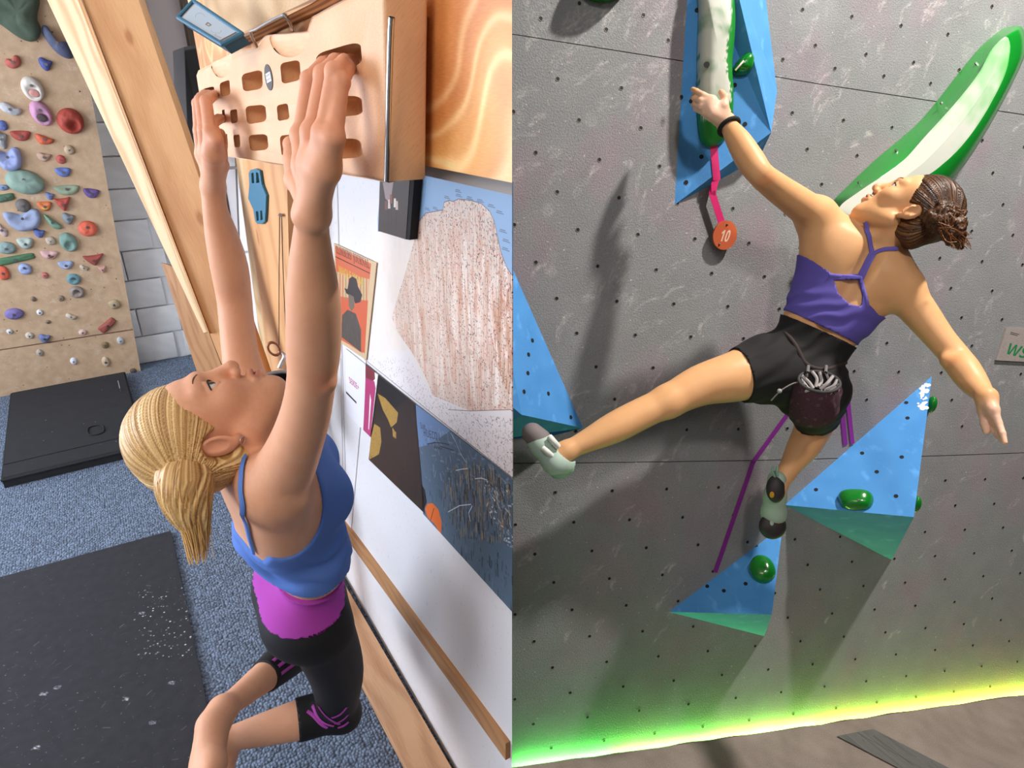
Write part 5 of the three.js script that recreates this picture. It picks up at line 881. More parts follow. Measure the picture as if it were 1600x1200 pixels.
// ---------------------------------------------------------------- woman hanging from the hangboard
{
  const root = thing('person', 'blonde woman in blue top and black leggings hanging from the hangboard', 'person', P(476, 1010, 1.45));
  const skin = lin(0xe2ad8a), lip = lin(0xb5705f);
  const q = (x, y, o) => MW.px(x, y, HQ + o);
  // joints
  const wR = q(488, 335, 0.05), eR = P(487, 590, 0.82), sR = P(432, 760, 1.02), wL = q(333, 292, 0.05), eL = P(366, 465, 1.27), sL = P(404, 655, 1.3);
  const M = sR.clone().add(sL).multiplyScalar(0.5), Pv = P(474, 940, 1.39), W = P(481, 858, 1.285);
  const lat = sL.clone().sub(sR).normalize(), upT = M.clone().sub(Pv).normalize(); lat.addScaledVector(upT, -lat.dot(upT)).normalize(); const fr = lat.clone().cross(upT).normalize(), T = [lat, upT, fr];
  const B = (o, x, y, z) => o.clone().addScaledVector(lat, x).addScaledVector(upT, y).addScaledVector(fr, z);
  const C = B(M, 0, -0.075, 0.018);
  // head: seen in profile, face turned up
  const camR = V(1, 0, 0), camU = V(0, CP, -SP), camB = V(0, SP, CP), mixv = (a, b, c) => camR.clone().multiplyScalar(a).addScaledVector(camU, b).addScaledVector(camB, c).normalize();
  const hZ = mixv(0.02, 1, 0.22), hY = mixv(-1, -0.02, 0.42); hY.addScaledVector(hZ, -hY.dot(hZ)).normalize(); const hX = hY.clone().cross(hZ);
  const HD = headParts(P(339, 668, 1.05), [hX, hY, hZ], 0.93);
  const torso = [
    ell(C, T, 0.124, 0.13, 0.088, 0.05), ell(B(C, 0, 0.05, -0.03), T, 0.125, 0.085, 0.07, 0.05), ell(W, T, 0.106, 0.09, 0.078, 0.06),
    ell(B(Pv, 0, 0.01, 0), T, 0.134, 0.078, 0.088, 0.05), ell(B(Pv, 0.06, 0.0, -0.03), T, 0.058, 0.058, 0.056, 0.045), ell(B(Pv, -0.06, 0.0, -0.025), T, 0.056, 0.056, 0.054, 0.045),
    ell(B(C, -0.06, -0.02, 0.06), T, 0.052, 0.056, 0.048, 0.035), ell(B(C, 0.06, -0.02, 0.06), T, 0.052, 0.056, 0.048, 0.035),
    cone(M, B(M, 0, -0.2, -0.02), 0.06, 0.07, 0.05),
  ];
  const shoulders = [
    cone(sR, B(C, -0.085, -0.06, -0.02), 0.052, 0.055, 0.05), cone(sL, B(C, 0.085, -0.06, -0.02), 0.05, 0.055, 0.05),      // lats up to the raised arms
    cone(B(M, 0, 0.0, -0.01), sR, 0.045, 0.045, 0.05), cone(B(M, 0, 0, -0.01), sL, 0.045, 0.045, 0.05),
    cone(B(M, 0, -0.02, -0.01), HD.L(0, -0.06, -0.03), 0.052, 0.042, 0.014), cone(B(M, -0.05, 0, 0.015), HD.L(-0.04, -0.05, -0.015), 0.014, 0.012, 0.03),
  ];
  const arms = [
    ...chain([[sR, 0.05], [P(459, 702, 0.945), 0.0395], [P(478, 645, 0.88), 0.0335], [eR, 0.0305], [P(490, 545, 0.785), 0.0325], [P(490, 475, 0.732), 0.0305], [P(487, 410, 0.69), 0.0235], [P(487, 355, 0.652), 0.0172], [wR, 0.0172]], 0.016),
    ball(P(514, 600, 0.81), 0.0085, 0.012), ball(P(469, 338, 0.632), 0.0065, 0.01),
    ...chain([[sL, 0.05], [P(378, 565, 1.285), 0.036], [P(370, 505, 1.28), 0.033], [eL, 0.033], [P(358, 415, 1.225), 0.034], [P(347, 370, 1.19), 0.029], [P(336, 325, 1.15), 0.021], [wL, 0.021]], 0.016),
  ];
  // near hand: palm, four fingers hooked into the upper pocket, thumb along the index side
  const fR = [
    [[479, 262, 0.046], [470, 211, 0.042], [483, 124, 0.026], [505, 100, 0.006], [520, 93, -0.014]],
    [[488, 258, 0.049], [488, 207, 0.047], [505, 116, 0.03], [524, 96, 0.007], [536, 92, -0.014]],
    [[498, 258, 0.049], [506, 208, 0.047], [523, 112, 0.03], [538, 97, 0.007], [549, 94, -0.014]],
    [[509, 264, 0.046], [522, 215, 0.042], [533, 128, 0.027], [545, 106, 0.006], [555, 102, -0.014]],
  ];
  const rad = [[0.0125, 0.0082, 0.0076, 0.0068, 0.006], [0.013, 0.0084, 0.0078, 0.007, 0.006], [0.013, 0.0082, 0.0076, 0.0068, 0.006], [0.012, 0.0078, 0.007, 0.0062, 0.0055]];
  const handR = [];
  fR.forEach((f, i) => { handR.push(cone(wR, q(...f[0]), 0.0125, rad[i][0], 0.01), cone(q(...f[0]), q(...f[1]), rad[i][0], rad[i][1] + 0.0018, 0.01)); for (let k = 1; k < 4; k++) handR.push(cone(q(...f[k]), q(...f[k + 1]), rad[i][k], rad[i][k + 1], k === 1 ? 0.004 : 0.0025)); handR.push(ball(q(...f[2]), rad[i][2] + 0.0008, 0.003)); handR.push(ball(q(...f[1]).addScaledVector(MW.ez, 0.0012), rad[i][1], 0.006)); });
  handR.push(cone(wR, q(464, 282, 0.036), 0.0115, 0.012, 0.01), cone(q(464, 282, 0.036), q(456, 250, 0.028), 0.0125, 0.0095, 0.008), cone(q(456, 250, 0.028), q(455, 226, 0.02), 0.0095, 0.0088, 0.004), cone(q(455, 226, 0.02), q(463, 219, 0.012), 0.0088, 0.0065, 0.004));
  // far hand: index and middle high, ring finger hooked lower
  const fL = [
    [[337, 240, 0.05], [338, 218, 0.05], [331, 193, 0.042], [342, 186, 0.02], [348, 184, -0.008]],
    [[331, 238, 0.056], [328, 206, 0.056], [322, 158, 0.045], [332, 150, 0.02], [336, 146, -0.008]],
    [[324, 238, 0.056], [319, 202, 0.058], [313, 157, 0.05], [320, 148, 0.03], [328, 146, -0.006]],
    [[319, 242, 0.052], [312, 205, 0.056], [309, 162, 0.05], [314, 152, 0.03], [322, 150, -0.006]],
  ];
  const handL = [];
  fL.forEach((f, i) => { handL.push(cone(wL, q(...f[0]), 0.0145, 0.0135, 0.01), cone(q(...f[0]), q(...f[1]), 0.0135, 0.0105, 0.01)); for (let k = 1; k < 4; k++) handL.push(cone(q(...f[k]), q(...f[k + 1]), [0, 0.0098, 0.0092, 0.008][k], [0, 0.0092, 0.008, 0.007][k], 0.003)); });
  handL.push(cone(wL, q(345, 258, 0.04), 0.0135, 0.012, 0.012), cone(q(345, 258, 0.04), q(346, 228, 0.022), 0.012, 0.0095, 0.006), cone(q(346, 228, 0.022), q(345, 208, 0.02), 0.0095, 0.0075, 0.004));
  // legs: knees bent, shins crossed behind
  const hR = B(Pv, -0.075, -0.02, 0.02), hL = B(Pv, 0.075, -0.02, 0.02), kR = P(527, 1108, 1.66), kL = P(497, 990, 1.86), aR = P(345, 1158, 1.55), aL = P(347, 1110, 1.46);
  const lerp = (a, b, t) => a.clone().lerp(b, t);
  const legs = [
    ...chain([[hR, 0.064], [lerp(hR, kR, 0.5).addScaledVector(fr, 0.015), 0.058], [kR, 0.046]], 0.025), ...chain([[hL, 0.074], [lerp(hL, kL, 0.5).addScaledVector(fr, 0.012), 0.062], [kL, 0.047]], 0.025), ball(P(540, 1118, 1.66), 0.034, 0.03),
    ...chain([[kR, 0.046], [lerp(kR, aR, 0.3), 0.048], [lerp(kR, aR, 0.6), 0.04], [aR, 0.026]], 0.02), ...chain([[kL, 0.046], [lerp(kL, aL, 0.32), 0.047], [lerp(kL, aL, 0.62), 0.037], [aL, 0.025]], 0.02),
  ];
  const feet = [
    cone(aL, P(330, 1133, 1.42), 0.026, 0.027, 0.02), cone(aL, P(330, 1165, 1.4), 0.028, 0.026, 0.02), cone(P(330, 1133, 1.42), P(318, 1190, 1.38), 0.026, 0.024, 0.025), cone(P(330, 1165, 1.4), P(332, 1195, 1.36), 0.026, 0.026, 0.02),
    cone(P(332, 1195, 1.36), P(322, 1232, 1.3), 0.026, 0.018, 0.02), cone(P(318, 1190, 1.38), P(300, 1226, 1.33), 0.022, 0.017, 0.02),
    cone(aR, P(352, 1176, 1.57), 0.027, 0.027, 0.02), cone(P(352, 1176, 1.57), P(346, 1232, 1.5), 0.027, 0.022, 0.02),
  ];
  for (let i = 0; i < 5; i++) feet.push(cone(P(302 + i * 6, 1222 + i * 2, 1.33 - i * 0.006), P(294 + i * 7, 1246 + i, 1.28 - i * 0.005), 0.011 - i * 0.001, 0.0085 - i * 0.0005, 0.006));
  const body = [...torso, ...shoulders, ...arms, ...handR, ...handL, ...legs, ...feet, ...HD.Q];
  const colour = (p) => {
    let c = skin, n = 0.06 * n3(p.x * 22, p.y * 22, p.z * 22) + 0.05 * n3(p.x * 120, p.y * 120, p.z * 120); c = mixc(c, [c[0] * 0.86, c[1] * 0.7, c[2] * 0.64], Math.max(0, Math.min(1, 0.25 + n * 2.2)));
    const hand = Math.max(0, (p.y - 1.66) * 8); c = mixc(c, [c[0] * 0.95, c[1] * 0.85, c[2] * 0.88], Math.min(0.8, hand));
    const e = p.distanceTo(P(512, 600, 0.79)); if (e < 0.03) c = mixc(c, [c[0], c[1] * 0.75, c[2] * 0.72], 1 - e / 0.03);
    return faceColour(HD, skin, lip, p, c);
  };
  const bHead = boxAround([HD.L(0.1, 0.12, 0.12), HD.L(-0.1, -0.12, -0.09), HD.L(0.1, -0.12, 0.12), HD.L(-0.1, 0.12, -0.09)], 0.005), bR = boxAround([wR, ...fR.flat().map((f) => q(...f)), q(446, 225, 0.02)], 0.022), bL = boxAround([wL, ...fL.flat().map((f) => q(...f))], 0.022);
  const skinMat = phys({ vertexColors: true, roughness: 0.5, specularIntensity: 0.45, sheen: 0.15, sheenRoughness: 0.5, sheenColor: new THREE.Color(0xff9a70) });
  const geo = mergeGeometries([meshField(body, 0.008, { colour, skip: [bHead, bR, bL] }), meshField(body, 0.0026, { box: bHead, colour }), meshField(body, 0.0022, { box: bR, colour }), meshField(body, 0.003, { box: bL, colour })]);
  part('body', geo, skinMat, root);
  addEyes(HD, root, [0.05, 0.05, 0.04], std({ color: 0x6b4a33, roughness: 0.8 }), std({ color: 0x1c1310, roughness: 0.7 }));
  // hair: smooth cap drawn back into a tail
  const tie = P(292, 724, 1.0), hairA = lin(0xd9b273), hairB = lin(0x8a6231), hairC = lin(0xf0d9a4);
  const cap = [ell(HD.L(0, 0.052, -0.012), HD.A, 0.083, 0.09, 0.088, 0.02), ell(HD.L(0, 0.02, -0.045), HD.A, 0.07, 0.07, 0.055, 0.03), cone(HD.L(0, 0.05, -0.06), tie, 0.055, 0.03, 0.03), ell(HD.L(-0.055, -0.03, -0.04), HD.A, 0.022, 0.026, 0.02, 0.02)];
  const sk = HD.L(0, 0.045, -0.008).sub(tie).normalize(), hs1 = HD.A[0].clone().addScaledVector(sk, -sk.dot(HD.A[0])).normalize(), hs2 = sk.clone().cross(hs1), strand = (p) => { const d = p.clone().sub(tie); return [Math.atan2(d.dot(hs1), d.dot(hs2)), d.length()]; };
  const groove = (p) => { const [a, r] = strand(p); return 0.0009 * n2(a * 14, r * 3) + 0.0004 * n2(a * 40, r * 4); };
  const tmp = V();
  const hairGeo = meshField(cap, 0.0017, { post: (d, x, y, z) => {
    tmp.set(x, y, z); const o = tmp.clone().sub(HD.O), Y = o.dot(HD.A[1]) / 0.95, Z = o.dot(HD.A[2]) / 0.95, X = Math.abs(o.dot(HD.A[0])) / 0.95;
    const face = Math.max(Z - (0.03 + 1.15 * Math.max(Y, -0.012) * (Y > 0 ? 1 : 0.4) - X * 0.12), 0 - 1), low = -(Y + 0.062 + 0.25 * Z);
    const ear = 0.026 - Math.hypot(X - 0.076, Y + 0.006, Z + 0.01); return smax(smax(smax(d + groove(tmp), face * 0.62, 0.012), low, 0.01), ear, 0.008);
  }, colour: (p) => { const [a, r] = strand(p), n = n2(a * 16, r * 2.5), m = n2(a * 60, r * 4); return mixc(mixc(hairA, hairB, Math.max(0, 0.15 - n * 0.75 - m * 0.35)), hairC, Math.max(0, n * 0.6 + m * 0.4)); } });
  const hairMat = phys({ vertexColors: true, roughness: 0.38, specularIntensity: 0.6 });
  const hair = part('hair', hairGeo, hairMat, root);
  const tailPts = [[P(294, 722, 1.0), 0.03], [P(289, 748, 0.985), 0.041], [P(292, 782, 0.98), 0.035], [P(302, 815, 0.985), 0.022], [P(312, 846, 0.99), 0.005]];
  const tailAxis = tailPts.map((t) => t[0]), tc = new THREE.CatmullRomCurve3(tailAxis);
  const tail = chain(tailPts, 0.03), tailAng = (p) => { const t = Math.max(0, Math.min(1, (tailAxis[0].y - p.y) / (tailAxis[0].y - tailAxis[4].y))), c = tc.getPoint(t), d = p.clone().sub(c); return [Math.atan2(d.dot(camR), d.dot(camB)), t]; };
  const sub = (g, name, mat) => part(name, g, mat, hair);
  sub(meshField(tail, 0.0018, { post: (d, x, y, z) => { const [a, t] = tailAng(tmp.set(x, y, z)); return d + 0.0022 * n2(a * 3.2 + t * 1.4, t * 1.2) + 0.0006 * n2(a * 12 + t, t * 2); }, colour: (p) => { const [a, t] = tailAng(p), n = n2(a * 5 + t * 2, t * 1.5), m = n2(a * 26 + t * 2, t * 3); return mixc(mixc(hairA, hairB, Math.max(0, 0.2 - n * 0.7 - m * 0.35)), hairC, Math.max(0, n * 0.6 + m * 0.35)); } }), 'ponytail', hairMat);
  { const locks = []; for (let i = 0; i < 170; i++) { const a = rr(0, 6.28), r0 = rr(0.6, 1.05), off = camR.clone().multiplyScalar(Math.cos(a)).addScaledVector(camB, Math.sin(a)); locks.push(tube([0, 0.25, 0.5, 0.75, 1].map((t, k) => tc.getPoint(t).addScaledVector(off, [0.03, 0.041, 0.035, 0.024, rr(0.004, 0.02)][k] * r0).addScaledVector(camU, t === 1 ? rr(-0.035, 0.01) : 0)), rr(0.0004, 0.0009), 14, 5)); } const lg = mergeGeometries(locks); sub(lg, 'loose_locks', std({ color: 0xd9b273, roughness: 0.45 })).userData.kind = 'stuff'; }
  { const g = new THREE.TorusGeometry(0.028, 0.006, 10, 28), d = tailAxis[1].clone().sub(tailAxis[0]).normalize(); g.applyQuaternion(new THREE.Quaternion().setFromUnitVectors(V(0, 0, 1), d)); g.translate(tie.x, tie.y, tie.z); sub(g, 'hair_tie', std({ color: 0xc79a63, roughness: 0.8 })); }
  { const e = HD.L(-0.079, -0.041, 0.0), g = new THREE.TorusGeometry(0.006, 0.0009, 6, 20); g.rotateY(1.3); g.translate(e.x, e.y - 0.004, e.z); part('earring', g, steel, root); }
  // clothes: shells just outside the body
  const trunk = [...torso, shoulders[0], shoulders[1]], hOf = (x, y, z) => (x - Pv.x) * upT.x + (y - Pv.y) * upT.y + (z - Pv.z) * upT.z, fOf = (x, y, z) => (x - Pv.x) * fr.x + (y - Pv.y) * fr.y + (z - Pv.z) * fr.z, lOf = (x, y, z) => (x - Pv.x) * lat.x + (y - Pv.y) * lat.y + (z - Pv.z) * lat.z;
  const armholeR = ell(B(C, -0.125, 0.055, -0.028), T, 0.1, 0.112, 0.078), armholeL = ell(B(C, 0.125, 0.055, -0.02), T, 0.1, 0.11, 0.08);
  const clothTex = pixelTex(256, (u, v) => { const k = (Math.floor(v * 128) % 2) * 10 + n2(u * 60, v * 60) * 5; return [118 + k, 118 + k, 118 + k]; }, 0.1, false);
  const knit = (hex, r = 0.85) => phys({ color: hex, roughness: r, sheen: 0.3, sheenRoughness: 0.6, sheenColor: new THREE.Color(hex) });
  const topF = (d, x, y, z) => {
    const h = hOf(x, y, z), f = fOf(x, y, z), l = lOf(x, y, z), fold = 0.003 * Math.sin(h * 150 + f * 60 + 3 * n3(x * 9, y * 9, z * 9)) * Math.max(0, 1 - Math.abs(h - 0.2) / 0.09);
    let r = d - 0.0055 - fold; r = Math.max(r, -(h - 0.158 + 0.06 * f)); r = smax(r, (h - (0.27 + 0.26 * Math.max(0, Math.min(1, (f + 0.05) / 0.09)))) * 0.5, 0.012); r = smax(smax(r, -armholeR.f(x, y, z), 0.012), -armholeL.f(x, y, z), 0.012);
    const neck = Math.hypot(l / 0.085, (h - 0.54) / (f > 0 ? 0.12 : 0.17)) - 1; return Math.max(r, -neck * 0.085);
  };
  const top = part('crop_top', meshField(trunk, 0.005, { post: topF }), knit(0x5279c4), root);
  const strapMat = knit(0x5a84d0);
  part('strap', bandOn(body, [[398, 862], [391, 836], [385, 812], [381, 790], [378, 765], [379, 745], [381, 728], [384, 712]], 0.011, 0.0025, 0.003), strapMat, top);
  const pants = [...torso.slice(2, 6), ...legs], cutR = kR.clone().lerp(aR, 0.36), dR = aR.clone().sub(kR).normalize(), cutL = kL.clone().lerp(aL, 0.62), dL = aL.clone().sub(kL).normalize();
  const along = (c, d, x, y, z) => (x - c.x) * d.x + (y - c.y) * d.y + (z - c.z) * d.z, near = (a, b, x, y, z) => { const p = V(x, y, z), t = Math.max(0, Math.min(1, p.clone().sub(a).dot(b.clone().sub(a)) / a.distanceToSquared(b))); return p.distanceTo(a.clone().lerp(b, t)); };
  const bandTop = (x, y, z) => hOf(x, y, z) - 0.112 + 0.05 * fOf(x, y, z), bandLow = (x, y, z) => hOf(x, y, z) - 0.046 + 0.06 * fOf(x, y, z);
  const leg = part('leggings', meshField(pants, 0.006, { post: (d, x, y, z) => { let r = Math.max(d - 0.0045, bandLow(x, y, z) - 0.004); if (near(kR, aR, x, y, z) < near(kL, aL, x, y, z)) { if (near(kR, aR, x, y, z) < 0.075) r = Math.max(r, along(cutR, dR, x, y, z)); } else if (near(kL, aL, x, y, z) < 0.075) r = Math.max(r, along(cutL, dL, x, y, z)); return r; } }), std({ color: 0x0a0a0c, roughness: 0.75 }), root);
  part('waistband', meshField(pants, 0.004, { post: (d, x, y, z) => Math.max(d - 0.009, bandTop(x, y, z), -bandLow(x, y, z)) }), knit(0xa63aa4), leg);
  const pink = knit(0xb047ae);
  for (const s of [[[446, 1094], [480, 1112], [512, 1134]], [[456, 1089], [490, 1104], [522, 1131]], [[474, 1086], [500, 1100], [530, 1128]], [[541, 1101], [532, 1112], [520, 1118]], [[543, 1113], [534, 1122], [524, 1127]], [[543, 1125], [536, 1131], [528, 1134]]]) part('stripe', bandOn(pants, s, 0.008, 0.0012, 0.006), pink, leg);
  { const ax = aL.clone().sub(kL).normalize(), shin = legs.slice(-1), toCam = EYE.clone().sub(kL).addScaledVector(ax, -EYE.clone().sub(kL).dot(ax)).normalize(), side = ax.clone().cross(toCam); for (const a of [-0.5, -0.05, 0.4]) part('stripe', bandOn(shin, [0.36, 0.46, 0.54, 0.6].map((t) => lerp(kL, aL, t).addScaledVector(toCam, 0.045 * Math.cos(a)).addScaledVector(side, 0.045 * Math.sin(a))), 0.0085, 0.0012, 0.006), pink, leg); }
  { const w = hit(pants, 466, 975); if (w) part('tag_print', bandOn(pants, [[456, 974], [466, 976], [476, 976]], 0.004, 0.0005, 0.0055), std({ color: 0x8e8e90 }), leg); }
}

// ---------------------------------------------------------------- climbing hall: volumes and holds
const frameOf = (a, b, c) => { const ex = b.clone().sub(a).normalize(), ez = ex.clone().cross(c.clone().sub(a)).normalize(); if (ez.dot(EYE.clone().sub(a)) < 0) ez.negate(); return new Frame(a.clone(), ex, ez.clone().cross(ex), ez); };
const W3 = (x, y, q = 0) => RW.px(x, y, q);
const volTex = (base, seed) => pixelTex(512, (u, v) => { const f = n2(u * 150 + seed, v * 150) * 7 + n2(u * 320, v * 320) * 6 + per(u, v, 4, seed) * 5, sm = Math.max(0, fbm2(u * 5 + seed, v * 3, 4) - 0.3) * 70; return base.map((c) => c + f + sm * 0.8); }, 0.45);
const bluePaint = std({ map: volTex([72, 146, 214], 5), roughness: 0.8, bumpMap: pixelTex(256, (u, v) => { const b = 128 + 90 * n2(u * 60, v * 60); return [b, b, b]; }, 0.12, false), bumpScale: 0.0012 });
function volume(label, verts, faces, holesPx) {      // corners as [x, y, height off the wall]; faces as corner lists with a paint
  const V3 = verts.map(([x, y, q]) => W3(x, y, q)), c = V3.reduce((s, v) => s.add(v), V()).multiplyScalar(1 / V3.length), t = thing('wall_volume', label, 'volume', W3(...verts[0]), 'blue volumes on the grey wall');
  const byMat = new Map(); for (const [ix, m, nm] of faces) { const p = []; for (let i = 1; i + 1 < ix.length; i++) { const tri = [V3[ix[0]], V3[ix[i]], V3[ix[i + 1]]], n = tri[1].clone().sub(tri[0]).cross(tri[2].clone().sub(tri[0])); if (n.dot(tri[0].clone().sub(c)) < 0) tri.reverse(); for (const v of tri) p.push(v.x, v.y, v.z); } part(nm, flatUV(geoOf(p), RW.ex), m, t); }
  return [V3, t];
}
function socket(F, x, y, parent, r = 0.007) { const p = F.px(x, y, 0.0006), g = new THREE.CylinderGeometry(r, r, 0.001, 12); g.rotateX(Math.PI / 2); g.applyQuaternion(new THREE.Quaternion().setFromRotationMatrix(new THREE.Matrix4().makeBasis(F.ex, F.ey, F.ez))); g.translate(p.x, p.y, p.z); part('bolt_socket', g, std({ color: 0x0a0d12, roughness: 0.8 }), parent); }
const green = phys({ color: 0x0f7a22, roughness: 0.22, clearcoat: 0.5, clearcoatRoughness: 0.15 });
{
  const [v, t] = volume('blue triangular volume right of the climbing shoe', [[1456, 588, 0], [1226, 789, 0], [1393, 875, 0], [1428, 808, 0.3]], [[[0, 1, 3], bluePaint, 'front_face'], [[1, 2, 3], bluePaint, 'lower_face'], [[0, 3, 2], bluePaint, 'side_face'], [[0, 2, 1], bluePaint, 'back_face']]);
  const F = frameOf(v[0], v[1], v[3]); for (const [x, y] of [[1416, 629], [1418, 653], [1347, 708], [1409, 714], [1370, 737], [1254, 756], [1275, 765], [1400, 775]]) socket(F, x, y, t);
  // loose chalk on its tip
  const g = []; for (let k = 0; k < 46; k++) { const x = 1443 + rr(-9, 8), y = 617 + rr(-17, 22); if ((x - 1456) * 0.94 + (y - 588) * 0.12 > -2) continue; const p = F.px(x, y, 0.0008), r = rr(0.003, 0.009), q = new THREE.SphereGeometry(r, 7, 5); q.scale(1, 1, 0.18); q.applyQuaternion(new THREE.Quaternion().setFromRotationMatrix(new THREE.Matrix4().makeBasis(F.ex, F.ey, F.ez))); q.translate(p.x, p.y, p.z); g.push(q); }
  part('chalk_dust', mergeGeometries(g), std({ color: 0xf2f2f0, roughness: 1 }), t).userData.kind = 'stuff';
  const h = thing('green_hold', 'glossy green pill shaped hold on the right blue volume', 'climbing hold', F.px(1337, 783), 'green holds');
  const o = smoothClosed([[1310, 780], [1314, 771], [1330, 768], [1352, 769], [1363, 774], [1365, 784], [1358, 795], [1340, 798], [1318, 794]].map(([x, y]) => F.ab(x, y)), 40); part('body', dome(F, F.ab(1338, 783), o, 0.042, { rough: 0.01 }), green, h); boltHead(F, F.px(1342, 781, 0.04), 0.004, h);
  const S = frameOf(v[0], v[3], v[2]);
  for (const [x, y, rx, ry, l] of [[1456, 632, 5, 15, 'green hold peeking out behind the tip of the right blue volume'], [1431, 788, 5, 14, 'green hold peeking out behind the lower corner of the right volume']]) { const hh = thing('green_hold', l, 'climbing hold', RW.px(x, y, 0.05), 'green holds'); const p = RW.px(x, y, y < 700 ? 0.03 : 0.16), b = new THREE.SphereGeometry(0.032, 24, 18); b.scale(0.5, 1.05, 0.6); b.translate(p.x, p.y, p.z); part('body', b, green, hh); const e = RW.px(x - 8, y, 0.0), k2 = cylinderBetween(RW.px(x - 3, y, 0.001), p, 0.01, 0.012, 10); part('stem', k2, green, hh); }
}
{
  const [v, t] = volume('lower blue triangular volume under the climbing shoe', [[1223, 822, 0], [1045, 956, 0], [1194, 994, 0], [1206, 960, 0.2]], [[[0, 1, 3], bluePaint, 'front_face'], [[1, 2, 3], bluePaint, 'lower_face'], [[0, 3, 2], bluePaint, 'side_face'], [[0, 2, 1], bluePaint, 'back_face']]);
  const F = frameOf(v[0], v[1], v[3]); for (const [x, y] of [[1181, 852], [1165, 912], [1105, 916], [1131, 923], [1059, 940]]) socket(F, x, y, t);
  const h = thing('green_hold', 'glossy round green dome hold on the lower blue volume', 'climbing hold', F.px(1191, 891), 'green holds');
  const o = smoothClosed([[1170, 890], [1175, 877], [1186, 870], [1200, 873], [1210, 884], [1212, 898], [1204, 909], [1190, 912], [1177, 905]].map(([x, y]) => F.ab(x, y)), 40); part('body', dome(F, F.ab(1191, 891), o, 0.045, { rough: 0.01 }), green, h); boltHead(F, F.px(1196, 886, 0.044), 0.004, h); boltHead(F, F.px(1184, 894, 0.041), 0.003, h);
}
{
  const [v, t] = volume('blue volume cut by the left edge, behind the kicking foot', [[748, 300, 0], [911, 669, 0], [868, 680, 0], [752, 690, 0], [752, 596, 0.16], [815, 648, 0.17]], [[[0, 1, 5, 4], bluePaint, 'front_face'], [[1, 2, 3, 5], bluePaint, 'lower_face'], [[4, 5, 3], bluePaint, 'lower_face'], [[0, 4, 3], bluePaint, 'side_face'], [[0, 1, 2, 3], bluePaint, 'back_face']]);
  const F = frameOf(v[0], v[1], v[5]); for (const [x, y] of [[826, 554], [832, 532], [825, 583], [819, 612], [857, 615], [892, 652]]) socket(F, x, y, t);
}
let topFace;
{
  const [v, t] = volume('tall blue volume with the long green jug and the pink tape', [[1079, -90, 0], [1054, 320, 0], [1186, 247, 0], [1214, 143, 0], [1186, -90, 0], [1134, -90, 0.1], [1205, 207, 0.085]], [[[0, 1, 6, 5], bluePaint, 'left_face'], [[5, 6, 3, 4], bluePaint, 'right_face'], [[6, 2, 3], bluePaint, 'corner_face'], [[1, 2, 6], bluePaint, 'lower_face'], [[0, 5, 4], bluePaint, 'upper_face'], [[0, 1, 2, 3, 4], bluePaint, 'back_face']]);
  const F = topFace = frameOf(v[0], v[1], v[6]); for (const [x, y] of [[1089, 16], [1064, 152], [1096, 245], [1164, 194], [1148, 133], [1072, 285], [1080, 158]]) socket(F, x, y, t);
  // long two-texture jug: chalked pale face, green side and foot
  const h = thing('green_jug', 'long green jug with a chalky pale face under her hand', 'climbing hold', F.px(1112, 228), 'green holds');
  const out = [[1090, -40], [1118, -45], [1141, -20], [1145, 20], [1144, 60], [1140, 110], [1142, 150], [1141, 190], [1134, 216], [1120, 228], [1104, 229], [1094, 218], [1089, 180], [1089, 90], [1091, 20]], pale = [[1090, -40], [1116, -44], [1128, -20], [1134, 20], [1131, 55], [1125, 90], [1126, 125], [1133, 145], [1132, 170], [1124, 190], [1108, 195], [1092, 192], [1088, 150], [1088, 60]].map(([x, y]) => F.ab(x, y));
  const inside = (P0, x, y) => { let c = false; for (let i = 0, j = P0.length - 1; i < P0.length; j = i++) if ((P0[i][1] > y) !== (P0[j][1] > y) && x < (P0[j][0] - P0[i][0]) * (y - P0[i][1]) / (P0[j][1] - P0[i][1]) + P0[i][0]) c = !c; return c; };
  const gl = lin(0x0f7d24), wl = lin(0xc9cfc2);
  const col = (x, y) => { if (!inside(pale, x + 0.003 * n2(x * 90, y * 90), y + 0.006 * n2(x * 60 + 9, y * 60))) return gl; const k = Math.max(0, fbm2(x * 12 + 4, y * 7, 3) * 1.4 - 0.12); return mixc(wl, gl, Math.min(0.75, k)); };
  const o = smoothClosed(out.map(([x, y]) => F.ab(x, y)), 90); part('body', dome(F, F.ab(1114, 95), o, 0.075, { rough: 0.015, rings: 34, power: 3, color: col }), phys({ vertexColors: true, roughness: 0.42 }), h); socket(new Frame(F.at(0, 0, 0.0765), F.ex, F.ey, F.ez), 1104, 101, h, 0.009);
  const h2 = thing('green_hold', 'small green egg shaped hold right of the long jug', 'climbing hold', F.px(1159, 102), 'green holds');
  const o2 = smoothClosed([[1143, 112], [1148, 100], [1160, 87], [1170, 84], [1176, 92], [1174, 108], [1165, 118], [1150, 119]].map(([x, y]) => F.ab(x, y)), 40); part('body', dome(F, F.ab(1160, 103), o2, 0.045, { rough: 0.02 }), green, h2); part('chalk_streak', tube([F.px(1149, 110, 0.043), F.px(1156, 102, 0.046), F.px(1162, 95, 0.043)], 0.003, 10, 6), chalky, h2);
}
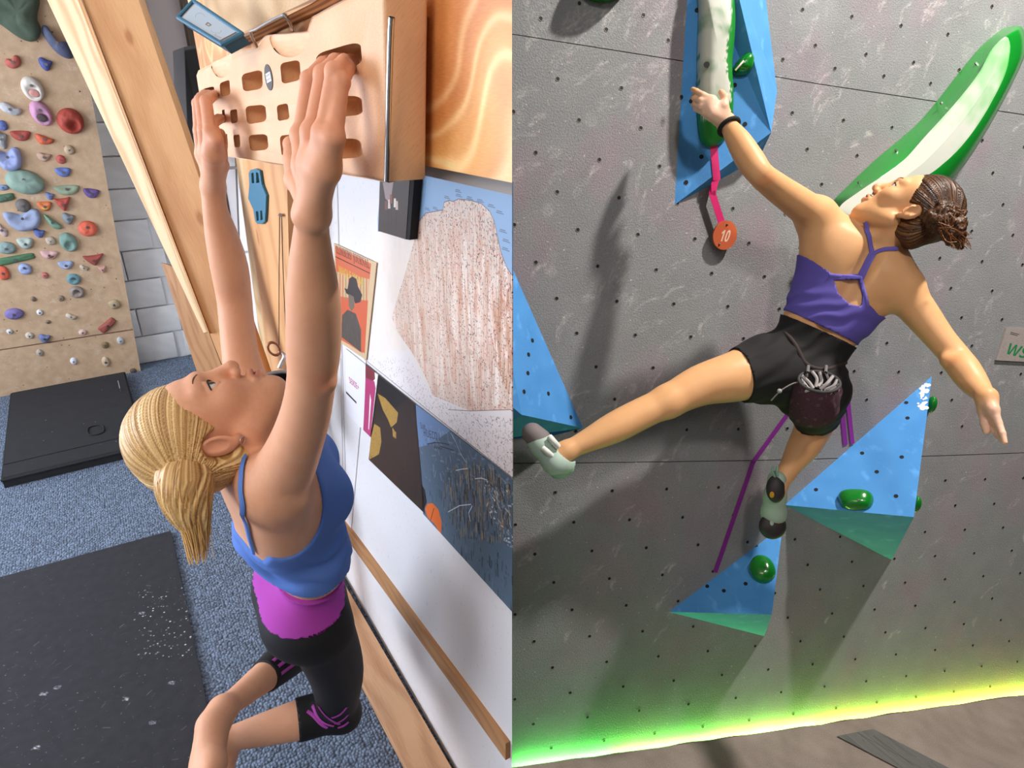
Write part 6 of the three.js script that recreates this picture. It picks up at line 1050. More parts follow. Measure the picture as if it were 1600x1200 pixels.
{ // tusk shaped hold: pale bevelled face set in a green body
  const h = thing('tusk_hold', 'huge green tusk shaped hold with a pale chalked face', 'climbing hold', RW.px(1440, 240), 'green holds');
  const outer = [[1571, 43], [1536, 69], [1499, 112], [1464, 157], [1429, 197], [1368, 249], [1325, 290], [1300, 318], [1310, 345], [1350, 362], [1420, 345], [1464, 304], [1493, 267], [1515, 229], [1549, 165], [1581, 99], [1587, 77], [1582, 51]].map(([x, y]) => RW.ab(x, y));
  const Q = 0.12, inner = [[1569, 58], [1549, 77], [1528, 115], [1493, 160], [1445, 213], [1405, 256], [1345, 297], [1312, 322], [1318, 335], [1350, 342], [1410, 312], [1440, 281], [1467, 261], [1501, 229], [1536, 181], [1568, 120], [1577, 82], [1576, 64]].map(([x, y]) => { const [a, b] = RW.ab(x, y, Q); return [a, b]; });
  const N = 120, O = smoothClosed(outer, N), I = smoothClosed(inner, N), pos = [], col = [], idx = [], gl = lin(0x128a2a), wl = lin(0xcfd5c9), pg = lin(0x5fc060);
  // align starts by arc length from the tip, then loft in rings
  const ringAt = (t) => O.map(([x, y], i) => { const [u, v] = I[i], s = t < 1 ? t : 1; return [x + (u - x) * s, y + (v - y) * s]; });
  const steps = [[0, 0], [0.12, 0.35], [0.35, 0.7], [0.7, 0.93], [0.93, 0.995], [1, 1]];
  const tipD = (x, y) => Math.hypot(x - I[0][0], y - I[0][1]);
  for (const [s, z] of steps) for (const [x, y] of ringAt(s)) { const p = RW.at(x, y, 0.0022 + z * Q); pos.push(p.x, p.y, p.z); col.push(...gl); }
  const K = steps.length; for (let k = 0; k < K - 1; k++) for (let i = 0; i < N; i++) { const j = (i + 1) % N, a = k * N + i, b = k * N + j, c = (k + 1) * N + j, d = (k + 1) * N + i; idx.push(a, b, c, a, c, d); }
  let g = geoOf(pos, idx); g.setAttribute('color', new THREE.Float32BufferAttribute(col, 3)); if (RW.ez.dot((() => { g.computeVertexNormals(); const n = g.attributes.normal, q = V(); for (let i = (K - 1) * N; i < K * N; i++) q.add(V(n.getX(i), n.getY(i), n.getZ(i))); return q; })()) < 0) { const ix = g.index.array; for (let i = 0; i < ix.length; i += 3) { const t = ix[i + 1]; ix[i + 1] = ix[i + 2]; ix[i + 2] = t; } g.computeVertexNormals(); }
  part('body', g, phys({ vertexColors: true, roughness: 0.25, clearcoat: 0.4, clearcoatRoughness: 0.2 }), h);
  // the face: a fine grid of rings shrinking to the spine of the tusk
  const spine = []; for (let i = 0; i <= N / 2; i++) { const a = I[i], b = I[(N - i) % N]; spine.push([(a[0] + b[0]) / 2, (a[1] + b[1]) / 2]); }
  const sp = (i) => spine[Math.min(i, N - i)], fp = [], fc = [], fi = [], R2 = 12;
  for (let k = 0; k <= R2; k++) for (let i = 0; i < N; i++) { const s = k / R2, [x0, y0] = I[i], [x1, y1] = sp(i), x = x0 + (x1 - x0) * s, y = y0 + (y1 - y0) * s, p = RW.at(x, y, 0.0022 + Q * (1 + 0.04 * s)); fp.push(p.x, p.y, p.z); const far = Math.min(1, tipD(x, y) / 0.5), kk = Math.max(0, Math.min(1, 0.85 - far * 1.25 + 0.5 * fbm2(x * 9, y * 9, 3) + (s < 0.12 ? 0.25 : 0))); fc.push(...mixc(wl, pg, kk)); }
  for (let k = 0; k < R2; k++) for (let i = 0; i < N; i++) { const j = (i + 1) % N, a = k * N + i, b = k * N + j, c = (k + 1) * N + j, d = (k + 1) * N + i; fi.push(a, b, c, a, c, d); }
  const fg = geoOf(fp, fi); fg.setAttribute('color', new THREE.Float32BufferAttribute(fc, 3)); fg.computeVertexNormals(); { const n = fg.attributes.normal; if (V(n.getX(5 * N + 20), n.getY(5 * N + 20), n.getZ(5 * N + 20)).dot(RW.ez) < 0) { const ix = fg.index.array; for (let i = 0; i < ix.length; i += 3) { const t = ix[i + 1]; ix[i + 1] = ix[i + 2]; ix[i + 2] = t; } fg.computeVertexNormals(); } }
  part('chalked_face', fg, std({ vertexColors: true, roughness: 0.6 }), h);
  for (const [x, y] of [[1525, 99], [1471, 161], [1400, 235], [1342, 285], [1579, 58]]) boltHead(RW, RW.px(x, y, 0.06), 0.0045, h);
}
{ // hold above the frame whose foot just shows
  const h = thing('green_hold', 'dark green hold cut by the top edge of the picture', 'climbing hold', RW.px(940, -20), 'green holds');
  const o = smoothClosed([[900, -22], [912, -48], [950, -60], [985, -44], [982, -18], [960, 1], [930, 3], [908, -6]].map(([x, y]) => RW.ab(x, y)), 40); part('body', dome(RW, RW.ab(942, -28), o, 0.1, { rough: 0.04 }), green, h);
}
// tape, grade tag and wall sign
const tapeMat = (c) => std({ color: c, roughness: 0.6 });
function tapeOn(F, pts, w, mat, parent, q = 0.0035) { for (let i = 0; i + 1 < pts.length; i++) { const a = F.px(...pts[i], q), b = F.px(...pts[i + 1], q), s = b.clone().sub(a).normalize().cross(F.ez).multiplyScalar(w / 2), e = b.clone().sub(a).normalize().multiplyScalar(w * 0.2); const A = [a.clone().sub(e).add(s), b.clone().add(e).add(s), b.clone().add(e).sub(s), a.clone().sub(e).sub(s)]; part('tape_piece', prism(A, A.map((p) => p.clone().addScaledVector(F.ez, -0.001)), b.clone().sub(a).normalize()), mat, parent); } }
{
  const p = thing('pink_tape', 'bright pink tape running from the jug to the round tag', 'tape', RW.px(1120, 300)); tapeOn(topFace, [[1115, 226], [1120, 279]], 0.023, tapeMat(0xd4106c), p, 0.002); tapeOn(RW, [[1120, 274], [1113, 302], [1129, 352]], 0.024, tapeMat(0xd4106c), p, 0.0225);
  const u = thing('purple_tape', 'long purple tape bending down to the lower volume', 'tape', RW.px(1150, 780)); tapeOn(RW, [[1236, 640], [1177, 722], [1118, 893]], 0.018, tapeMat(0x7a2183), u);
  const w = thing('purple_tape', 'double purple tape above the right blue volume', 'tape', RW.px(1320, 650)); tapeOn(RW, [[1312, 596], [1321, 694]], 0.02, tapeMat(0x7a2183), w); tapeOn(RW, [[1322, 596], [1332, 692]], 0.018, tapeMat(0x83258b), w, 0.005);
  const t = thing('grade_tag', 'round orange tag with the number 10', 'tag', RW.px(1133, 367));
  const tx = canvasTex(256, 256, (x, W0, H0) => { x.fillStyle = '#c5603a'; x.fillRect(0, 0, W0, H0); for (let k = 0; k < 900; k++) { x.fillStyle = `rgba(${rnd() < 0.5 ? '170,70,40' : '220,130,90'},.2)`; x.fillRect(rr(0, W0), rr(0, H0), 3, 3); } x.save(); x.translate(128, 140); x.transform(1, 0, -0.25, 1, 0, 0); x.fillStyle = '#ecc7b4'; x.font = 'bold 132px sans-serif'; x.textAlign = 'center'; x.scale(0.62, 1); x.fillText('10', 0, 40); x.restore(); }, true, false);
  const c = RW.ab(1133, 367.5), o = []; for (let i = 0; i < 48; i++) { const a = i / 48 * 6.2832, x = 18.2 * Math.cos(a), y = 23.2 * Math.sin(a), r = 0.26; o.push([1133 + x * Math.cos(r) - y * Math.sin(r), 367.5 + x * Math.sin(r) + y * Math.cos(r)]); }
  const A = o.map(([x, y]) => RW.px(x, y, 0.026)), g = prism(A, A.map((p) => p.clone().addScaledVector(RW.ez, -0.006)), RW.ex), up = RW.ey, rt = RW.ex, q = RW.px(1133, 367.5, 0.026), P0 = g.attributes.position, uv = g.attributes.uv; for (let i = 0; i < P0.count; i++) { const d = V(P0.getX(i), P0.getY(i), P0.getZ(i)).sub(q); uv.setXY(i, 0.5 + d.dot(rt) / 0.1, 0.5 + d.dot(up) / 0.1); }
  part('disc', g, std({ map: tx, roughness: 0.45 }), t); for (const [x, y] of [[1136, 351], [1124, 382]]) { const pp = RW.px(x, y, 0.0265), b = new THREE.SphereGeometry(0.0035, 10, 8); b.translate(pp.x, pp.y, pp.z); part('screw', b, darkSteel, t); const k = cylinderBetween(RW.px(x, y, 0.0005), RW.px(x, y, 0.021), 0.004, 0.004, 8); part('stand_off', k, darkSteel, t); }
  const s = thing('wall_sign', 'small scuffed sign with green letters WS at the right edge', 'sign', RW.px(1580, 540));
  const st = canvasTex(256, 256, (x, W0, H0) => { x.fillStyle = '#9a9390'; x.fillRect(0, 0, W0, H0); for (let k = 0; k < 700; k++) { x.fillStyle = ['rgba(150,120,118,.3)', 'rgba(180,176,172,.3)', 'rgba(110,100,98,.25)'][k % 3]; x.fillRect(rr(0, W0), rr(0, H0), rr(2, 9), rr(2, 9)); } x.fillStyle = '#4c3d38'; x.fillRect(40, 22, 70, 6); x.fillRect(40, 34, 60, 6); x.fillRect(190, 26, 40, 14); x.save(); x.translate(128, 190); x.transform(1, 0, -0.2, 1, 0, 0); x.fillStyle = '#1d7a45'; x.font = 'bold 120px sans-serif'; x.textAlign = 'center'; x.fillText('WS', 0, 0, 170); x.restore(); }, true, false);
  const B = [[1573, 512], [1624, 514], [1612, 566], [1557, 563]].map(([x, y]) => RW.px(x, y, 0.008)), sg = prism(B, B.map((p) => p.clone().addScaledVector(RW.ez, -0.0075)), RW.ex), e1 = B[1].clone().sub(B[0]), e2 = B[0].clone().sub(B[3]), sp = sg.attributes.position, su = sg.attributes.uv; for (let i = 0; i < sp.count; i++) { const d = V(sp.getX(i), sp.getY(i), sp.getZ(i)).sub(B[3]), v = d.dot(e2) / e2.lengthSq(); su.setXY(i, d.clone().addScaledVector(e2, -v).dot(e1) / e1.lengthSq(), v); }
  part('plate', sg, std({ map: st, roughness: 0.6 }), s);
}

// ---------------------------------------------------------------- climber on the grey wall
{
  const root = thing('person', 'climber in purple top and black shorts seen from behind on the grey wall', 'person', P(1240, 600, 2.0));
  const skin = lin(0xe0ae7c), lip = lin(0xb8705c);
  const camR = V(1, 0, 0), camU = V(0, CP, -SP), camB = V(0, SP, CP), mixv = (a, b, c) => camR.clone().multiplyScalar(a).addScaledVector(camU, b).addScaledVector(camB, c).normalize(), lerp = (a, b, t) => a.clone().lerp(b, t);
  const sL = P(1275, 338, 1.9), eL = P(1188, 272, 1.76), wL = P(1135, 192, 1.83), sR = P(1408, 452, 1.86), eR = P(1495, 560, 1.78), wR = P(1541, 620, 1.64);
  const M = P(1345, 398, 1.9), C = P(1330, 432, 1.92), W = P(1281, 512, 1.95), Pv = P(1243, 578, 1.98);
  const upT = M.clone().sub(Pv).normalize(), lat = sL.clone().sub(sR).normalize(); lat.addScaledVector(upT, -lat.dot(upT)).normalize(); const fr = lat.clone().cross(upT).normalize(), T = [lat, upT, fr];
  const B = (o, x, y, z) => o.clone().addScaledVector(lat, x).addScaledVector(upT, y).addScaledVector(fr, z);
  const hZ = mixv(-0.43, 0.9, -0.12), hY = mixv(0.83, 0.4, 0.34); hY.addScaledVector(hZ, -hY.dot(hZ)).normalize(); const hX = hY.clone().cross(hZ);
  const HD = headParts(P(1415, 333, 1.82), [hX, hY, hZ], 0.97);
  const torso = [
    ell(C, T, 0.14, 0.15, 0.085, 0.05), ell(B(C, 0, 0.05, -0.01), T, 0.145, 0.09, 0.07, 0.05), ell(W, T, 0.112, 0.1, 0.078, 0.06), ell(lerp(W, C, 0.5), T, 0.12, 0.09, 0.08, 0.05),
    ell(Pv, T, 0.145, 0.095, 0.095, 0.06), ell(B(Pv, 0.068, -0.045, -0.04), T, 0.08, 0.085, 0.075, 0.05), ell(B(Pv, -0.068, -0.045, -0.04), T, 0.08, 0.085, 0.075, 0.05),
  ];
  const shoulders = [
    cone(sL, B(C, 0.08, 0.0, -0.01), 0.052, 0.06, 0.05), cone(sR, B(C, -0.08, 0.0, -0.01), 0.05, 0.06, 0.05), cone(M, sL, 0.045, 0.042, 0.05), cone(M, sR, 0.045, 0.042, 0.05),
    cone(M, HD.L(0, -0.06, -0.03), 0.052, 0.044, 0.02),
    ell(B(C, 0.075, 0.045, -0.068), [lat.clone().addScaledVector(upT, 0.4).normalize(), upT.clone().addScaledVector(lat, -0.4).normalize(), fr], 0.05, 0.055, 0.022, 0.03), ell(B(C, -0.07, 0.03, -0.068), T, 0.045, 0.055, 0.022, 0.03),
    cone(B(C, 0, 0.09, -0.088), B(W, 0, 0.0, -0.088), 0.012, 0.014, 0.035, 's'),
  ];
  const arms = [
    ...limb([[sL, 0.05], [P(1240, 312, 1.84), 0.043], [P(1212, 292, 1.8), 0.038], [eL, 0.034], [P(1172, 250, 1.775), 0.037], [P(1155, 222, 1.795), 0.033], [P(1142, 202, 1.815), 0.025], [wL, 0.0225]], 0.02),
    ...limb([[sR, 0.052], [P(1438, 490, 1.84), 0.046], [P(1468, 528, 1.81), 0.038], [eR, 0.0365], [P(1507, 578, 1.74), 0.0385], [P(1523, 600, 1.7), 0.033], [P(1535, 614, 1.66), 0.025], [wR, 0.0225]], 0.02),
    ball(P(1480, 563, 1.77), 0.018, 0.02),
  ];
  // left hand wraps the jug: fingers over its left side, thumb up on the right
  const h = (x, y, d) => P(x, y, d), knL = [[1096, 152], [1094, 162], [1096, 171], [1100, 179]], handL = [];
  [[[1112, 158], [1098, 149], [1088, 143], [1083, 140]], [[1109, 165], [1095, 158], [1086, 154], [1083, 152]], [[1109, 172], [1096, 167], [1088, 164], [1084, 163]], [[1112, 179], [1101, 176], [1093, 172], [1087, 170]]].forEach((f, i) => {
    handL.push(cone(wL, h(...f[0], 1.815), 0.018, 0.0155, 0.014), cone(h(...f[0], 1.815), h(...f[1], 1.82), 0.0135, 0.0098, 0.008), cone(h(...f[1], 1.82), h(...f[2], 1.84), 0.0095, 0.0085, 0.003), cone(h(...f[2], 1.84), h(...f[3], 1.87), 0.0085, 0.0075, 0.003));
  });
  handL.push(cone(wL, h(1131, 166, 1.81), 0.017, 0.0135, 0.014), cone(h(1131, 166, 1.81), h(1133, 152, 1.815), 0.0125, 0.0105, 0.006), cone(h(1133, 152, 1.815), h(1127, 144, 1.825), 0.0105, 0.0082, 0.004));
  // right hand hangs open
  const handR = [];
  [[[1551, 640], [1560, 661], [1566, 677], [1570, 691]], [[1549, 642], [1556, 663], [1561, 678], [1565, 688]], [[1546, 643], [1552, 662], [1556, 674], [1559, 683]], [[1543, 642], [1548, 658], [1551, 668], [1553, 675]]].forEach((f, i) => { const d = [1.61, 1.595, 1.58, 1.57]; const dd = i * 0.012; handR.push(cone(wR, h(...f[0], d[0] + dd), 0.018, 0.0145, 0.014), cone(h(...f[0], d[0] + dd), h(...f[1], d[1] + dd), 0.0125, 0.009, 0.008), cone(h(...f[1], d[1] + dd), h(...f[2], d[2] + dd), 0.0088, 0.0078, 0.003), cone(h(...f[2], d[2] + dd), h(...f[3], d[3] + dd), 0.0078, 0.006, 0.003)); });
  handR.push(cone(wR, h(1538, 642, 1.64), 0.017, 0.0135, 0.014), cone(h(1538, 642, 1.64), h(1538, 661, 1.63), 0.013, 0.0095, 0.006), cone(h(1538, 661, 1.63), h(1541, 675, 1.62), 0.0095, 0.007, 0.004));
  const hL = B(Pv, 0.085, -0.03, 0.0), hR = B(Pv, -0.085, -0.04, 0.0), kL = P(1044, 627, 1.92), aL = P(884, 705, 1.86), kR = P(1274, 662, 2.13), aR = P(1228, 740, 2.12);
  const legs = [
    ...limb([[hL, 0.088], [P(1150, 588, 1.955), 0.077], [P(1095, 602, 1.94), 0.062], [kL, 0.05]], 0.035), ...limb([[kL, 0.046], [P(1005, 645, 1.91), 0.047], [P(960, 668, 1.895), 0.046], [P(915, 690, 1.875), 0.033], [aL, 0.027]], 0.022),
    ...limb([[hR, 0.088], [lerp(hR, kR, 0.5), 0.075], [kR, 0.054]], 0.035), ...limb([[kR, 0.055], [P(1260, 690, 2.12), 0.053], [P(1243, 716, 2.12), 0.04], [aR, 0.027]], 0.022),
  ];
  const feet = [cone(aL, P(868, 716, 1.86), 0.028, 0.03, 0.02), cone(P(868, 716, 1.86), P(840, 688, 1.86), 0.028, 0.024, 0.02), cone(aR, P(1214, 762, 2.1), 0.027, 0.028, 0.02), cone(P(1214, 762, 2.1), P(1208, 820, 2.17), 0.028, 0.026, 0.02)];
  const body = [...torso, ...shoulders, ...arms, ...handL, ...handR, ...legs, ...feet, ...HD.Q];
  const colour = (p) => {
    const n = 0.06 * n3(p.x * 20, p.y * 20, p.z * 20) + 0.05 * n3(p.x * 110, p.y * 110, p.z * 110); let c = mixc(skin, [skin[0] * 0.88, skin[1] * 0.74, skin[2] * 0.66], Math.max(0, Math.min(1, 0.2 + n * 2)));
    const hd = Math.min(p.distanceTo(wL.clone().lerp(h(1095, 160, 1.83), 0.6)), p.distanceTo(h(1556, 665, 1.6))); if (hd < 0.08) c = mixc(c, lin(0xe6c0ac), Math.min(0.75, (0.08 - hd) * 20));
    for (const e of [P(1483, 560, 1.74), P(1196, 280, 1.74)]) { const d = p.distanceTo(e); if (d < 0.03) c = mixc(c, [c[0], c[1] * 0.74, c[2] * 0.7], 1 - d / 0.03); }
    return faceColour(HD, skin, lip, p, c);
  };
  const bHead = boxAround([HD.L(0.1, 0.12, 0.12), HD.L(-0.1, -0.12, -0.09), HD.L(0.1, -0.12, 0.12), HD.L(-0.1, 0.12, -0.09)], 0.005), bL = boxAround([wL, h(1083, 140, 1.88), h(1134, 190, 1.79)], 0.02), bR = boxAround([wR, h(1572, 693, 1.56), h(1536, 640, 1.67)], 0.02);
  const skinMat = phys({ vertexColors: true, roughness: 0.45, specularIntensity: 0.5, sheen: 0.15, sheenRoughness: 0.5, sheenColor: new THREE.Color(0xffb070) });
  part('body', mergeGeometries([meshField(body, 0.008, { colour, skip: [bHead, bL, bR] }), meshField(body, 0.003, { box: bHead, colour }), meshField(body, 0.0028, { box: bL, colour }), meshField(body, 0.0028, { box: bR, colour })]), skinMat, root);
  addEyes(HD, root, [0.05, 0.04, 0.03], std({ color: 0x4a3322, roughness: 0.8 }), std({ color: 0x1c1310, roughness: 0.7 }));
  // hair: brown, drawn back into a messy knot
  const knot = P(1478, 345, 1.73), hA = lin(0x4a3020), hB = lin(0x1d120b), hC = lin(0x9a6a3a), tmp = V();
  const cap = [ell(HD.L(0, 0.05, -0.014), HD.A, 0.084, 0.092, 0.09, 0.02), ell(HD.L(0, 0.01, -0.05), HD.A, 0.072, 0.075, 0.05, 0.03), cone(HD.L(0, 0.06, -0.05), knot, 0.06, 0.03, 0.03), ell(HD.L(0.03, -0.03, -0.07), HD.A, 0.04, 0.045, 0.03, 0.03)];
  const sk = HD.L(0, 0.045, -0.008).sub(knot).normalize(), hs1 = HD.A[0].clone().addScaledVector(sk, -sk.dot(HD.A[0])).normalize(), hs2 = sk.clone().cross(hs1), strand = (p) => { const d = p.clone().sub(knot); return [Math.atan2(d.dot(hs1), d.dot(hs2)), d.length()]; };
  const hairCol = (a, r) => { const n = n2(a * 12, r * 5), m = n2(a * 46, r * 9); return mixc(mixc(hA, hB, Math.max(0, 0.3 - n * 0.7)), hC, Math.max(0, n * 0.55 + m * 0.4 - 0.1)); };
  const hairMat = phys({ vertexColors: true, roughness: 0.42, specularIntensity: 0.6 });
  const hair = part('hair', meshField(cap, 0.0019, { post: (d, x, y, z) => {
    tmp.set(x, y, z); const o = tmp.clone().sub(HD.O), Y = o.dot(HD.A[1]) / 0.97, Z = o.dot(HD.A[2]) / 0.97, X = Math.abs(o.dot(HD.A[0])) / 0.97, [a, r] = strand(tmp);
    const face = Z - (0.025 + 1.0 * Math.max(Y, -0.012) * (Y > 0 ? 1 : 0.4) - X * 0.1), low = -(Y + 0.075 + 0.3 * Z);
    const ear = 0.026 - Math.hypot(X - 0.076, Y + 0.006, Z + 0.01); return smax(smax(smax(d + 0.0011 * n2(a * 12, r * 6) + 0.0005 * n2(a * 38, r * 8), face * 0.62, 0.012), low, 0.012), ear, 0.008);
  }, colour: (p) => hairCol(...strand(p)) }), hairMat, root);
  const tailPts = [[P(1468, 336, 1.74), 0.034], [P(1482, 347, 1.71), 0.036], [P(1490, 364, 1.7), 0.028], [P(1498, 382, 1.7), 0.012]];
  part('hair_knot', meshField([...limb(tailPts, 0.02), ball(P(1462, 342, 1.72), 0.03, 0.02), ball(P(1474, 326, 1.73), 0.024, 0.015)], 0.003, { post: (d, x, y, z) => d + 0.005 * n3(x * 40, y * 40, z * 40) + 0.002 * n3(x * 130, y * 60, z * 130), colour: (p) => hairCol(p.x * 30 + 4 * n3(p.x * 20, p.y * 20, p.z * 20), p.y * 4) }), hairMat, hair);
  { const locks = []; for (let i = 0; i < 110; i++) { const s = P(1478 + rr(-14, 14), 345 + rr(-16, 18), 1.7 + rr(-0.02, 0.02)), e = i < 60 ? P(1502 + rr(-14, 18), 380 + rr(-16, 10), 1.7 + rr(-0.03, 0.03)) : P(1490 + rr(-10, 20), 350 + rr(-25, 30), 1.7 + rr(-0.03, 0.03)), m = s.clone().lerp(e, 0.55).add(V(rr(-0.015, 0.015), rr(-0.015, 0.015), rr(-0.01, 0.02))); locks.push(tube([s, m, e], rr(0.0005, 0.0013), 10, 5)); } part('loose_locks', mergeGeometries(locks), std({ color: 0x7a4a24, roughness: 0.45 }), hair).userData.kind = 'stuff'; }
  // top: cut on the pattern lines that show on the back
  const LH = (x, y) => { const q = hit(body, x, y, 1.2); const d = q.p.clone().sub(Pv); return [d.dot(lat), d.dot(upT)]; };
  const poly2 = (P0) => (x, y) => { let d = 1e9, s = 1; for (let i = 0, j = P0.length - 1; i < P0.length; j = i++) { const ex = P0[j][0] - P0[i][0], ey = P0[j][1] - P0[i][1], wx = x - P0[i][0], wy = y - P0[i][1], t = Math.max(0, Math.min(1, (wx * ex + wy * ey) / (ex * ex + ey * ey))), bx = wx - ex * t, by = wy - ey * t; d = Math.min(d, bx * bx + by * by); const c1 = y >= P0[i][1], c2 = y < P0[j][1], c3 = ex * wy > ey * wx; if ((c1 && c2 && c3) || (!c1 && !c2 && !c3)) s = -s; } return s * Math.sqrt(d); };
  const hems = [[1228, 484], [1280, 508], [1326, 536]].map(([x, y]) => LH(x, y)), tops = [[1262, 404], [1300, 428], [1345, 432], [1352, 470], [1372, 492]].map(([x, y]) => LH(x, y));
  const backPoly = poly2([[0.3, hems[0][1] + 0.004], hems[1], [-0.3, hems[2][1] + 0.004], [-0.3, tops[4][1] + 0.03], tops[4], tops[3], tops[2], tops[1], tops[0], [0.3, tops[0][1] + 0.03]]);
  const keyhole = poly2([[1303, 438], [1340, 437], [1347, 462], [1345, 479], [1325, 475], [1308, 458]].map(([x, y]) => LH(x, y)));
  const trunk = [...torso, ...shoulders.slice(0, 2)], hOf = (x, y, z) => (x - Pv.x) * upT.x + (y - Pv.y) * upT.y + (z - Pv.z) * upT.z, fOf = (x, y, z) => (x - Pv.x) * fr.x + (y - Pv.y) * fr.y + (z - Pv.z) * fr.z, lOf = (x, y, z) => (x - Pv.x) * lat.x + (y - Pv.y) * lat.y + (z - Pv.z) * lat.z;
  const knit = (hex, r = 0.8) => phys({ color: hex, roughness: r, sheen: 0.3, sheenRoughness: 0.6, sheenColor: new THREE.Color(hex) });
  const top = part('racerback_top', meshField(trunk, 0.005, { post: (d, x, y, z) => { const hh = hOf(x, y, z), l = lOf(x, y, z), f = fOf(x, y, z), fold = 0.0022 * Math.sin(hh * 120 + l * 70 + 3 * n3(x * 8, y * 8, z * 8)) * Math.max(0, 1 - Math.abs(hh - 0.17) / 0.1); return f < 0.03 ? Math.max(d - 0.005 - fold, backPoly(l, hh), -keyhole(l, hh)) : Math.max(d - 0.005, -(hh - hems[1][1]), hh - tops[0][1] - 0.02); } }), knit(0x5a50a8), root);
  const strapM = knit(0x6a60bb); for (const [s, w] of [[[[1296, 430], [1320, 432], [1345, 431]], 0.012], [[[1342, 434], [1352, 415], [1362, 398], [1357, 370], [1352, 346]], 0.013], [[[1362, 398], [1375, 392], [1400, 389]], 0.012], [[[1345, 432], [1349, 452], [1355, 478]], 0.011], [[[1345, 436], [1354, 416], [1363, 398]], 0.02]]) part('strap', bandOn(body, s, w, 0.003, 0.003), strapM, top);
  // shorts
  const cutL = P(1157, 588, 1.955), dL = P(1095, 602, 1.94).sub(P(1190, 582, 1.965)).normalize(), cutR = lerp(hR, kR, 0.72), dR = kR.clone().sub(hR).normalize(), waistTop = LH(1282, 516)[1];
  const dist = (a, b, x, y, z) => { const p = V(x, y, z), t = Math.max(0, Math.min(1, p.clone().sub(a).dot(b.clone().sub(a)) / a.distanceToSquared(b))); return p.distanceTo(a.clone().lerp(b, t)); };
  const pants = [...torso.slice(2), ...legs];
  const shorts = part('shorts', meshField(pants, 0.006, { post: (d, x, y, z) => { const al = (x - cutL.x) * dL.x + (y - cutL.y) * dL.y + (z - cutL.z) * dL.z, ar = (x - cutR.x) * dR.x + (y - cutR.y) * dR.y + (z - cutR.z) * dR.z, hh = hOf(x, y, z), cr = 0.0016 * Math.sin(lOf(x, y, z) * 110 + hh * 60 + 2 * n3(x * 9, y * 9, z * 9)); let r = Math.max(d - 0.006 - cr, hh - waistTop); const nl = dist(hL, kL, x, y, z), nr = dist(hR, kR, x, y, z); if (nl < nr) { r = Math.max(r, al); } else if (hh < -0.02) r = Math.max(r, ar); if (dist(kR, aR, x, y, z) < 0.06 && nr > 0.09) r = Math.max(r, 0.01); return r; } }), std({ color: 0x101011, roughness: 0.85 }), root);
  // belt of the chalk bag, wrist bands
  part('belt', bandOn(pants, [[1212, 512], [1228, 521], [1242, 540], [1256, 566], [1266, 574], [1290, 578], [1318, 566]], 0.012, 0.003, 0.0065), std({ color: 0x2b2220, roughness: 0.8 }), shorts);
  const band = (x, y, d, r) => { const g = new THREE.TorusGeometry(r, 0.006, 10, 36), ax = P(1155, 222, 1.795).sub(wL).normalize(), c = P(x, y, d); g.applyQuaternion(new THREE.Quaternion().setFromUnitVectors(V(0, 0, 1), ax)); g.translate(c.x, c.y, c.z); part('wrist_band', g, blackRubber, root); };
  band(1131, 187, 1.828, 0.0235); band(1139, 198, 1.818, 0.029);
  // shoes: mint uppers, dark rubber
  const mint = std({ color: 0x9fb8a8, roughness: 0.7 }), rubber = std({ color: 0x2c2a2b, roughness: 0.6 }), yellow = std({ color: 0xc9951f, roughness: 0.6 });
  const shL = [cone(P(880, 722, 1.865), P(868, 722, 1.86), 0.036, 0.036, 0.02), cone(P(868, 720, 1.86), P(846, 694, 1.86), 0.038, 0.033, 0.02), cone(P(846, 694, 1.86), P(833, 678, 1.86), 0.033, 0.028, 0.02)];
  const s1 = part('climbing_shoe', meshField(shL, 0.004, { post: (d, x, y, z) => Math.max(d, -(ball(P(893, 700, 1.85), 0.04).f(x, y, z))) }), std({ color: 0xb4cdbf, roughness: 0.7 }), root);
  part('toe_rubber', meshField([cone(P(843, 688, 1.86), P(832, 677, 1.86), 0.035, 0.031, 0.01)], 0.004), std({ color: 0x7a7272, roughness: 0.7 }), s1);
  part('heel_rubber', meshField([cone(P(884, 729, 1.87), P(872, 736, 1.86), 0.026, 0.024, 0.02)], 0.004), std({ color: 0x8fb7a2, roughness: 0.7 }), s1);
  for (const [a, b] of [[[858, 682], [872, 698]], [[848, 700], [862, 712]]]) part('shoe_strap', tube([P(...a, 1.825), P((a[0] + b[0]) / 2, (a[1] + b[1]) / 2, 1.818), P(...b, 1.828)], 0.009, 14, 8), std({ color: 0xe3eae2, roughness: 0.7 }), s1);
  const shR = [cone(P(1214, 750, 2.1), P(1211, 775, 2.12), 0.03, 0.031, 0.02), cone(P(1211, 775, 2.12), P(1209, 800, 2.15), 0.033, 0.037, 0.02), cone(P(1209, 800, 2.15), P(1206, 824, 2.18), 0.037, 0.034, 0.02)];
  const s2 = part('climbing_shoe', meshField(shR, 0.004), mint, root);
  const heel = [ell(P(1212, 764, 2.085), [camR, camU, camB], 0.03, 0.045, 0.024, 0.01)], fore = [ell(P(1207, 822, 2.145), [mixv(1, 0.12, 0), mixv(-0.12, 1, 0), camB], 0.045, 0.044, 0.026, 0.01)];
  part('heel_rubber', meshField(heel, 0.003), rubber, s2); part('sole', meshField(fore, 0.003), rubber, s2);
  for (const [f, x, y, r, m] of [[heel, 1206, 773, 0.0095, yellow], [fore, 1216, 814, 0.008, yellow], [fore, 1206, 817, 0.008, mint]]) { const q = hit(f, x, y, 1.5); const g = new THREE.SphereGeometry(r, 14, 10); g.scale(0.8, 1.15, 0.25); g.applyQuaternion(new THREE.Quaternion().setFromUnitVectors(V(0, 0, 1), q.n)); g.translate(q.p.x, q.p.y, q.p.z); part('sole_mark', g, m, s2); }
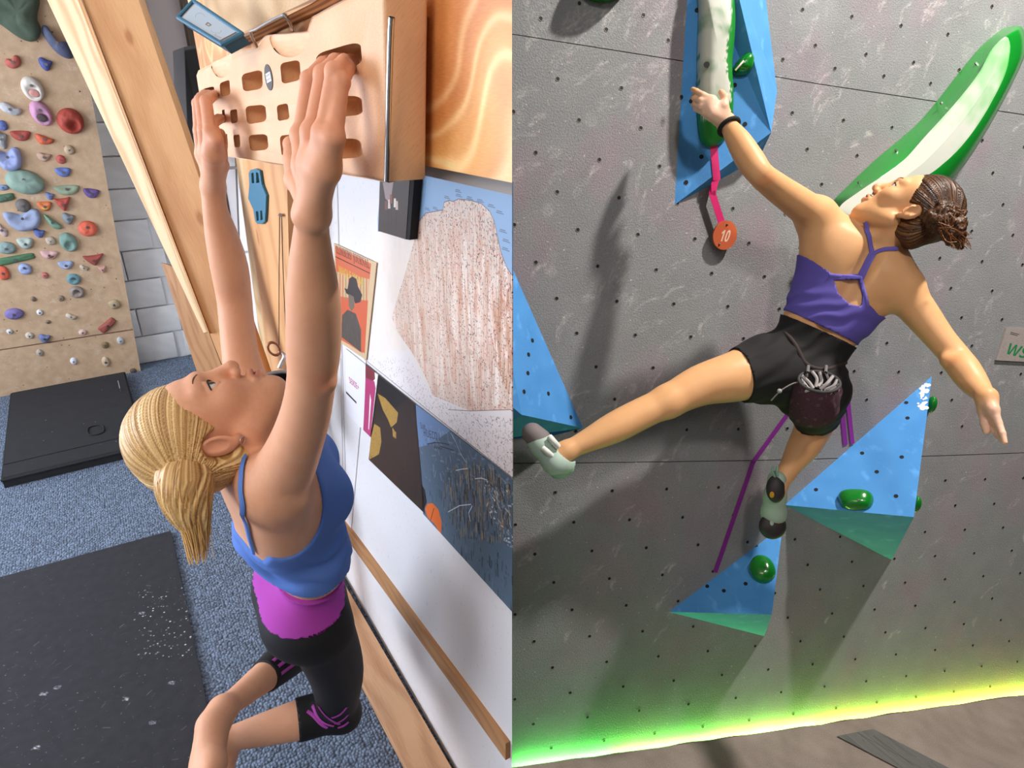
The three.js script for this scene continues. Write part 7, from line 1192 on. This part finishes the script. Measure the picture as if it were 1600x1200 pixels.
  for (const [x0, x1] of [[1210, 1207], [1213, 1214]]) part('pull_tab', tube([P(x0 + 2, 748, 2.08), P(x1, 736, 2.07), P(x1 + 1, 729, 2.075)], 0.004, 10, 6), std({ color: 0x7fa892, roughness: 0.7 }), s2);
}
{ // chalk bag on the belt
  const t = thing('chalk_bag', 'dark plum chalk bag with a grey rim on the climber\'s back', 'chalk bag', P(1270, 655, 1.83));
  const rimC = P(1280, 596, 1.82), bot = P(1269, 648, 1.84), ax = bot.clone().sub(rimC).normalize(), Hh = rimC.distanceTo(bot) + 0.02, cam = EYE.clone().sub(rimC).normalize();
  const tiltAx = ax.clone().multiplyScalar(0.86).addScaledVector(cam, -0.42).normalize();      // mouth turned towards the viewer
  const Q = new THREE.Quaternion().setFromUnitVectors(V(0, -1, 0), tiltAx), lathe = (pr, seg = 40) => { const g = new THREE.LatheGeometry(pr.map(([r, y]) => new THREE.Vector2(r, y)), seg); g.applyQuaternion(Q); g.translate(rimC.x, rimC.y, rimC.z); return g; };
  const bg = lathe([[0.001, -0.135], [0.045, -0.133], [0.06, -0.12], [0.066, -0.08], [0.062, -0.03], [0.054, 0], [0.05, 0], [0.055, -0.04], [0.05, -0.09], [0.001, -0.1]]);
  { const p = bg.attributes.position; for (let i = 0; i < p.count; i++) { const n = 0.004 * n3(p.getX(i) * 30, p.getY(i) * 30, p.getZ(i) * 30); p.setXYZ(i, p.getX(i) + n, p.getY(i) + n, p.getZ(i) + n); } bg.computeVertexNormals(); }
  part('bag_body', bg, std({ map: pixelTex(256, (u, v) => { const k = Math.floor(u * 40) + Math.floor(v * 40), f = n2(u * 60, v * 60) * 8, ch = n2(u * 9, v * 9) > 0.55 ? 22 : 0; return [58 + f + ch + (k % 2) * 8, 34 + f + ch, 46 + f + ch]; }, 1), roughness: 0.9 }), t);
  const rg = new THREE.TorusGeometry(0.0535, 0.0045, 10, 40); rg.rotateX(Math.PI / 2); rg.applyQuaternion(Q); rg.translate(rimC.x, rimC.y, rimC.z); part('rim', rg, std({ color: 0x3a3a3c, roughness: 0.8 }), t);
  const liner = []; for (let i = 0; i < 16; i++) { const a = i / 16 * 6.28, r = 0.03 + 0.014 * Math.sin(i * 2.4); const pts = [[0.051, 0.001, a], [r + 0.01, -0.012 - 0.008 * (i % 3), a + 0.25], [r * 0.7, -0.03, a + 0.1]].map(([q, y, b]) => V(Math.cos(b) * q, y, Math.sin(b) * q).applyQuaternion(Q).add(rimC)); liner.push(tube(pts, 0.0052, 10, 6)); }
  part('liner', mergeGeometries(liner), std({ color: 0xa9a6a6, roughness: 1 }), t);
  part('toggle', new THREE.SphereGeometry(0.007, 12, 10).translate(...P(1218, 611, 1.85).toArray()), std({ color: 0x9a9a98, roughness: 0.6 }), t);
  part('drawcord', tube([P(1256, 596, 1.83), P(1240, 599, 1.84), P(1222, 609, 1.85), P(1212, 618, 1.86), P(1205, 626, 1.87)], 0.002, 20, 6), std({ color: 0x8a8886, roughness: 0.9 }), t);
  for (const x of [1262, 1290]) part('belt_loop', tube([P(x, 582, 1.84), P(x + 1, 572, 1.86)], 0.005, 6, 6), std({ color: 0x6c6a6a, roughness: 0.9 }), t);
}
renderer.render(scene, camera);
